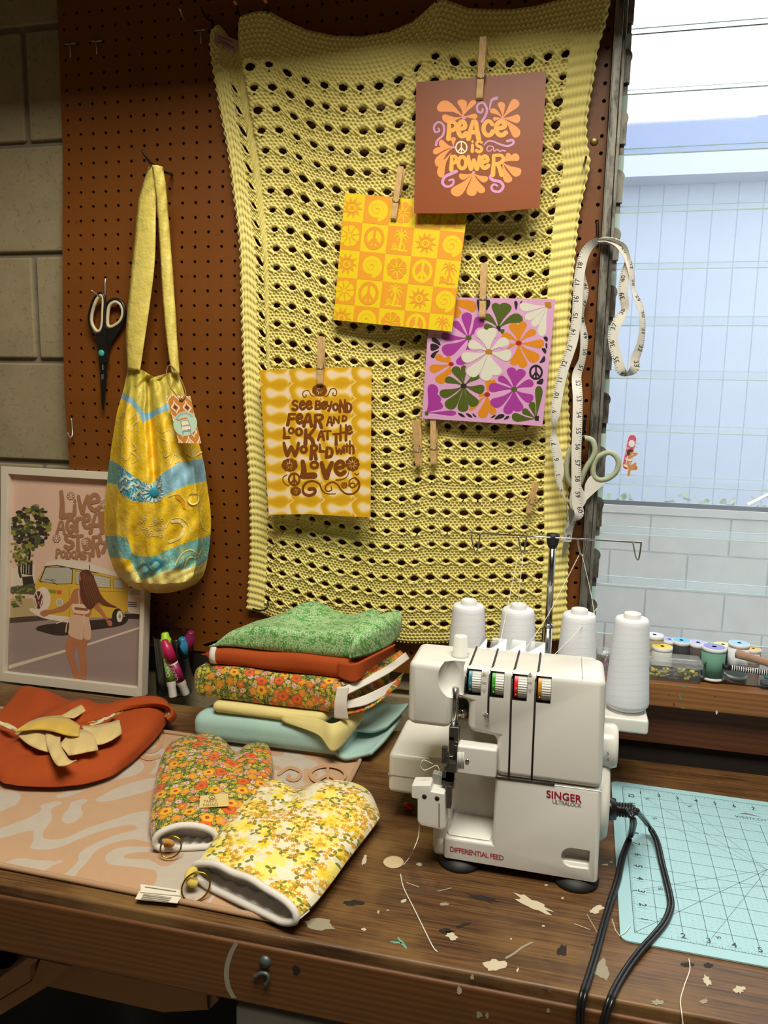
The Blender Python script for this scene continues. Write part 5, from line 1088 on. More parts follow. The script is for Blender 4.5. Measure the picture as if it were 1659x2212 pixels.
def m_floral_orange(name):
    q = N(name); uv = q.uv(); leafn = q.noise(uv, 260, 2, .5, 2.0); c = q.mix(q.step(leafn, .47, .55), srgb('2a1a0e'), srgb('6f7f2a')); c = q.mix(q.step(q.noise(uv, 330, 2, .5, 1.5), .56, .60), c, srgb('9aa84a'))
    for sc, R, npet, dp, so, th, cols, cc in ((135, .42, 5, .35, 3.1, .42, ('b8a42a', 'd9bd2e'), '7a5a12'), (108, .40, 8, .45, 7.7, .5, ('d4bc34', 'e0cc5a'), 'a5761c'), (78, .42, 6, .25, 1.3, .55, ('c9958a', 'd8b4a6'), 'a86658'), (52, .43, 5, .28, 5.2, .45, ('c96a12', 'd98a1e'), 'c99a2a'), (37, .38, 5, .22, 9.4, .50, ('d2580e', 'e0a21a'), '9c3f0a')):
        m, ce, cs, rr = flower_mask(q, uv, sc, R, npet, dp, so, th); fc = q.mix(q.math('GREATER_THAN', cs[2], .5), srgb(cols[0]), srgb(cols[1])); fc = q.mix(q.math('MULTIPLY', q.math('GREATER_THAN', rr, .82), .5), fc, srgb('5a2a10'))
        c = q.mix(m, c, fc); c = q.mix(ce, c, srgb(cc))
    weave(q); return q.out(c, .75, Sheen_Weight=.15)
def m_floral_yellow(name):
    q = N(name); uv = q.uv(); c = q.mix(q.noise(uv, 25, 3), srgb('e3dcc6'), srgb('d9d2b0')); c = q.mix(q.math('MULTIPLY', q.step(q.noise(uv, 60, 3, .6), .5, .6), .55), c, srgb('c9c58a'))
    m, ce, cs, rr = flower_mask(q, uv, 26, .47, 7, .35, 2.2, .25); c = q.mix(q.math('MULTIPLY', m, .9), c, q.mix(q.noise(uv, 160, 2), srgb('e6cf3a'), srgb('e9dd7a')))
    m, ce, cs, rr = flower_mask(q, uv, 34, .40, 9, .5, 6.1, .5); c = q.mix(m, c, q.mix(rr, srgb('d8b414'), srgb('ead64c')))
    lm, ce, cs, rr = flower_mask(q, uv, 60, .47, 3, .93, 4.4, .30); c = q.mix(lm, c, srgb('737524'))
    for so, th in ((3.3, .3), (8.8, .45)):
        big = q.step(q.noise(q.map(uv, (1, 1, 1), (so, 0, 0)), 24, 2, .5), .49, .53); m, ce, cs, rr = flower_mask(q, uv, 125, .47, 5, .55, so, .12); c = q.mix(q.math('MULTIPLY', m, big), c, q.mix(cs[2], srgb('b98208'), srgb('d2a022')))
    weave(q); return q.out(c, .75, Sheen_Weight=.15)
def m_floral_green(name):
    q = N(name); uv = q.uv(); w = q.noise(uv, 90, 2, .5, 1.5); c = q.mix(q.step(w, .42, .58), srgb('4f8f4a'), srgb('8fb673'))
    for sc, R, npet, dp, so, th, col, cc in ((150, .44, 9, .3, 1.1, .2, 'b9cfa0', '6fa35a'), (95, .45, 12, .35, 4.1, .35, 'c4d6b0', '4b9440'), (70, .42, 14, .2, 7.9, .55, '5d9a4c', '3f8a34'), (230, .36, 4, .3, 3.4, .3, 'ccd9bd', '8fb67a')):
        m, ce, cs, rr = flower_mask(q, uv, sc, R, npet, dp, so, th, .34); c = q.mix(q.math('MULTIPLY', m, .9), c, q.mix(q.math('GREATER_THAN', rr, .75), srgb(col), srgb(cc))); c = q.mix(ce, c, srgb(cc))
    weave(q); return q.out(c, .75, Sheen_Weight=.15)
M_FLO, M_FLY, M_FLG = m_floral_orange('orange_floral_cotton'), m_floral_yellow('yellow_floral_cotton'), m_floral_green('green_floral_cotton')
def m_felt(name, c, var=.12, sheen=.2): 
    q = N(name); n1 = q.noise(q.obj(), 300, 3, .7); c2 = q.mix(q.noise(q.obj(), 14, 3), tuple(x*(1-var) for x in c), tuple(min(1, x*(1+var)) for x in c)); q.bump(q.math('ADD', q.noise(q.obj(), 30, 3), q.math('MULTIPLY', n1, .35)), .35, .002); return q.out(c2, .9, Sheen_Weight=sheen)
M_RUST, M_BLUEF, M_CREAMC, M_WBIND = m_felt('rust_orange_cotton', srgb('a04004'), .1, 0.), m_felt('pale_blue_felt', srgb('9dbdb6')), m_felt('cream_jersey', srgb('d6c883')), m_felt('white_cotton_binding', srgb('d6cfc6'), .05)
_nz = lambda x, y, z, s: math.sin(x*s+1.3*math.sin(y*s*.7+z*s))+math.sin(y*s*1.3+z*s*.9+2*math.sin(x*s*.6))
def slab(name, cor, zb, zt, mat, parent, r=.45, nu=56, nv=30, nw=14, amp=.002, fs=60, top=None, front=None, uvrot=0):
    """a soft folded block; cor: four ground points (front left, front right, back right, back left); zb/zt heights, top(u,v) extra height"""
    bm = bmesh.new(); idx = {}; V = []; UV = []; F = []
    c = [np.array(q[:2]) for q in cor]; W = np.linalg.norm(c[1]-c[0]); D = np.linalg.norm(c[3]-c[0]); H = zt-zb
    def P(u, v, w):
        k = (round(u, 4), round(v, 4), round(w, 4))
        if k in idx: return idx[k]
        X = np.array([(u-.5)*W, (v-.5)*D, (w-.5)*H]); hs = np.array([W, D, H])/2; rr = r*H; inner = np.maximum(hs-rr, 0); q = np.clip(X, -inner, inner); d = X-q; l = np.linalg.norm(d)
        if l > 1e-9: d = d/l*np.max(np.abs(X-q))
        X = q+d; uu, vv, ww = X[0]/W+.5, X[1]/D+.5, X[2]/H+.5
        g_ = c[0]*(1-uu)*(1-vv)+c[1]*uu*(1-vv)+c[2]*uu*vv+c[3]*(1-uu)*vv; z = zb+ww*H+(top(uu, vv)*max(ww, 0) if top else 0)
        nn = amp*_nz(g_[0], g_[1], z, fs)*(.3+.7*ww)
        if front: g_ = g_+np.array([0, -1])*front(uu, ww)*(1-vv)
        p = np.array([g_[0]+nn*.3, g_[1]-nn*.6, max(z+nn*.7*(ww > .1), zb)]); idx[k] = len(V); V.append(p); UV.append((p[0]+uvrot*.37, p[2]+p[1])); return idx[k]
    U, Vv, Ww = [np.linspace(0, 1, n_) for n_ in (nu, nv, nw)]
    for i in range(nu-1):
        for j in range(nv-1):
            F.append((P(U[i],Vv[j],1),P(U[i+1],Vv[j],1),P(U[i+1],Vv[j+1],1),P(U[i],Vv[j+1],1))); F.append((P(U[i],Vv[j],0),P(U[i],Vv[j+1],0),P(U[i+1],Vv[j+1],0),P(U[i+1],Vv[j],0)))
        for k in range(nw-1):
            F.append((P(U[i],0,Ww[k]),P(U[i+1],0,Ww[k]),P(U[i+1],0,Ww[k+1]),P(U[i],0,Ww[k+1]))); F.append((P(U[i],1,Ww[k]),P(U[i],1,Ww[k+1]),P(U[i+1],1,Ww[k+1]),P(U[i+1],1,Ww[k])))
    for j in range(nv-1):
        for k in range(nw-1):
            F.append((P(0,Vv[j],Ww[k]),P(0,Vv[j],Ww[k+1]),P(0,Vv[j+1],Ww[k+1]),P(0,Vv[j+1],Ww[k]))); F.append((P(1,Vv[j],Ww[k]),P(1,Vv[j+1],Ww[k]),P(1,Vv[j+1],Ww[k+1]),P(1,Vv[j],Ww[k+1])))
    return mesh(name, V, F, mat, parent, True, uv=UV)
def flap(name, rows, mat, parent, th=.002, n=6, label=None):
    """a loose cloth edge: rows of 3D points, smoothed into a sheet"""
    R_ = [cr(r, n) for r in rows]; K = np.array([cr([r[i] for r in R_], n) for i in range(len(R_[0]))]); a_, b_ = K.shape[:2]
    V = K.reshape(-1, 3); F = [(i*b_+j, i*b_+j+1, (i+1)*b_+j+1, (i+1)*b_+j) for i in range(a_-1) for j in range(b_-1)]
    o = mesh(name, V, F, mat, parent, True, uv=V[:, [0, 2]]+np.stack([0*V[:, 1], V[:, 1]], 1), label=label); m = o.modifiers.new('s', 'SOLIDIFY'); m.thickness = th; m.offset = 0; return o
ST = 'folded fabrics in the stack'
zc = .9065
# --- pale blue felt
f0, f1 = Zp(410, 1602, zc), Zp(766, 1646, zc); bk = np.array([.012, .165, 0])
t = thing('folded_fabric', 'folded pale blue felt at the bottom of the fabric stack', 'fabric', f0, ST)
slab('felt_fold', [f0, f1+np.array([-.02, 0, 0]), f1+bk+np.array([-.015, 0, 0]), f0+bk+np.array([.02, 0, 0])], zc, zc+.0505, M_BLUEF, t, .40, amp=.0012, fs=30, top=lambda u, v: -.012*smoothstep(.75, 1, u))
rb = lambda x, y, z: np.array([x, y, z])
xr = f1[0]-.022; yf = f1[1]
flap('felt_edge', [[rb(xr-.01, yf+.0015, .917), rb(xr+.006, yf-.001, .910), rb(xr+.030, yf+.012, .912), rb(xr+.045, yf+.012, .918)], [rb(xr-.012, yf+.05, .925), rb(xr+.01, yf+.05, .915), rb(xr+.04, yf+.055, .917), rb(xr+.058, yf+.058, .924)], [rb(xr-.01, yf+.12, .93), rb(xr+.02, yf+.12, .920), rb(xr+.05, yf+.13, .922), rb(xr+.068, yf+.135, .930)]], M_BLUEF, t, .006)
flap('felt_edge', [[rb(xr-.02, yf+.02, .945), rb(xr+.01, yf+.045, .938), rb(xr+.036, yf+.055, .934), rb(xr+.056, yf+.075, .935)], [rb(xr-.02, yf+.09, .948), rb(xr+.015, yf+.095, .944), rb(xr+.045, yf+.1, .940), rb(xr+.068, yf+.108, .943)], [rb(xr-.02, yf+.15, .948), rb(xr+.02, yf+.15, .946), rb(xr+.05, yf+.15, .942), rb(xr+.075, yf+.152, .945)]], M_BLUEF, t, .006)
# --- cream jersey
z1 = zc+.0505
t = thing('folded_fabric', 'thin folded cream jersey, second from the bottom of the fabric stack', 'fabric', f0+np.array([.04, .02, z1-.9]), ST)
slab('jersey_fold', [f0+np.array([.035, .006, 0]), f1+np.array([-.055, .0, 0]), f1+bk+np.array([-.02, -.02, 0]), f0+bk+np.array([.04, -.02, 0])], z1, z1+.019, M_CREAMC, t, .5, nw=8, amp=.0012, fs=50)
e0 = f1+np.array([-.06, -.003, 0])
flap('jersey_edge', [[rb(e0[0]-.06, e0[1]+.004, z1+.012), rb(e0[0], e0[1]+.002, z1+.013), rb(e0[0]+.03, e0[1]-.004, z1+.013), rb(e0[0]+.058, e0[1]+.06, z1+.018)], [rb(e0[0]-.06, e0[1]+.002, z1+.004), rb(e0[0]+.002, e0[1]-.004, z1+.003), rb(e0[0]+.034, e0[1]-.012, z1-.002), rb(e0[0]+.062, e0[1]+.05, z1+.006)], [rb(e0[0]-.05, e0[1]+.002, z1), rb(e0[0]+.004, e0[1]-.008, z1-.008), rb(e0[0]+.032, e0[1]-.016, z1-.028), rb(e0[0]+.052, e0[1]+.03, z1-.010)]], M_CREAMC, t, .0016)
# --- orange floral
z2 = z1+.019
t = thing('folded_fabric', 'folded orange floral fabric with white bound edge, middle of the fabric stack', 'fabric', f0+np.array([.01, .02, z2-.9]), ST)
fa, fb = Yp(412, 1510, f0[1]+.012), Yp(738, 1550, f1[1]+.005)
sb = slab('floral_fold', [fa, fb, fb+np.array([.05, .14, 0]), fa+np.array([.02, .15, 0])], z2, z2+.0545, M_FLO, t, .30, amp=.0022, fs=45)
q0 = fb+np.array([-.004, -.003, 0])
flap('binding', [[rb(q0[0]-.006, q0[1]-.004, z2+.0), rb(q0[0]-.005, q0[1]-.007, z2+.025), rb(q0[0]-.002, q0[1]-.003, z2+.050)], [rb(q0[0]+.016, q0[1]+.000, z2-.002), rb(q0[0]+.014, q0[1]-.004, z2+.025), rb(q0[0]+.016, q0[1], z2+.052)]], M_WBIND, t, .003, label='white fabric binding')
flap('binding', [[rb(q0[0]+.004, q0[1]+.001, z2+.048), rb(q0[0]+.030, q0[1]+.030, z2+.055), rb(q0[0]+.056, q0[1]+.07, z2+.062), rb(q0[0]+.078, q0[1]+.12, z2+.072)], [rb(q0[0]+.012, q0[1]-.003, z2+.038), rb(q0[0]+.038, q0[1]+.026, z2+.047), rb(q0[0]+.064, q0[1]+.068, z2+.054), rb(q0[0]+.085, q0[1]+.12, z2+.062)]], M_WBIND, t, .004, label='white fabric binding')
flap('binding', [[rb(q0[0]+.005, q0[1]+.008, z2+.022), rb(q0[0]+.035, q0[1]+.025, z2+.030), rb(q0[0]+.07, q0[1]+.09, z2+.034)], [rb(q0[0]+.005, q0[1]+.004, z2+.012), rb(q0[0]+.042, q0[1]+.02, z2+.018), rb(q0[0]+.074, q0[1]+.09, z2+.022)]], M_WBIND, t, .003, label='white fabric binding')
flap('floral_edge', [[rb(q0[0]-.01, q0[1]+.03, z2+.054), rb(q0[0]+.03, q0[1]+.06, z2+.060), rb(q0[0]+.07, q0[1]+.12, z2+.075)], [rb(q0[0]+.004, q0[1]+.004, z2+.050), rb(q0[0]+.034, q0[1]+.030, z2+.056), rb(q0[0]+.078, q0[1]+.115, z2+.070)]], M_FLO, t, .002)
flap('floral_edge', [[rb(q0[0]+.00, q0[1]+.02, z2+.010), rb(q0[0]+.045, q0[1]+.045, z2+.024), rb(q0[0]+.078, q0[1]+.11, z2+.040)], [rb(q0[0]+.005, q0[1]+.004, z2+.002), rb(q0[0]+.045, q0[1]+.02, z2+.012), rb(q0[0]+.075, q0[1]+.09, z2+.025)]], M_FLO, t, .002)
# --- rust cotton
z3 = z2+.055
t = thing('folded_fabric', 'folded rust orange fabric with a white edge, second from the top of the stack', 'fabric', f0+np.array([.02, .03, z3-.9]), ST)
ra, rb_ = Yp(442, 1428, fa[1]+.012), Yp(758, 1466, fb[1]+.010)
slab('rust_fold', [ra, rb_, rb_+np.array([.035, .12, 0]), ra+np.array([.02, .13, 0])], z3, z3+.031, M_RUST, t, .42, nw=10, amp=.0016, fs=40, top=lambda u, v: .010*u-.004)
flap('rust_edge', [[rb(rb_[0]-.02, rb_[1]-.0015, z3+.006), rb(rb_[0]+.008, rb_[1]-.004, z3+.001), rb(rb_[0]+.02, rb_[1]+.02, z3+.012), rb(rb_[0]+.045, rb_[1]+.06, z3+.026)], [rb(rb_[0]-.02, rb_[1]-.002, z3+.030), rb(rb_[0]+.006, rb_[1]-.004, z3+.031), rb(rb_[0]+.026, rb_[1]+.02, z3+.036), rb(rb_[0]+.056, rb_[1]+.06, z3+.046)]], M_RUST, t, .003)
G().tube([ra+np.array([.010, .012, z3-.9+.0155-ra[2]+.9]), ra+np.array([.019, .012, z3-.9+.0158-ra[2]+.9])], .0166, 18).obj('white_edge', M_WBIND, t, True)
G().lathe([(.009, 0), (.008, .006), (.003, .012), (0, .022)], frame_from((0, 1, 0), (-1, 0, -.12), ra+np.array([.009, .012, z3+.0145-ra[2]])), 10).obj('folded_tip', M_RUST, t, True)
# --- green floral
z4 = z3+.031
t = thing('folded_fabric', 'crumpled green floral fabric on top of the fabric stack', 'fabric', f0+np.array([.02, .04, z4-.9]), ST)
ga, gb = Yp(432, 1396, ra[1]+.002), Yp(768, 1418, rb_[1]+.004)
slab('green_fold', [ga, gb, gb+np.array([.02, .12, 0]), ga+np.array([.055, .12, 0])], z4, z4+.036, M_FLG, t, .36, nu=70, nv=40, nw=12, amp=.0018, fs=45,
     top=lambda u, v: .024*math.exp(-((u-.48)/.16)**2)*smoothstep(.2, .8, v)+.016*math.exp(-((u-.93)/.12)**2)*smoothstep(.1, .9, v)-.034*(1-smoothstep(0, .22, u))*(1-.3*v)-.010*(1-smoothstep(0, .5, u))+.010*u*(1-v))
flap('green_edge', [[rb(gb[0]-.01, gb[1]-.001, z4+.004), rb(gb[0]+.014, gb[1]+.02, z4+.006), rb(gb[0]+.036, gb[1]+.05, z4+.010), rb(gb[0]+.05, gb[1]+.085, z4+.02)], [rb(gb[0]-.006, gb[1]-.002, z4+.030), rb(gb[0]+.020, gb[1]+.02, z4+.044), rb(gb[0]+.04, gb[1]+.05, z4+.050), rb(gb[0]+.054, gb[1]+.085, z4+.05)], [rb(gb[0]-.02, gb[1]+.03, z4+.045), rb(gb[0]+.012, gb[1]+.05, z4+.058), rb(gb[0]+.034, gb[1]+.075, z4+.060), rb(gb[0]+.044, gb[1]+.1, z4+.058)]], M_FLG, t, .003)
# ================================================================== swirl-patterned play mat
def m_swirl():
    q = N('peach_swirl_fleece'); uv = q.obj(); m = q.math
    w = q.noise(q.map(uv, (1, 1, 0)), 4.4, 1, .4, 1.4); s1 = m('SINE', m('MULTIPLY', w, 40.0)); w2 = q.noise(q.map(uv, (1, 1, 0), (2.3, 5.1, 0)), 3.1, 1, .4, 2.0); s2 = m('SINE', m('MULTIPLY', w2, 30.0))
    band = q.step(m('ADD', s1, m('MULTIPLY', s2, .6)), -.12, .12)
    c = q.mix(band, srgb('ba936f'), srgb('b8ad9f')); c = q.mix(m('MULTIPLY', q.noise(uv, 45, 4, .6), .35), c, srgb('8f7a66'))
    q.bump(m('ADD', q.noise(q.map(uv, (1, 2, 1)), 22, 4), m('MULTIPLY', q.noise(uv, 500, 2), .2)), .5, .003); return q.out(c, .95, Sheen_Weight=.35)
M_SWIRL = m_swirl(); M_HEM = m_felt('peach_hem', srgb('a98563')); M_PEACH = plain('peach_print', 'b28b68', .95, sc=200)
mt = thing('play_mat', 'beige and peach swirl-printed fleece mat spread at the left of the bench', 'mat', (.2, -.4, .9))
ZM = .9062
mFR = Zp(600, 1984, ZM)[:2]; mFL = np.array([-.35, float(Zp(0, 1866, ZM)[1])+.012]); mBR = Zp(776, 1643, ZM)[:2]; mBL = np.array([-.35, float(mBR[1])+.030])
mBR = mBR+(mBR-mFR)*.02
def matP(u, v, z=0.): 
    p = mFL*(1-u)*(1-v)+mFR*u*(1-v)+mBR*u*v+mBL*(1-u)*v; return np.array([p[0], p[1], z])
nuM, nvM = 90, 50; V = []
for j in range(nvM):
    for i in range(nuM):
        u, v = i/(nuM-1), j/(nvM-1); p = matP(u, v); h = .0022*(.5+.25*_nz(p[0], p[1], 0, 26)*.5+.2*math.sin(p[0]*40+p[1]*60)); V.append((p[0], p[1], .9005+max(h, 0)+.0035*min(1, 12*min(u if u > .5 else 1, 1-u, v, 1-v))))
mesh('mat_panel', V, [(j*nuM+i, j*nuM+i+1, (j+1)*nuM+i+1, (j+1)*nuM+i) for j in range(nvM-1) for i in range(nuM-1)], M_SWIRL, mt, True)
hem = [matP(u, 0, .9040) for u in np.linspace(0, 1, 20)]+[matP(1, v, .9040) for v in np.linspace(.02, 1, 20)]+[matP(u, 1, .9040) for u in np.linspace(.98, 0, 20)]
G().tube(hem, .0035, 8).obj('hem', M_HEM, mt, True)
g = G(); mp = lambda x, y, o: Zp(x, y, .9076+o)
class FlatArt(Art):
    def pt(s, x, y, L=1): return Zp(s.ox+x/s.k, s.oy+y/s.k, s.base+s.st*L)
a = FlatArt(None, 1, 0, 0, base=.9064); a.peace(708, 1673, 38, 19, 7, 0); a.g.obj('peace_print', M_PEACH, mt)
a = FlatArt(None, 1, 0, 0, base=.9064); a.stroke([(602,1672),(625,1658),(650,1668),(640,1684),(622,1682),(624,1674)], 7, 0)
a.g.obj('swirl_print', M_PEACH, mt)
a = FlatArt(None, 1, 0, 0, base=.9064); a.spiral(322, 1600, 40, 2.2, 9, 0, rot=1.); a.g.obj('swirl_print', M_PEACH, mt)
# care labels at the front hem
M_CARE = paper('white_care_label', 'd8cfbe', .7)
for nm, q, lines in (('care_label', [(292,1942),(308,1925),(392,1938),(386,1952),(299,1958)], 0), ('care_label', [(292,1942),(304,1928),(392,1940),(395,1948),(388,1953),(292,1944)], 1)):
    pass
g = G(); z1 = .9085; P1 = [Zp(*q, z1) for q in ((304,1911),(392,1924),(391,1936),(303,1928))]; P2 = [Zp(*q, z1-.0015) for q in ((301,1926),(392,1938),(383,1952),(292,1943))]
g.prism(P1, (0, 0, .0008), 0); g.prism(P2, (0, 0, .0008), 0)
a = FlatArt(None, 1, 0, 0, base=z1+.0009); a.stroke([(314,1916),(380,1926)], 2.2, 1, smooth=False)
for k in range(4): a.stroke([(310-k*2,1931+k*3.6),(370-k*3,1939+k*3.6)], 1.4, 1, smooth=False)
g.add(np.concatenate(a.g.v), a.g.f, 1); g.obj('care_label', [M_CARE, paper('grey_label_print', '6a635a', .7)], mt)
# ================================================================== quilted mitts
def mitt(label, cuffL, cuffR, left, right, top, zs, H, mat, loc, crease, lower, ring, ringc, nu=64, nv=64, patch=None):
    t = thing('oven_mitt', label, 'oven mitt', loc, 'floral mitts')
    Lc, Rc, Tc, Bc = [np.array([Zp(x, y, zs) for x, y in cr(p, 6)]) for p in (left, right, top, [cuffL, cuffR])]
    def along(C, t_):
        d = np.concatenate([[0], np.cumsum(np.linalg.norm(np.diff(C, axis=0), axis=1))]); d /= d[-1]; return np.moveaxis(np.array([np.interp(t_, d, C[:, k]) for k in range(3)]), 0, -1)
    U, V_ = np.meshgrid(np.linspace(0, 1, nu), np.linspace(0, 1, nv)); u, v = U[..., None], V_[..., None]
    L, R_, T, B = along(Lc, V_), along(Rc, V_), along(Tc, U), along(Bc, U); c00, c10, c01, c11 = Lc[0], Rc[0], Lc[-1], Rc[-1]
    S = (1-u)*L+u*R_+(1-v)*B+v*T-((1-u)*(1-v)*c00+u*(1-v)*c10+(1-u)*v*c01+u*v*c11)
    d = np.minimum(U, 1-U)*2; pr = np.sqrt(np.clip(1-(1-d)**2.6, 0, 1)); e = np.sqrt(np.clip(1-np.clip((V_-.80)/.20, 0, 1)**2.2, 0, 1))
    h = H*pr*e*(.80+.20*np.sin(PI*np.clip(V_*1.1, 0, 1)))
    h = h*(1-.55*np.exp(-(((U-crease[0])/.07)**2+((V_-1)/crease[1])**2)))
    nn = .0016*np.sin(S[..., 0]*90+2*np.sin(S[..., 1]*70))*np.sin(S[..., 1]*85+S[..., 0]*30)*pr*e
    top_ = S.copy(); top_[..., 2] += h+nn
    lowr = S.copy(); lowr[..., 2] = np.maximum(zs-(zs-lower)*np.minimum(1, pr*1.3), lower)
    n0 = nu*nv; ii = np.arange(n0).reshape(nv, nu); F1 = np.stack([ii[:-1, :-1], ii[:-1, 1:], ii[1:, 1:], ii[1:, :-1]], -1).reshape(-1, 4)
    ax = (along(Tc, np.array([.5]))[0]-along(Bc, np.array([.5]))[0]); ln = np.linalg.norm(ax); ax /= ln; sx = np.array([ax[1], -ax[0], 0])
    P = np.concatenate([top_.reshape(-1, 3), lowr.reshape(-1, 3)]); uv = np.stack([P @ sx, P @ ax+P[:, 2]*.5], 1)
    mesh('quilted_body', P, [tuple(f) for f in F1]+[tuple(f[::-1]+n0) for f in F1], mat, t, True, uv=uv)
    loop = np.concatenate([top_[0, 1:-1], lowr[0, ::-1]]); G().tube(loop+np.array([0, 0, .001]), .0042, 8, True).obj('cuff_binding', M_WBIND, t, True, label='white bound cuff')
    # lining: the inside of the opening
    k = 7; it = top_[:k].copy(); it[..., 2] -= .0022; il = lowr[:k].copy(); il[..., 2] += .0022; il[..., 2] = np.minimum(il[..., 2], it[..., 2]-.0005)
    rip = .0016*np.sin(np.linspace(0, 46, nu))[None]*np.ones((k, 1)); il[..., 2] += rip*(pr[:k] > .5); it[..., 2] -= np.abs(rip)
    m_ = k*nu; jj = np.arange(m_).reshape(k, nu); F2 = np.stack([jj[:-1, :-1], jj[:-1, 1:], jj[1:, 1:], jj[1:, :-1]], -1).reshape(-1, 4)
    endc = [tuple((k-1)*nu+q_ for q_ in (i, i+1))+tuple(m_+(k-1)*nu+q_ for q_ in (i+1, i)) for i in range(nu-1)]
    mesh('lining', np.concatenate([it.reshape(-1, 3), il.reshape(-1, 3)]), [tuple(f) for f in F2]+[tuple(f+m_) for f in F2]+endc, M_LINE, t, True, label='white quilted lining')
    rc = Zp(*ring, ringc[0]); rot = ringc[1]; pts = [rc+ringc[2]*(math.cos(q_)*np.array([math.cos(rot), math.sin(rot), 0])+math.sin(q_)*np.array([0, .45, .89])) for q_ in np.linspace(0, 2*PI, 28, False)]
    lp = t
    G().tube(pts, .0011, 8, True).obj('split_ring', M_BRASS, t, True, label='brass ring')
    return t, S, top_
M_LINE = m_felt('white_quilted_lining', srgb('e9e5e0'), .04); M_BRASS = plain('polished_brass', 'c59a3a', .22, 1.0, .08)
t, S, T_ = mitt('orange floral quilted mitt with a brass ring and sewn label, lying on the swirl mat', (334,1822), (468,1815), [(334,1822),(323,1790),(326,1749),(338,1675),(350,1637),(362,1622)], [(468,1815),(530,1780),(575,1730),(590,1690),(590,1650),(586,1624)], [(362,1622),(378,1607),(402,1599),(448,1594),(476,1600),(496,1617),(511,1627),(532,1617),(560,1610),(576,1612),(586,1624)], .917, .026, M_FLO, Zp(400,1840,.907), (.66, .34), .9078, (369,1830), (.9205, .25, .0125, .75))
G().tube(cr([Zp(352,1818,.928), Zp(362,1818,.926), Zp(372,1822,.922), Zp(366,1826,.918), Zp(356,1824,.920)], 5), .0035, 7).obj('fabric_loop', m_felt('ochre_floral_loop', srgb('b8863c'), .35), t, True)
# sewn patch with a peace sign
pc = [(433,1722),(493,1717),(494,1744),(430,1748)]; zp = .940
def near(px, py): # point on the mitt's upper face under a photo point
    d = ray(px, py); best = None
    q = T_.reshape(-1, 3); w = q-CAM; tt = w @ d/(d @ d); e = np.linalg.norm(w-tt[:, None]*d, axis=1); k = np.argmin(e); return CAM+d*tt[k]
pts = [near(*q) for q in pc]; cen = np.mean(pts, 0); pln = Plane(pts[0], pts[1], pts[3])
a = Art(pln, 1, 0, 0, base=.0022); a.peace(458, 1726, 6.4, 4.6, 1.3, 1); a.text("TARA'S", 440, 1738, 9, 1, 1, (1, -.06), (0, -1)); a.text('THREADS', 437, 1746, 8, 1, 1, (1, -.06), (0, -1)); a.sheet('sewn_patch', pc, [plain('cream_patch', 'cdb877', .8), M_INK], t, .0006)
t2, S2, T2 = mitt('yellow and white floral quilted mitt with white cuff, nearest the bench edge', (418,1878), (641,1984), [(418,1878),(436,1852),(462,1819),(490,1780),(525,1742),(546,1714),(562,1702)], [(641,1984),(665,1965),(690,1940),(724,1896),(752,1857),(787,1812),(810,1782),(822,1764)], [(562,1702),(581,1695),(604,1691),(622,1700),(640,1711),(654,1708),(668,1703),(700,1696),(745,1696),(780,1704),(806,1724),(822,1764)], .922, .024, M_FLY, Zp(520,1960,.9), (.36, .30), .9085, (423,1916), (.917, .35, .0155, .8))
G().tube(cr([Zp(424,1878,.925), Zp(412,1885,.924), Zp(408,1896,.921), Zp(413,1906,.917), Zp(424,1907,.915)], 5), .0055, 8).obj('fabric_loop', m_felt('yellow_floral_loop', srgb('d6bd58'), .3), t2, True)
# ================================================================== rust pouch and cream scraps
def zq(q): return (q[0]/3.77, 1440+q[1]/3.77)
PLf, PRt, PTp, PBt = [(-120,640),(-130,560),(-60,470),(0,405),(60,330),(130,252)], [(1100,740),(1200,655),(1290,560),(1350,470),(1398,395),(1385,330)], [(130,252),(160,220),(215,186),(300,205),(430,243),(640,292),(850,333),(1000,312),(1130,293),(1250,286),(1340,300),(1385,330)], [(-120,640),(-90,800),(0,930),(90,958),(200,972),(430,978),(560,968),(700,950),(900,890),(1000,820),(1100,740)]
zs = .916
def C3d(p): return np.array([Zp(*zq(q), zs) for q in cr(p, 6)])
Lc, Rc, Tc, Bc = C3d(PLf), C3d(PRt), C3d(PTp), C3d(PBt)
def along(C, t_):
    d = np.concatenate([[0], np.cumsum(np.linalg.norm(np.diff(C, axis=0), axis=1))]); d /= d[-1]; return np.moveaxis(np.array([np.interp(t_, d, C[:, k]) for k in range(3)]), 0, -1)
n1, n2 = 90, 70
U, V_ = np.meshgrid(np.linspace(0, 1, n1), np.linspace(0, 1, n2)); u, v = U[..., None], V_[..., None]
L, R_, T, B = along(Lc, V_), along(Rc, V_), along(Tc, U), along(Bc, U)
S = (1-u)*L+u*R_+(1-v)*B+v*T-((1-u)*(1-v)*Lc[0]+u*(1-v)*Rc[0]+(1-u)*v*Lc[-1]+u*v*Rc[-1])
d = np.clip(np.minimum(np.minimum(U, 1-U)*5, np.minimum(V_, 1-V_)*5), 0, 1); pr = np.sqrt(1-(1-d)**2)
h = .026*pr*(.75+.35*np.exp(-((U-.85)/.3)**2-((V_-.45)/.35)**2))
h += .010*np.exp(-((U-.30-.25*V_)/.05)**2)*pr*V_-.012*np.exp(-((U-.22-.2*V_)/.06)**2)*pr*(V_ > .25)*V_-.010*np.exp(-((V_-.20-.25*(U-.45))/.04)**2)*np.exp(-((U-.62)/.16)**2)*pr+.005*np.sin(12*U+5*V_)*pr
h -= .020*np.exp(-((V_-.80+.12*(1-U))/.05)**2)*smoothstep(.42, .62, U)*pr
S[..., 2] += h
q = thing('zip_pouch', 'flat rust orange fabric pouch with floral lining at the left of the mat', 'pouch', S[0, n1//2]*[1, 1, 0]+[0, 0, .907])
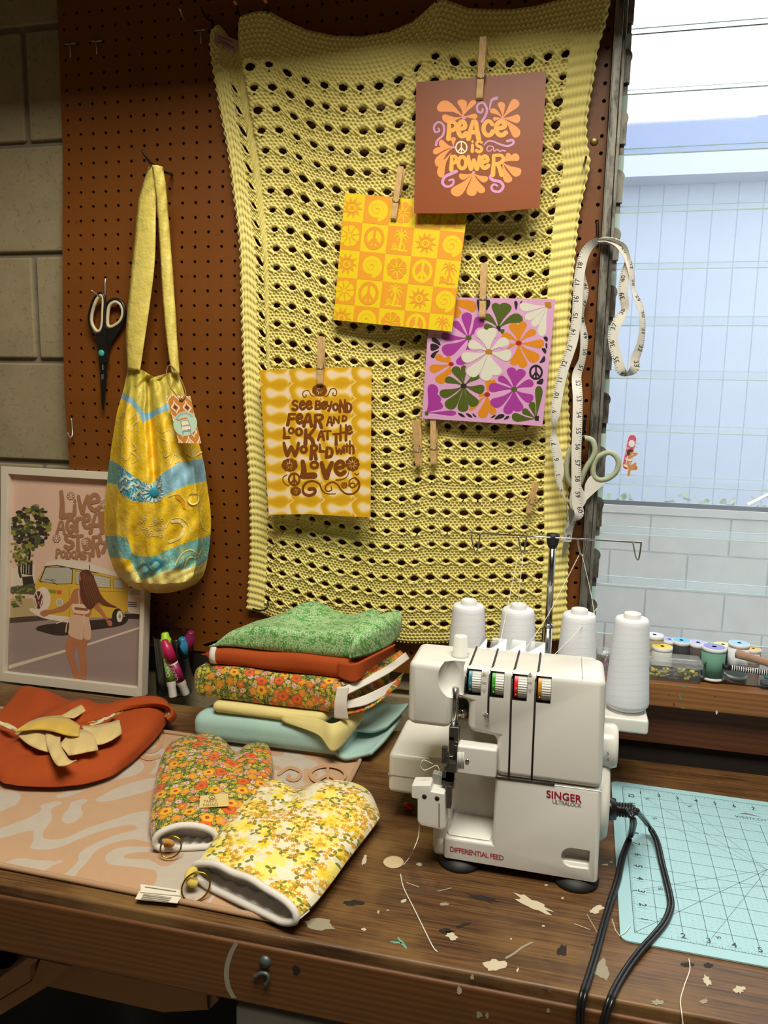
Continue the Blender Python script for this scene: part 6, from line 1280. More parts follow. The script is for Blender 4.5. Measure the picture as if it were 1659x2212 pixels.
low = S.copy(); low[..., 2] = zs-(zs-.9078)*pr; n0 = n1*n2; ii = np.arange(n0).reshape(n2, n1); F1 = np.stack([ii[:-1, :-1], ii[:-1, 1:], ii[1:, 1:], ii[1:, :-1]], -1).reshape(-1, 4)
mesh('pouch_body', np.concatenate([S.reshape(-1, 3), low.reshape(-1, 3)]), [tuple(f) for f in F1]+[tuple(f[::-1]+n0) for f in F1], M_RUST, q, True)
def fz(p, z): return Zp(*zq(p), z)
# raised back lip of the opening, with the lining showing below it
lipU = [fz((560,440), .938), fz((800,345), .944), fz((1000,318), .950), fz((1180,298), .954), fz((1300,300), .953), fz((1385,330), .946), fz((1402,385), .936), fz((1360,430), .930)]
lipI = [fz((600,470), .934), fz((840,420), .938), fz((1000,355), .944), fz((1180,322), .948), fz((1295,318), .947), fz((1365,340), .941), fz((1388,385), .933), fz((1352,415), .929)]
lipB = [fz((640,500), .931), fz((820,470), .932), fz((1000,405), .932), fz((1160,370), .930), fz((1270,350), .929), fz((1325,362), .929), fz((1345,395), .929), fz((1340,408), .929)]
flap('opening_lip', [[p+np.array([0, .012, -.012]) for p in lipU], lipU, lipI], M_RUST, q, .0024)
flap('lining', [[p+np.array([0, .0015, -.0005]) for p in lipI], lipB], M_FLO, q, .001, label='floral print lining')
M_LEATH = m_felt('cream_leather', srgb('cdb476'), .08); M_LEATHY = m_felt('yellowish_leather', srgb('c9a545'), .08); M_LEATHW = m_felt('pale_leather', srgb('d3c39a'), .06)
def near_p(px, py):
    d_ = ray(px, py); q_ = S.reshape(-1, 3); w = q_-CAM; tt = w @ d_/(d_ @ d_); e = np.linalg.norm(w-tt[:, None]*d_, axis=1); k = np.argmin(e); return float(q_[k, 2])
base_z = near_p(*zq((500, 600)))
def scrap(label, A_, B_, lift, mat, curl=.0):
    """two edges of a strip, in crop pixels"""
    a_, b_ = cr(A_, 6), cr(B_, 6); m = min(len(a_), len(b_)); V = []
    for i in range(m):
        for k in range(6):
            s_ = k/5; p = a_[i]*(1-s_)+b_[i]*s_; px, py = zq(p); zz = base_z+lift+curl*math.sin(PI*i/(m-1))*(.4+.6*math.sin(PI*s_))+.0015*math.sin(i*.7+k)
            V.append(Zp(px, py, zz))
    V = np.array(V); t_ = thing('leather_scrap', label, 'scrap', V.mean(0), 'cream scraps on the pouch')
    o = mesh('strip', V, [(i*6+k, i*6+k+1, (i+1)*6+k+1, (i+1)*6+k) for i in range(m-1) for k in range(5)], mat, t_, True); md = o.modifiers.new('s', 'SOLIDIFY'); md.thickness = .0016; md.offset = 1
scrap('narrow pale scrap tail pointing to the left picture edge', [(-10,447),(60,465),(145,512)], [(-10,475),(60,502),(140,535)], .004, M_LEATHW)
scrap('cream scrap strip sticking up at the top of the pile', [(490,408),(580,358),(662,316)], [(600,425),(655,392),(702,362)], .003, M_LEATH)
scrap('cream leaf-shaped scrap at the lower left of the pile', [(128,545),(240,522),(330,528),(420,545)], [(132,552),(215,625),(300,672),(400,702)], .004, M_LEATH, .004)
scrap('thin curled pale scrap at the right of the pile', [(728,476),(800,446),(870,410),(938,384)], [(745,484),(812,462),(880,428),(932,398)], .006, M_LEATHW)
scrap('broad cream scrap strip at the right of the pile', [(668,488),(770,485),(870,466),(975,440)], [(720,600),(800,640),(900,608),(988,552)], .005, M_LEATH, .003)
scrap('wide cream scrap under the crossing strip in the middle of the pile', [(488,640),(560,560),(680,520),(770,570)], [(560,728),(640,715),(730,695),(795,685)], .007, M_LEATH, .004)
scrap('cream scrap strip bending down to the lower right of the pile', [(372,545),(378,630),(410,715),(455,795),(515,812)], [(492,560),(495,640),(530,705),(572,760),(628,762)], .010, M_LEATH, .004)
scrap('golden yellow curved scrap lying across the pile', [(122,530),(250,450),(380,414),(520,412),(650,486)], [(140,532),(290,516),(420,528),(540,562),(640,572)], .014, M_LEATHY, .006)
# ================================================================== overlock sewing machine
def bake(o):
    dg = bpy.context.evaluated_depsgraph_get(); me = bpy.data.meshes.new_from_object(o.evaluated_get(dg)); o.modifiers.clear(); o.data = me
def cut(o, cutter):
    m = o.modifiers.new('b', 'BOOLEAN'); m.operation = 'DIFFERENCE'; m.object = cutter; m.solver = 'EXACT'; bpy.context.view_layer.update(); bake(o); d = cutter.data; bpy.data.objects.remove(cutter); bpy.data.meshes.remove(d)
def m_enamel():
    a = N('white_machine_plastic'); p = a.obj(); n1 = a.noise(p, 7, 4, .6); c = a.mix(n1, srgb('d0cec8'), srgb('dad8d2')); c = a.mix(a.math('MULTIPLY', a.step(a.noise(p, 55, 3, .7), .70, .80), .35), c, srgb('a89f8c')); return a.out(c, .28)
M_EN = m_enamel(); M_GRV = plain('dark_groove', '2a2522', .6); M_CHR = plain('chrome', 'c9c9c9', .12, 1.0, .05); M_GREYP = plain('grey_plastic', '8d8a84', .45); M_RUB = plain('black_rubber', '141315', .6)
mx = lambda x, y: (800+x/2.9625, 1360+y/2.9625)
FY = -.45
mc = thing('sewing_machine', 'white overlock sewing machine with four coloured tension dials at the right of the bench', 'sewing machine', (.88, -.42, .9))
g = G(); up = [(.744,1.16),(.9715,1.16),(.9745,1.0278),(.852,1.0278),(.852,1.0765),(.817,1.080),(.817,1.118),(.797,1.121),(.797,1.080),(.744,1.080)]
g.prism([(x, FY, z) for x, z in up], (0, .076, 0)); body = g.obj('upper_housing', [M_EN, M_GRV], mc, bevel=.0085, seg=4); bake(body)
def c_obj(g): 
    o = mesh('c', np.concatenate(g.v), g.f, [M_EN, M_GRV], mc, False, g.m); fix_normals(o); return o
def at(q, y=FY): return Yp(*mx(*q), y)
# round finger recess at the head
A, B = at((388, 320)), at((578, 400)); cx_, cz_ = at((578, 322))[0]+.002, at((578, 322))[2]
def dcut(prof, cx, cz, xr, y):
    gq = G().lathe(prof, Matrix.Translation((cx, y, cz)) @ Matrix.Rotation(PI/2, 4, 'X'), 48); v = gq.v[0]; m_ = v[:, 0] > cx+1e-5; v[m_, 0] = np.minimum(xr, cx+(v[m_, 0]-cx)*6); return c_obj(gq)
cut(body, dcut([(0, -.014), (.020, -.011), (.0275, -.004), (.0285, .02)], cx_-.0015, cz_, cx_+.001, FY+.006))
for x0, x1, y0_, y1_ in ((618,706,252,424),(768,852,267,440),(910,1000,284,460),(1062,1152,298,476)):
    P0, P1 = at((x0, y0_)), at((x1, y1_)); cut(body, c_obj(G().box((P0[0], FY-.02, P1[2]), (P1[0], FY+.020, P0[2]), 1)))
body.data.polygons.foreach_set('use_smooth', np.ones(len(body.data.polygons), bool)); m = body.modifiers.new('e', 'EDGE_SPLIT'); m.split_angle = math.radians(40)
for i, (x0, x1, y0_, y1_, col) in enumerate(((618,706,252,424,'2f7f8c'),(768,852,267,440,'3c9a2e'),(910,1000,284,460,'d3241f'),(1062,1152,298,476,'c08324'))):
    P0, P1 = at((x0, y0_)), at((x1, y1_)); zc_, R_ = (P0[2]+P1[2])/2, (P0[2]-P1[2])*.535; w = P1[0]-P0[0]; yc = FY+R_-.0032
    def drum(xa, xb, mat, nm, rib=0, r=R_):
        n_ = 72; pr_ = [r-(.0006 if rib and k % 2 else 0) for k in range(n_)]; v = []
        for x in (xa, xb):
            for k in range(n_): v.append((x, yc+pr_[k]*math.cos(2*PI*k/n_), zc_+pr_[k]*math.sin(2*PI*k/n_)))
        f = [(k, (k+1) % n_, n_+(k+1) % n_, n_+k) for k in range(n_)]+[tuple(range(n_)), tuple(range(n_, 2*n_))[::-1]]
        o = mesh(nm, v, f, mat, None if nm != 'tension_dial' else mc, False); return o
    d = drum(P0[0]+w*.40, P0[0]+w*.98, M_EN, 'tension_dial', 1); OFF[d.name] = OFF[mc.name]
    s_ = drum(P0[0]+w*.15, P0[0]+w*.40, paper('dial_band_'+col, col, .4), 'colour_band'); s_.data.transform(Matrix.Translation(-OFF[mc.name])); s_.parent = d; s_['label'] = {'2f7f8c': 'teal', '3c9a2e': 'green', 'd3241f': 'red', 'c08324': 'ochre'}[col]+' numbered dial band'
    gg = G()
    for k, t_ in enumerate((-.45, 0., .45)):
        v, f = typeset(str(5-k*2+(i % 2)), 'CENTER'); gg.add([(P0[0]+w*.275+a_*.004, yc-(R_+.0002)*math.cos(t_+(b_-.35)*.004/R_), zc_+(R_+.0002)*math.sin(-t_+(b_-.35)*.004/R_)) for a_, b_ in v], f)
    gg.obj2('dial_numbers', paper('dial_white_print', 'd9dcd2'), d)
# thread channels running over the top and down the front
for pts in ([(640,100),(622,245)], [(786,118),(768,262)], [(935,130),(910,280)], [(1082,150),(1062,292)]):
    a_, b_ = at(pts[0])[0], at(pts[1])[0]; v = [(a_, -.376, 1.1604), (b_+.002, -.440, 1.1604), (b_, -.4470, 1.1570), (b_, -.4503, 1.151)]
    G().tube(v, .0013, 6).obj('thread_channel', M_GRV, mc, True)
for pts in ([(612,300),(606,405)], [(766,290),(757,420),(752,590)], [(908,310),(900,480),(886,945)], [(1060,330),(1052,500),(1032,965)], [(800,945),(1030,970),(1180,990)]):
    G().tube([at(q, FY-.0002) for q in pts], .0012, 6).obj('thread_channel', M_GRV, mc, True)
G().tube([at((1180,990), FY-.0001), at((1480,1028), FY-.0001)], .0005, 5).obj('panel_seam', M_GREYP, mc, True)
for x in (728, 1022):
    ga_ = G()
    for dy, s_ in ((-52, 1), (0, 0), (52, -1)):
        c_ = at((x, 340+dy), FY-.0002)
        if s_: ga_.add([c_+np.array([-.003, 0, -.002*s_]), c_+np.array([.003, 0, -.002*s_]), c_+np.array([0, 0, .003*s_])], [(0, 1, 2)])
        else: ga_.box(c_-np.array([.0025, .0001, .0012]), c_+np.array([.0025, .0001, .0012]))
    ga_.obj2('dial_marks', plain('pale_grey_mark', 'b9b4a8', .4), mc)
# lower front, with pocket and finger recess
low = G().prism([(x, FY, z) for x, z in ((.7935,.913),(.9765,.911),(.9745,1.0272),(.852,1.0272),(.852,.9415),(.7935,.9415))], (0, .078, 0)).obj('lower_housing', [M_EN, M_GRV], mc, bevel=.004, seg=3); bake(low)
q0, q1 = at((1222,1385)), at((1398,1540)); zc_ = (q0[2]+q1[2])/2; R_ = (q0[2]-q1[2])/2
cut(low, dcut([(0, -.012), (R_*.72, -.010), (R_*.97, -.002), (R_, .02)], q0[0]+R_, zc_, q1[0], FY+.004))
low.data.polygons.foreach_set('use_smooth', np.ones(len(low.data.polygons), bool)); m = low.modifiers.new('e', 'EDGE_SPLIT'); m.split_angle = math.radians(40)
g = G(); g.box((.80, -.378, .913), (.968, -.25, 1.12)); g.box((.7945, -.414, .94), (.853, -.36, 1.08)); g.prism([(.795, -.448, .9415), (.795, -.412, .9415), (.795, -.412, .956)], (.057, 0, 0)); g.box((.83, -.25, .95), (.965, -.165, 1.006))
g.obj('rear_body', M_EN, mc, bevel=.004)
g = G(); g.box((.780, -.446, .9125), (.976, -.27, .932)); g.prism([(x, -.44, z) for x, z in ((.778,.914),(.80,.914),(.80,.965),(.784,.96),(.778,.945))], (0, .12, 0)); g.obj('base', M_EN, mc, bevel=.005)
for px, py, y in ((945+23, 1868, -.430), (1252, 1915, -.432), (960, 1800, -.30), (1240, 1800, -.30)):
    X_ = {0: .812, 1: .952}[0 if px < 1100 else 1]; G().lathe([(.027, 0), (.0275, .005), (.020, .010), (.012, .0135), (0, .0135)], Matrix.Translation((X_, y, .9))).obj('rubber_foot', M_RUB, mc, True)
# cloth arm at the left
g = G(); aY0, aY1 = -.372, -.255; z_t = float(Yp(839.8, 1626, aY0)[2]); x_l = float(Yp(839, 1640, aY0)[0]); z_b = float(Yp(838, 1712, aY0)[2])
g.box((x_l, aY0, z_b), (.80, aY1, z_t)); arm = g.obj('cloth_arm', M_EN, mc, bevel=.007, seg=4)
G().box((x_l-.0004, aY0-.0004, float(Yp(838,1674,aY0)[2])), (.80, aY1, float(Yp(838,1674,aY0)[2])+.0012)).obj('arm_seam', M_GREYP, mc)
G().box((.80, -.40, z_t-.004), (.846, -.34, z_t+.002)).obj('needle_plate', M_CHR, mc, bevel=.001)
# looper cover and cutter cover
P0, P1 = at((556,738), -.458), at((804,955), -.458); cv = G().box((P0[0], -.459, P1[2]), (P1[0], -.44, P0[2])).obj('looper_cover', M_EN, mc, bevel=.003)
for k in range(5):
    a_ = at((560+k*9, 785), -.4592); b_ = at((560+k*9, 885), -.4592); o = G().tube([a_, b_], .0007, 5).obj('grip_rib', M_EN, cv, True)
s0 = at((620,843), -.459); o = G().lathe([(0, .001), (.0025, .0008), (.003, -.001)], Matrix.Translation(s0) @ Matrix.Rotation(PI/2, 4, 'X'), 14).obj('screw', M_CHR, cv, True)
YC = -.476
cb = [(262,998),(385,998),(388,1035),(475,1050),(480,1265),(470,1285),(315,1250),(300,1228),(300,1085),(262,1078)]
cc = G().prism([at(q, YC) for q in cb], (0, .022, 0)).obj('cutter_cover', M_EN, mc, bevel=.0018)
for q in ((346,1068),(427,1080)): o = G().lathe([(0, .0006), (.0028, .0004), (.003, -.001)], Matrix.Translation(at(q, YC)) @ Matrix.Rotation(PI/2, 4, 'X'), 14).obj('screw_hole', M_RUB, cc, True)
G().prism([at(q, YC-.0006) for q in ((436,1110),(445,1112),(445,1262),(436,1258))], (0, .002, 0)).obj('slot', M_GREYP, cc)
# needle bar, presser foot and knives
M_DKM = plain('dark_tool_steel', '6b6966', .3, .85, .2, 200)
g = G(); nb0, nb1 = at((545,372), -.44), at((530,640), -.44); g.tube([nb0, nb1], .0042, 10); g.tube([at((557,375), -.437), at((551,640), -.437)], .0022, 8)
g.obj('needle_bar', M_CHR, mc, True)
g = G(); p = at((538,660), -.442); g.box(p-np.array([.0062, .004, .009]), p+np.array([.0062, .004, .0085])); p = at((522,745), -.442); g.box(p-np.array([.0036, .004, .014]), p+np.array([.0036, .004, .014])); p = at((505,850), -.446); g.box(p-np.array([.004, .004, .017]), p+np.array([.005, .004, .010])); p = at((535,810), -.44); g.box(p-np.array([.0015, .004, .02]), p+np.array([.004, .004, .016]))
g.obj('presser_foot', M_DKM, mc, bevel=.001)
g = G(); g.prism([at(q, -.458) for q in ((398,920),(520,955),(545,980),(535,1020),(388,1018),(388,985))], (0, .010, 0)); g.obj('stitch_plate', M_GREYP, mc, bevel=.0008)
g = G()
for q, d_ in (((500,930),(.007,.004,.006)), ((515,905),(.005,.004,.012)), ((490,965),(.006,.004,.005)), ((500,1060),(.004,.005,.014)), ((475,800),(.003,.003,.010))):
    p = at(q, -.462); g.box(p-np.array(d_), p+np.array(d_))
p = [at(q, -.466) for q in ((468,830),(480,800),(500,790),(492,870),(470,880))]; g.tube(cr(p, 4), .0012, 6)
g.obj('knife', M_DKM, mc, bevel=.0008)
G().box(at((575,485), -.405)-np.array([.006, .004, .012]), at((575,485), -.405)+np.array([.010, .004, .010])).obj('inner_bracket', plain('blue_grey_steel', '4d565c', .35, .7), mc, bevel=.001)
G().lathe([(0, .004), (.0055, .003), (.006, 0), (.006, -.004)], Matrix.Translation(at((590,535), -.42)) @ Matrix.Rotation(PI/2, 4, 'X'), 18).obj('thumb_screw', M_CHR, mc, True)
G().tube(cr([at((725,545), FY+.001), at((748,540), FY-.004), at((752,590), FY-.004), at((744,592), FY-.003)], 4), .0012, 6).obj('thread_hook', M_CHR, mc, True)
# top: pressure knob, thread lips, lid seam
kb = Zp(*mx(578,160), 1.16); G().lathe([(.0105, 0), (.0105, .004), (.0088, .005), (.0085, .026), (.0065, .0275), (0, .0275)], Matrix.Translation((kb[0], -.415, 1.159)), 24).obj('pressure_knob', M_EN, mc, True)
M_LIP = m_clear('clear_thread_lip', (.82, .84, .84), .1, 1.0)
for x0, x1 in ((640,706),(712,842),(850,976),(982,1112)):
    a_, b_ = at((x0, 200))[0]+.001, at((x1, 200))[0]-.001; G().prism([(a_, -.374, 1.158), (b_, -.374, 1.158), (b_, -.364, 1.170), (a_+.004, -.364, 1.171)], (0, .0015, 0)).obj('thread_lip', M_LIP, mc)
G().tube([(.945, -.378, 1.1602), (.945, -.45, 1.1602)], .0004, 5).obj('panel_seam', M_GREYP, mc)
# side knobs
kp = Xp(*mx(1545, 790), .985); G().lathe([(.0245, -.014), (.0255, -.010), (.0265, .010), (.0245, .0155), (0, .0165)], Matrix.Translation((.9765, -.395, kp[2])) @ Matrix.Rotation(PI/2, 4, 'Y'), 32).obj('stitch_knob', M_EN, mc, True, label='white numbered side knob')
hw = Xp(*mx(1500, 1065), .982); G().lathe([(.050, -.010), (.052, -.007), (.052, .004), (.047, .0095), (.02, .0105), (0, .0105)], Matrix.Translation((.9755, -.392, hw[2])) @ Matrix.Rotation(PI/2, 4, 'Y'), 48).obj('handwheel', M_EN, mc, True)
v5 = G()
for ch, yy in (('5', 795), ('4', 835)):
    v, f = typeset(ch); q0 = np.array([.9788, -.4205, at((1500, yy), -.42)[2]]); v5.add([q0+np.array([a_*.006, -.0022-.0, b_*.006]) for a_, b_ in v], f)
v5.obj2('knob_numbers', M_INK, mc)
a = Art(Plane((.8, FY, .9), (.9, FY, .9), (.8, FY, 1.0)), 2.9625, 800, 1360, base=.0003)
a.text('SINGER', 1126, 1072, 66, 0, 1, (1, .155), (-.02, -1), off=.022, sp=1.03); a.g.obj('brand_lettering', paper('crimson_print', 'a3123c', .4), mc)
a = Art(a.p, 2.9625, 800, 1360, base=.0003); a.text('ULTRALOCK', 1165, 1110, 36, 0, 1, (1, .155), (-.02, -1), sp=.86); a.g.obj('model_lettering', paper('grey_print', '5f5a58', .4), mc)
a = Art(a.p, 2.9625, 800, 1360, base=.0003); a.text('DIFFERENTIAL FEED', 508, 1417, 45, 0, 1, (1, .172), (-.02, -1), sp=.86, off=.006); a.g.obj('front_lettering', paper('red_print', 'a8223a', .4), mc)
# thread tray, pole and guides
TY = -.2
tz = float(Yp(1365, 1532, TY)[2]); tray = G(); tray.box((.742, TY-.036, tz-.022), (1.046, TY+.036, tz)); tr_ = tray.obj('cone_tray', M_EN, mc, bevel=.004)
cx4 = [float(Zp(px, py, tz+.139)[0]) for px, py in ((1013,1318),(1119,1325),(1251,1331),(1365,1340))]
CONEX = [(float(Yp(px, py, TY)[0])) for px, py in ((1012,1322),(1119,1328),(1251,1336),(1365,1346))]
for x in CONEX: G().lathe([(.026, 0), (.026, .003), (.012, .006), (.011, .03), (0, .03)], Matrix.Translation((x, TY, tz)), 24).obj('cone_seat', M_EN, tr_, True)
pxx = float(Yp(1187, 1300, TY+.045)[0]); PYY = TY+.045; pz1 = float(Yp(1187, 1165, PYY)[2])
G().tube([(pxx, PYY, tz-.02), (pxx, PYY, tz+.10)], .0068, 16).obj('lower_pole', M_CHR, mc, True); G().tube([(pxx, PYY, tz+.10), (pxx, PYY, pz1)], .0052, 16).obj('upper_pole', M_CHR, mc, True); G().lathe([(.0072, 0), (.0072, .006)], Matrix.Translation((pxx, PYY, tz+.098)), 16).obj('pole_collar', M_CHR, mc, True)
G().box((pxx-.03, TY+.02, tz-.022), (pxx+.03, PYY+.012, tz-.006)).obj('pole_bracket', M_EN, mc, bevel=.002)
G().lathe([(.0062, -.012), (.0085, -.006), (.0100, .004), (.0090, .009), (0, .010)], Matrix.Translation((pxx, PYY, pz1)), 20).obj('pole_cap', M_RUB, mc, True)
rz = lambda px, py: Yp(px, py, PYY-.008)
G().tube([rz(1016, 1151), rz(1187, 1161), rz(1386, 1172)], .0013, 8).obj('guide_rod', M_CHR, mc, True)
for a_, b_ in (((1017,1152),(1037,1151)), ((1119,1158),(1137,1158)), ((1247,1164),(1267,1165)), ((1367,1171),(1385,1172))):
    dx = 34 if a_[0] != 1247 else 32; G().tube(cr([rz(*a_), rz(a_[0]+4, a_[1]+22), rz(a_[0]+7, a_[1]+dx), rz((a_[0]+b_[0])/2+1, a_[1]+dx+4), rz(b_[0]-5, b_[1]+dx), rz(b_[0]-1, b_[1]+12), rz(*b_)], 4), .0012, 7).obj('guide_loop', M_CHR, mc, True)
# ------------------------------------------------------------------ thread cones
def m_thread(name, col):
    a = N(name); p = a.obj(); w = a.wave(a.map(p, (1, 1, 1)), 190, 1.2, 2, 1., 'BANDS', 'Z'); x = a.wave(a.map(p, (1, 1, 1.6), rot=(.35, .2, 0)), 24, 4, 2, .6, 'BANDS', 'Z'); c = a.mix(a.math('MULTIPLY', w, .25), col, tuple(v_*.8 for v_ in col)); c = a.mix(a.math('MULTIPLY', a.step(x, .93, 1.), .3), c, tuple(v_*.75 for v_ in col)); a.bump(w, .2, .0006); return a.out(c, .8)
M_THR = m_thread('white_thread', srgb('dcdee5')); M_CORE = plain('white_cone_core', 'dedede', .35)
def cone(label):
    t_ = thing('thread_cone', label, 'thread cone', (0, 0, 0), 'white thread cones behind the sewing machine')
    G().lathe([(.0275, .006), (.0305, .009), (.0312, .014), (.0300, .030), (.0240, .128), (.0232, .133), (.0215, .1355), (.011, .136)], None, 48).obj('thread', M_THR, t_, True, local=True)
    G().lathe([(.0262, .0045), (.0262, .0075), (.010, .09), (.0118, .1355), (.0118, .142), (.0112, .143), (.0085, .143), (.0085, .12), (0, .12)], None, 32).obj('core', M_CORE, t_, True, local=True); return t_
c0 = cone(''); cs_ = [c0]+[copy_tree(c0) for _ in range(3)]
for c_, x, lb in zip(cs_, CONEX, ('white thread cone at the left end of the machine tray', 'white thread cone left of the chrome pole, second on the tray', 'white thread cone right of the chrome pole, third on the tray', 'white thread cone at the window end of the tray, seen whole')):
    c_.location = (x, TY, tz); c_['label'] = lb
M_TL = plain('white_sewing_thread', 'e4e0d2', .7)
def thread(label, pts, r=.00045, n=6):
    p = cr(pts, n) if len(pts) > 2 else np.array(pts); v, f = tube(p, r, 5); return mesh('sewing_thread', v, f, M_TL, None, True, label=label, cat='thread', group='loose white threads')
zz = lambda x, y, d: Yp(960+x/2.373, 1120+y/2.373, d)
thread('thread from the second cone up to its wire guide', [zz(372, 470, TY), zz(404, 185, PYY-.008)]); thread('thread from the second wire guide down into the machine top', [zz(378, 185, PYY-.008), zz(320, 470, -.25), zz(268, 720, -.378)])
thread('thread from the third wire guide crossing the pole to the machine top', [zz(690, 188, PYY-.008), zz(545, 470, -.25), zz(470, 590, -.30), zz(400, 690, -.378)]); thread('thread from the third cone up to its wire guide', [zz(775, 530, TY), zz(750, 380, -.17), zz(706, 188, PYY-.008)])
thread('thread slanting across the third cone down to the machine top', [zz(782, 460, -.2), zz(690, 570, -.235), zz(556, 706, -.378)])
thread('thread hanging from the machine cutter cover to the bench', [at((315,1235), -.47), at((306,1330), -.475), at((275,1410), -.49), Zp(886, 1850, .904), Zp(872, 1868, .9012)]); thread('pale thread lying across the bench in front of the machine', [Zp(865, 1888, .901), Zp(872, 1918, .901), Zp(893, 1960, .901), Zp(915, 2005, .901), Zp(935, 2045, .901), Zp(945, 2056, .901)], .0006)
thread('loose thread wisps caught round the machine knife', [at((400,860), -.465), at((340,835), -.47), at((322,870), -.47), at((350,900), -.468), at((420,870), -.466), at((440,900), -.466), at((425,930), -.466)], .0004)
thread('pale thread hanging over the bench edge below the cutting mat', [Zp(1488, 2071, .901), Zp(1490, 2095, .901), Zp(1478, 2130, .901), Zp(1470, 2160, .9012), Zp(1472, 2185, .9012), Yp(1474, 2204, -.6165)+np.array([0, -.003, 0]), Yp(1474, 2225, -.622)], .0006)
thread('short thread at the lower left corner of the cutting mat', [Zp(1338, 2021, .9035), Zp(1352, 2012, .9042), Zp(1362, 1998, .9042)], .0005)
# ================================================================== cutting mat
TX, TY0, TH = 1.0137, -.5144, -.0224
def inch(u, v, z=.9028): a_, b_ = u*IN, v*IN; return np.array([TX+a_*math.cos(TH)-b_*math.sin(TH), TY0+a_*math.sin(TH)+b_*math.cos(TH), z])
class InchArt(Art):
    def pt(s, x, y, L=1): return inch(x, y, s.base+s.st*L)
a = InchArt(None, base=.9028, step=.00005)
ln = lambda p, q, w=.018, m=1: a.stroke([p, q], w, m, 1, smooth=False, cap=False)
for k in range(0, 20): ln((k, .18 if 0 < k else 0), (k, 12.82 if 0 < k else 13), .022)
for k in range(0, 14): ln((.18 if 0 < k < 13 else 0, k), (19, k), .014)
for k in range(0, 81): ln((k/8, 0), (k/8, .10 if k % 4 else .15), .012); ln((k/8, 13), (k/8, 12.9 if k % 4 else 12.85), .012)
for k in range(0, 105): ln((0, k/8), (.10 if k % 4 else .15, k/8), .012)
ln((0, 0), (13, 13), .014); ln((0, 2.9), (6.3, 5.1), .010); ln((2.75, 13), (6.45, 6.55), .010); ln((1.1, 12), (6.5, 6.5), .010); ln((1.35, 9.8), (6.5, 6.5), .010); ln((2.8, -.05), (6.5, 6.5), .012); ln((.0, 2.9), (6.5, 6.5), .010)
for i in range(1, 36):
    for j in range(1, 52):
        x, y = i/4, j/4
        if i % 4 or j % 4: a.poly([(x-.011, y-.011), (x+.011, y-.011), (x+.011, y+.011), (x-.011, y+.011)], 1, 1)
for k in range(1, 10): a.poly([(k-.2, .2), (k+.2, .2), (k+.2, .52), (k-.2, .52)], 0, 1.5); a.text(str(k), k, .22, .42, 1, 3, (1, 0), (0, 1), 'CENTER', off=.028); a.poly([(k-.2, 12.32), (k+.2, 12.32), (k+.2, 12.62), (k-.2, 12.62)], 0, 1.5); a.text(str(k), k, 12.34, .38, 1, 3, (1, 0), (0, 1), 'CENTER', off=.028)
for k in range(1, 13): a.poly([(.28, k-.2), (.68, k-.2), (.68, k+.2), (.28, k+.2)], 0, 1.5); a.text(str(k), .32, k, .44, 1, 3, (0, -1), (1, 0), 'CENTER', off=.028)
a.poly([(5.95, 10.75), (7.75, 10.75), (7.75, 12.2), (5.95, 12.2)], 0, 1.5); a.text('WESTCOTT', 5.85, 11.18, .36, 1, 3, (1, 0), (0, 1), sp=.92); a.poly([(6.05, 11.62), (6.5, 11.85), (7.3, 11.62), (6.5, 11.70)], 2, 3)
for t_, x, y in (('75', 1.15, 1.1), ('60', 1.25, 3.35), ('30', 3.35, .55), ('45', 1.25, 11.75), ('60', 3.5, 11.6), ('30', 1.5, 9.7)): a.text(t_, x, y, .24, 1, 3, (.9, .4), (-.4, .9))
cm = thing('cutting_mat', 'pale turquoise cutting mat with inch grid at the right end of the bench', 'cutting mat', inch(3, 6, .9))
M_CM = paper('turquoise_mat', '9bc3cb', .42); M_CML = paper('dark_mat_print', '27324a', .5)
out_ = []
for cx, cy, s0 in ((18.6, 13.15, 0), (-.25, 13.15, 90), (-.25, -.25, 180), (18.6, -.25, 270)):
    for k in range(7): t_ = math.radians(s0+k*15); out_.append((cx+.35*math.cos(t_), cy+.35*math.sin(t_)))
g = G(); g.prism([inch(x, y, .9026) for x, y in out_], (0, 0, -.0018), 0); g.add(np.concatenate(a.g.v), a.g.f, 0); g.m = g.m[:-len(a.g.m)]+a.g.m
g.obj2('mat_sheet', [M_CM, M_CML, paper('rust_logo_print', '6a4a48', .5)], cm)
# ================================================================== power cord
M_CORD = plain('black_cable', '101012', .32)
pz_ = Xp(1322, 1748, .992)
cord = thing('power_cord', 'black twin power cord plugged into the machine and trailing over the cutting mat', 'cord', (1.03, -.42, .905))
pc0 = np.array([.982, -.412, float(Yp(1322, 1748, -.412)[2])])
G().lathe([(0, 0), (.013, 0), (.0135, .004), (.0125, .012), (.008, .013)]+[(r_, .013+.0034*k+dz) for k in range(6) for r_, dz in ((.0085, 0), (.0085, .0016), (.0062, .0018), (.0062, .0032))]+[(.004, .036), (0, .036)], Matrix.Translation(pc0) @ Matrix.Rotation(PI/2, 4, 'Y') @ Matrix.Rotation(-.1, 4, 'X'), 20).obj('plug', M_CORD, cord, True)
st = pc0+np.array([.036, -.001, 0])
def cable(pts):
    p = cr(pts, 8); T = np.gradient(p, axis=0); T /= np.linalg.norm(T, axis=1)[:, None]; n_ = np.cross(T, [0, 0, 1.]); n_ /= np.linalg.norm(n_, axis=1)[:, None]+1e-9
    for s_ in (-1, 1): G().tube(p+n_*s_*.0019, .0023, 8).obj('cable_core', M_CORD, cord, True)
zc_ = .9056; ze = .9030
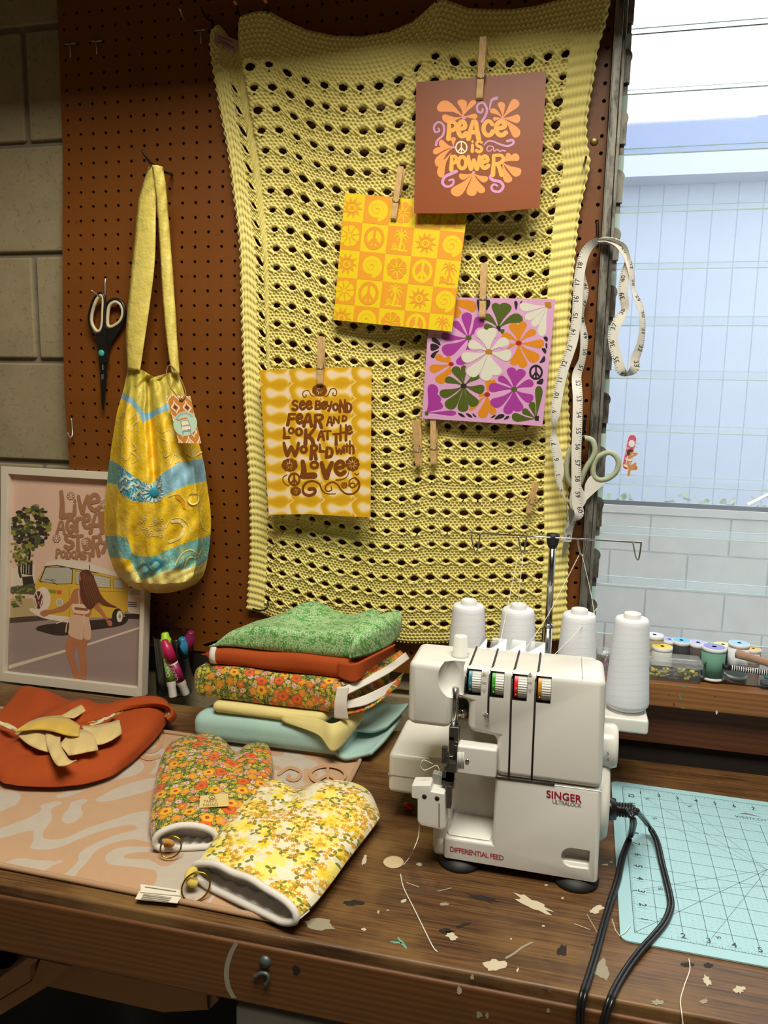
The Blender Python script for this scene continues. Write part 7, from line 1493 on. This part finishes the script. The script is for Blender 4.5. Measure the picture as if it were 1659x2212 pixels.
cable([st, Yp(1358, 1752, -.418), Yp(1368, 1772, -.425), Zp(1362, 1805, .915), Zp(1345, 1850, zc_), Zp(1334, 1900, zc_), Zp(1318, 1950, ze+.001), Zp(1306, 1990, ze), Zp(1290, 2050, ze), Zp(1272, 2110, ze), Zp(1262, 2140, ze+.001), Yp(1256, 2168, -.625), Yp(1253, 2200, -.628), Yp(1254, 2260, -.630), Yp(1260, 2400, -.632)])
cable([st+np.array([0, .002, .002]), Yp(1375, 1752, -.400), Zp(1398, 1780, .925), Zp(1418, 1815, .912), Zp(1430, 1865, zc_), Zp(1440, 1905, zc_), Zp(1448, 1940, zc_), Zp(1448, 1962, zc_), Zp(1436, 1992, zc_), Zp(1412, 2022, zc_), Zp(1385, 2052, ze+.002), Zp(1355, 2092, ze), Zp(1332, 2130, ze), Zp(1320, 2156, ze+.001), Yp(1310, 2186, -.628), Yp(1302, 2220, -.634), Yp(1298, 2280, -.638), Yp(1296, 2420, -.640)])
# ================================================================== on the window sill
SZ = SILLZ
bxc = [Yp(1407, 1465, -.079), Yp(1512, 1477, -.079)]
x0, x1 = bxc[0][0]-.02, bxc[1][0]; h_ = .024
def m_milky(name, amt, col):
    a = N(name); t = a.t; tr = t.nodes.new('ShaderNodeBsdfTransparent'); df = t.nodes.new('ShaderNodeBsdfTranslucent'); d2 = t.nodes.new('ShaderNodeBsdfDiffuse'); m1 = t.nodes.new('ShaderNodeMixShader'); m2 = t.nodes.new('ShaderNodeMixShader'); m3 = t.nodes.new('ShaderNodeMixShader'); gs = t.nodes.new('ShaderNodeBsdfGlossy'); gs.inputs['Roughness'].default_value = .12
    df.inputs[0].default_value = (*col, 1); d2.inputs[0].default_value = (*col, 1); m1.inputs[0].default_value = .5; t.links.new(df.outputs[0], m1.inputs[1]); t.links.new(d2.outputs[0], m1.inputs[2]); m2.inputs[0].default_value = amt; t.links.new(tr.outputs[0], m2.inputs[1]); t.links.new(m1.outputs[0], m2.inputs[2])
    t.links.new(a.math('MULTIPLY', a.n('ShaderNodeFresnel', 0, {'IOR': 1.4}), .7), m3.inputs[0]); t.links.new(m2.outputs[0], m3.inputs[1]); t.links.new(gs.outputs[0], m3.inputs[2]); t.links.new(m3.outputs[0], t.nodes['Material Output'].inputs[0]); return a.m
M_BOXP = m_milky('clear_plastic_box', .05, (.85, .88, .9)); M_LID = m_milky('milky_lid', .22, (.85, .88, .9))
pbx = thing('pin_box', 'small clear plastic box of yellow-headed pins on the sill edge', 'box', (x0, -.07, SZ))
g = G(); yb0, yb1 = -.080, -.040
for a_, b_ in (((x0, yb0, SZ), (x1, yb1, SZ+.001)), ((x0, yb0, SZ), (x1, yb0+.001, SZ+h_)), ((x0, yb1-.001, SZ), (x1, yb1, SZ+h_)), ((x0, yb0, SZ), (x0+.001, yb1, SZ+h_)), ((x1-.001, yb0, SZ), (x1, yb1, SZ+h_))): g.box(a_, b_)
g.obj('box_body', M_BOXP, pbx); G().box((x0-.002, yb0-.002, SZ+h_), (x1+.003, yb1+.002, SZ+h_+.009)).obj('lid', M_LID, pbx, bevel=.002); G().box((x1+.002, -.066, SZ+h_+.001), (x1+.008, -.054, SZ+h_+.0035)).obj('lid_tab', M_LID, pbx, bevel=.001)
M_PINH = paper('yellow_pin_head', 'e6d640', .35)
def pin():
    t_ = thing('pin', 'yellow ball-headed pin loose in the clear sill box', 'pin', (0, 0, 0), 'yellow-headed pins in the sill box')
    G().lathe([(0, -.0023), (.0016, -.0016), (.0023, 0), (.0016, .0016), (0, .0023)], None, 12).obj('head', M_PINH, t_, True, local=True); G().tube([(0, 0, .002), (0, 0, .030)], .0003, 5).obj('shaft', M_CHR, t_, True, local=True); return t_
pn = pin(); R3 = random.Random(5); pins = [pn]+[copy_tree(pn) for _ in range(43)]
for i, p_ in enumerate(pins):
    left = i % 2; px_ = x0+(.020+R3.uniform(0, .026) if left else (x1-x0)-.004-R3.uniform(0, .028)); z_ = SZ+.0035+R3.random()**1.6*.013; dirx = 1 if left else -1
    d_ = Vector((dirx*R3.uniform(.6, 1), R3.uniform(-.15, .15), R3.uniform(-.08, .12))); p_.matrix_world = frame_from((0, 1, 0), d_, (px_, R3.uniform(yb0+.004, yb0+.022), z_))
    if i > 0: p_['label'] = pn['label']
# --- thread spools
def spool(label, px, py, r, h, tcol, col, thr, lab2=None):
    P_ = Zp(px, py, SZ+.003+h); base = np.array([P_[0], P_[1], SZ+.003]); t_ = thing('thread_spool', label, 'thread spool', base, 'thread spools on the window sill'); M_ = Matrix.Translation(base)
    G().lathe([(r*.92, 0), (r, .001), (r, .0035), (r*.9, .005), (r*.88, h-.006), (r, h-.0045), (r, h-.001), (r*.94, h), (0, h)], M_, 28).obj('spool_body', M_CORE, t_, True)
    G().lathe([(r*.95, .0055), (r*.96, h-.0065)], M_, 28).obj('thread', thr, t_, True)
    a_ = G(); a_.lathe([(r*.2, h+.0003), (r*.9, h+.0003)], M_, 28, 0, False); a_.obj('end_label', paper('spool_label_'+tcol, tcol, .5), t_, label=lab2); G().lathe([(0, h+.0005), (r*.2, h+.0005)], M_, 12).obj('spindle_hole', M_GREYP, t_)
    ring = G(); ring.lathe([(r*.90, h+.0004), (r*.97, h+.0002)], M_, 28, 0, False); ring.obj('end_rim', M_CORE, t_)
tm = lambda n_, c: m_thread(n_, srgb(c))
spool('green thread spool with violet-blue end label on the sill', 1543, 1397, .0185, .052, '7f83c4', '', tm('green_thread', '5f8f7c')); spool('black thread spool with bright blue end label on the sill', 1472, 1383, .0155, .046, '5fb0dc', '', tm('black_thread', '26272b'))
spool('white thread spool with yellow end label behind the pin box', 1431, 1396, .0160, .040, 'd9c23a', '', tm('pale_grey_thread', 'b9bcb8')); spool('tall white thread spool with pale blue end label', 1597, 1389, .0160, .056, '8fc0e0', '', M_THR)
spool('tan thread spool half hidden behind the last thread cone', 1414, 1371, .0150, .052, 'cdd0e4', '', tm('tan_thread', '9c8c74')); spool('thread spool with lilac end label behind the yellow-topped one', 1446, 1381, .0140, .044, '9aa0da', '', tm('lilac_grey_thread', '8f8f98'))
spool('dark brown thread spool with lilac end label between black and green', 1508, 1388, .0160, .044, 'a9acdc', '', tm('brown_thread', '4a403c')); spool('black thread spool with cream and yellow end label behind the green one', 1562, 1392, .0145, .046, 'dccf8a', '', tm('jet_thread', '1d1d20')); spool('small spool with golden yellow end label at the right', 1627, 1401, .0125, .034, 'd8ac30', '', tm('cream_thread', 'cbc8be'))
# clear tray round them
TXa, TXb = float(Yp(1402, 1470, -.062)[0])+.012, 1.42
ac = thing('acrylic_tray', 'clear acrylic tray holding the thread spools on the sill', 'tray', (1.2, -.03, SZ)); g = G(); M_ACR = m_clear('clear_acrylic', (.97, .985, .985), .04, 1.3)
for a_, b_ in (((TXa, -.0675, SZ), (TXb, .008, SZ+.0025)), ((x1+.004, -.0675, SZ+.002), (TXb, -.0655, SZ+.034)), ((TXa, .006, SZ), (TXb, .008, SZ+.034)), ((TXb-.002, -.066, SZ), (TXb, .006, SZ+.034))): g.box(a_, b_)
g.obj('tray_wall', M_ACR, ac)
sp = thing('striped_pen', 'black and white striped pen lying across the sill tray', 'pen', Yp(1640, 1452, -.072)); A, B = Yp(1562, 1440, -.072), Yp(1690, 1459, -.072); D = (B-A)/np.linalg.norm(B-A)
G().tube([A+D*.008, B], .0042, 12).obj('barrel', paper('black_lacquer', '16161a', .3), sp, True); G().tube([A, A+D*.009], [.0034, .0044], 12).obj('tip', M_RUB, sp, True)
for k in range(26):
    c_ = A+D*(.012+k*.0033); 
    if (c_-B) @ D < 0: G().tube([c_, c_+D*.0013], .00435, 12, cap=False).obj('white_stripe', M_CORE, sp, True)
br = thing('paper_roll', 'thin rolled brown kraft paper stick lying on the sill tray', 'paper roll', Yp(1640, 1430, -.071)); A, B = Yp(1592, 1412, -.071), Yp(1720, 1450, -.060)
v = [Vector(A)+(Vector(B)-Vector(A))*t_ for t_ in np.linspace(0, 1, 8)]; G().tube([np.array(q) for q in v], [.0075, .0068, .006, .006, .006, .0058, .0055, .0055], 12).obj('roll', m_felt('kraft_paper', srgb('a5826a'), .2), br, True)
dk = thing('dark_marker', 'dark capped pen at the right edge of the sill', 'pen', Yp(1650, 1475, -.078)); G().tube([Yp(1644, 1474, -.078), Yp(1720, 1484, -.078)], .0048, 12).obj('barrel', paper('slate_plastic', '4d5258', .35), dk, True); G().tube([Yp(1652, 1462, -.074), Yp(1720, 1470, -.074)], .0035, 12).obj('cap', paper('teal_cap', '2f7f88', .35), dk, True)
# beads in a cup
bc = Yp(1307, 1452, -.055); bc[2] = SZ; cup = thing('bead_cup', 'small clear cup of coloured beads on the sill behind the thread cones', 'cup', bc); G().lathe([(0, .001), (.017, .001), (.020, .030), (.0205, .031), (.0190, .030), (.016, .003), (0, .003)], Matrix.Translation(bc), 28).obj('cup_wall', M_BOXP, cup, True)
for i in range(16):
    col = ['7a3f8f', 'c9c9d0', '2f9a7a', 'c41f2a', '6fae8f', '8fb4a2', '9aa6a8'][i % 7]; rr_ = R3.uniform(0, .012); t_ = R3.uniform(0, 6.28); zz_ = SZ+.007+(i//6)*.009
    o = G().lathe([(0, -.005), (.0036, -.003), (.0048, 0), (.0036, .003), (0, .005)], Matrix.Translation((bc[0]+rr_*math.cos(t_), bc[1]+rr_*math.sin(t_), zz_)) @ Matrix.Rotation(i, 4, 'X'), 6).obj('bead', paper('bead_'+col, col, .1), None); setp(o, label='faceted plastic bead in the clear cup on the sill', category='bead', group='beads in the cup')
# sticker on the pane
a = Art(Plane((1, .0185, 1), (1.2, .0185, 1), (1, .0185, 1.4)), 4.425, 1180, 900, base=.0004)
a.stroke([(822,205),(765,470)], 92, 0, 1, smooth=False); a.stroke([(822,212),(768,466)], 76, 1, 2, smooth=False)
for k in range(9): a.stroke([(822,258),(822+62*math.cos(k*.7), 258+62*math.sin(k*.7))], 5, 2, 3, smooth=False)
a.ell(816, 257, 30, 34, 0, 4)
for x, y in ((776,300),(760,350),(848,320),(765,400)): a.flower(x, y, 14, 5, 0, 3)
for w, m_ in ((44, 0), (30, 3)):
    L_ = 5 if m_ == 0 else 6; a.stroke([(800,350),(795,400),(780,450),(800,480)], w, m_, L_); a.stroke([(790,480),(840,470),(855,495),(800,495)], w, m_, L_); a.stroke([(850,450),(800,500),(785,560)], w*.8, m_, L_); a.stroke([(800,390),(840,370),(865,355),(820,350)], w*.6, m_, L_)
a.ell(800, 338, 22, 22, 3, 7); a.ell(785, 345, 16, 26, 4, 8); a.ell(804, 325, 24, 14, 4, 8); a.stroke([(770,410),(800,415),(822,408)], 20, 5, 8); a.stroke([(745,465),(770,475)], 20, 5, 8)
sk_ = a.g.obj2('window_sticker', [paper('sticker_white', 'e3dfdc'), paper('sticker_pink', 'c2527c'), paper('sticker_rose', 'd98aa4'), paper('sticker_skin', 'c08a62'), paper('sticker_hair', '5a2e24'), paper('sticker_cream', 'e3dcb4')]); setp(sk_, label='small pink die-cut sticker of a seated person stuck on the window pane', category='sticker')
# ================================================================== odds and ends on and under the bench
rd = Zp(882, 1742, .906); cn = thing('wrapped_candy', 'small red candy in a clear twist wrapper left of the machine', 'candy', rd)
G().lathe([(0, -.009), (.004, -.007), (.0058, 0), (.004, .007), (0, .009)], Matrix.Translation(rd) @ Matrix.Rotation(PI/2, 4, 'Y') @ Matrix.Rotation(.5, 4, 'X'), 14).obj('sweet', paper('red_sugar', 'a3201a', .25), cn, True)
G().prism([rd+np.array([-.007, -.002, .001]), rd+np.array([-.017, -.005, .004]), rd+np.array([-.018, .006, .005])], (0, 0, .0006)).obj('wrapper_end', M_BOXP, cn)
G().prism([rd+np.array([.006, 0, .002]), rd+np.array([.013, .008, .006]), rd+np.array([.010, .012, .007])], (0, 0, .0006)).obj('wrapper_end', M_BOXP, cn)
pts = [Zp(850+22*math.cos(t_), 1863+13*math.sin(t_), .9006) for t_ in np.linspace(0, 2*PI, 24, False)]; o = G().prism(pts, (0, 0, .0006)).obj('paper_disc', m_felt('worn_paper_disc', srgb('c2ad86'), .35)); setp(o, label='round worn paper disc on the bench left of the machine', category='disc')
# cardboard and bins below
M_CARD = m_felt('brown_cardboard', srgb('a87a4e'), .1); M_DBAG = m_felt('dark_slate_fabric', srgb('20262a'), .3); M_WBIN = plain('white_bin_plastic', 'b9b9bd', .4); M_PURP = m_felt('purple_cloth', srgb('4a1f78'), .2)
zb_ = lambda x, y, d: Yp(x/2.183, 1840+y/2.183, d)
cbx = thing('cardboard_box', 'open brown cardboard box under the left end of the bench', 'box', (.2, -.5, 0))
G().prism([zb_(-260, 640, -.57), zb_(-10, 600, -.57), zb_(135, 500, -.57), zb_(180, 508, -.57), zb_(140, 540, -.57), zb_(140, 610, -.57), zb_(-10, 700, -.57), zb_(-260, 800, -.57)], (0, .02, 0)).obj('side_wall', M_CARD, cbx)
G().prism([zb_(-260, 830, -.56), zb_(0, 770, -.56), zb_(215, 640, -.56), zb_(335, 540, -.56), zb_(190, 508, -.56), zb_(150, 610, -.56), zb_(-10, 708, -.56)], (0, .30, -.02)).obj('box_floor', M_CARD, cbx)
fl_ = thing('cardboard_flap', 'torn brown cardboard sheet hanging under the bench apron', 'cardboard', (.4, -.52, .7)); G().prism([zb_(205, 630, -.54), zb_(345, 520, -.54), zb_(1005, 660, -.54), zb_(1030, 700, -.54), zb_(985, 745, -.54), zb_(770, 757, -.54)], (0, .006, .0)).obj('sheet', M_CARD, fl_); G().prism([zb_(975, 680, -.544), zb_(990, 685, -.544), zb_(990, 745, -.544), zb_(978, 740, -.544)], (0, .001, 0)).obj('fold_slit', M_RUB, fl_)
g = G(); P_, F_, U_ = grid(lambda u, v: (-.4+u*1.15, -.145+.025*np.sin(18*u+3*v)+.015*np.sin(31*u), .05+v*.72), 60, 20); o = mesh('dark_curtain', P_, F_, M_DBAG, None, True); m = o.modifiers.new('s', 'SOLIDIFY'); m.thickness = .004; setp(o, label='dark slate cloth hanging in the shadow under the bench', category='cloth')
wbx = [zb_(1130, 700, -.50), zb_(1720, 760, -.50)]
wb2 = thing('storage_bin', 'white plastic storage bin under the middle of the bench', 'bin', ((wbx[0][0]+wbx[1][0])/2, -.35, 0)); zt_ = float(zb_(1130, 715, -.50)[2])
G().box((wbx[0][0], -.50, .02), (wbx[1][0]+.1, -.24, zt_-.03)).obj('bin_body', M_WBIN, wb2, bevel=.006); G().box((wbx[0][0]-.004, -.505, zt_-.03), (wbx[1][0]+.104, -.235, zt_)).obj('bin_lid', M_WBIN, wb2, bevel=.004)
o = G().lathe([(0, 0), (.05, .005), (.06, .03), (.03, .06), (0, .065)], Matrix.Translation(zb_(20, 560, -.50)-np.array([.04, 0, 0])), 20).obj('purple_bundle', M_PURP, None, True); setp(o, label='purple cloth bundle in the box under the bench at far left', category='cloth')
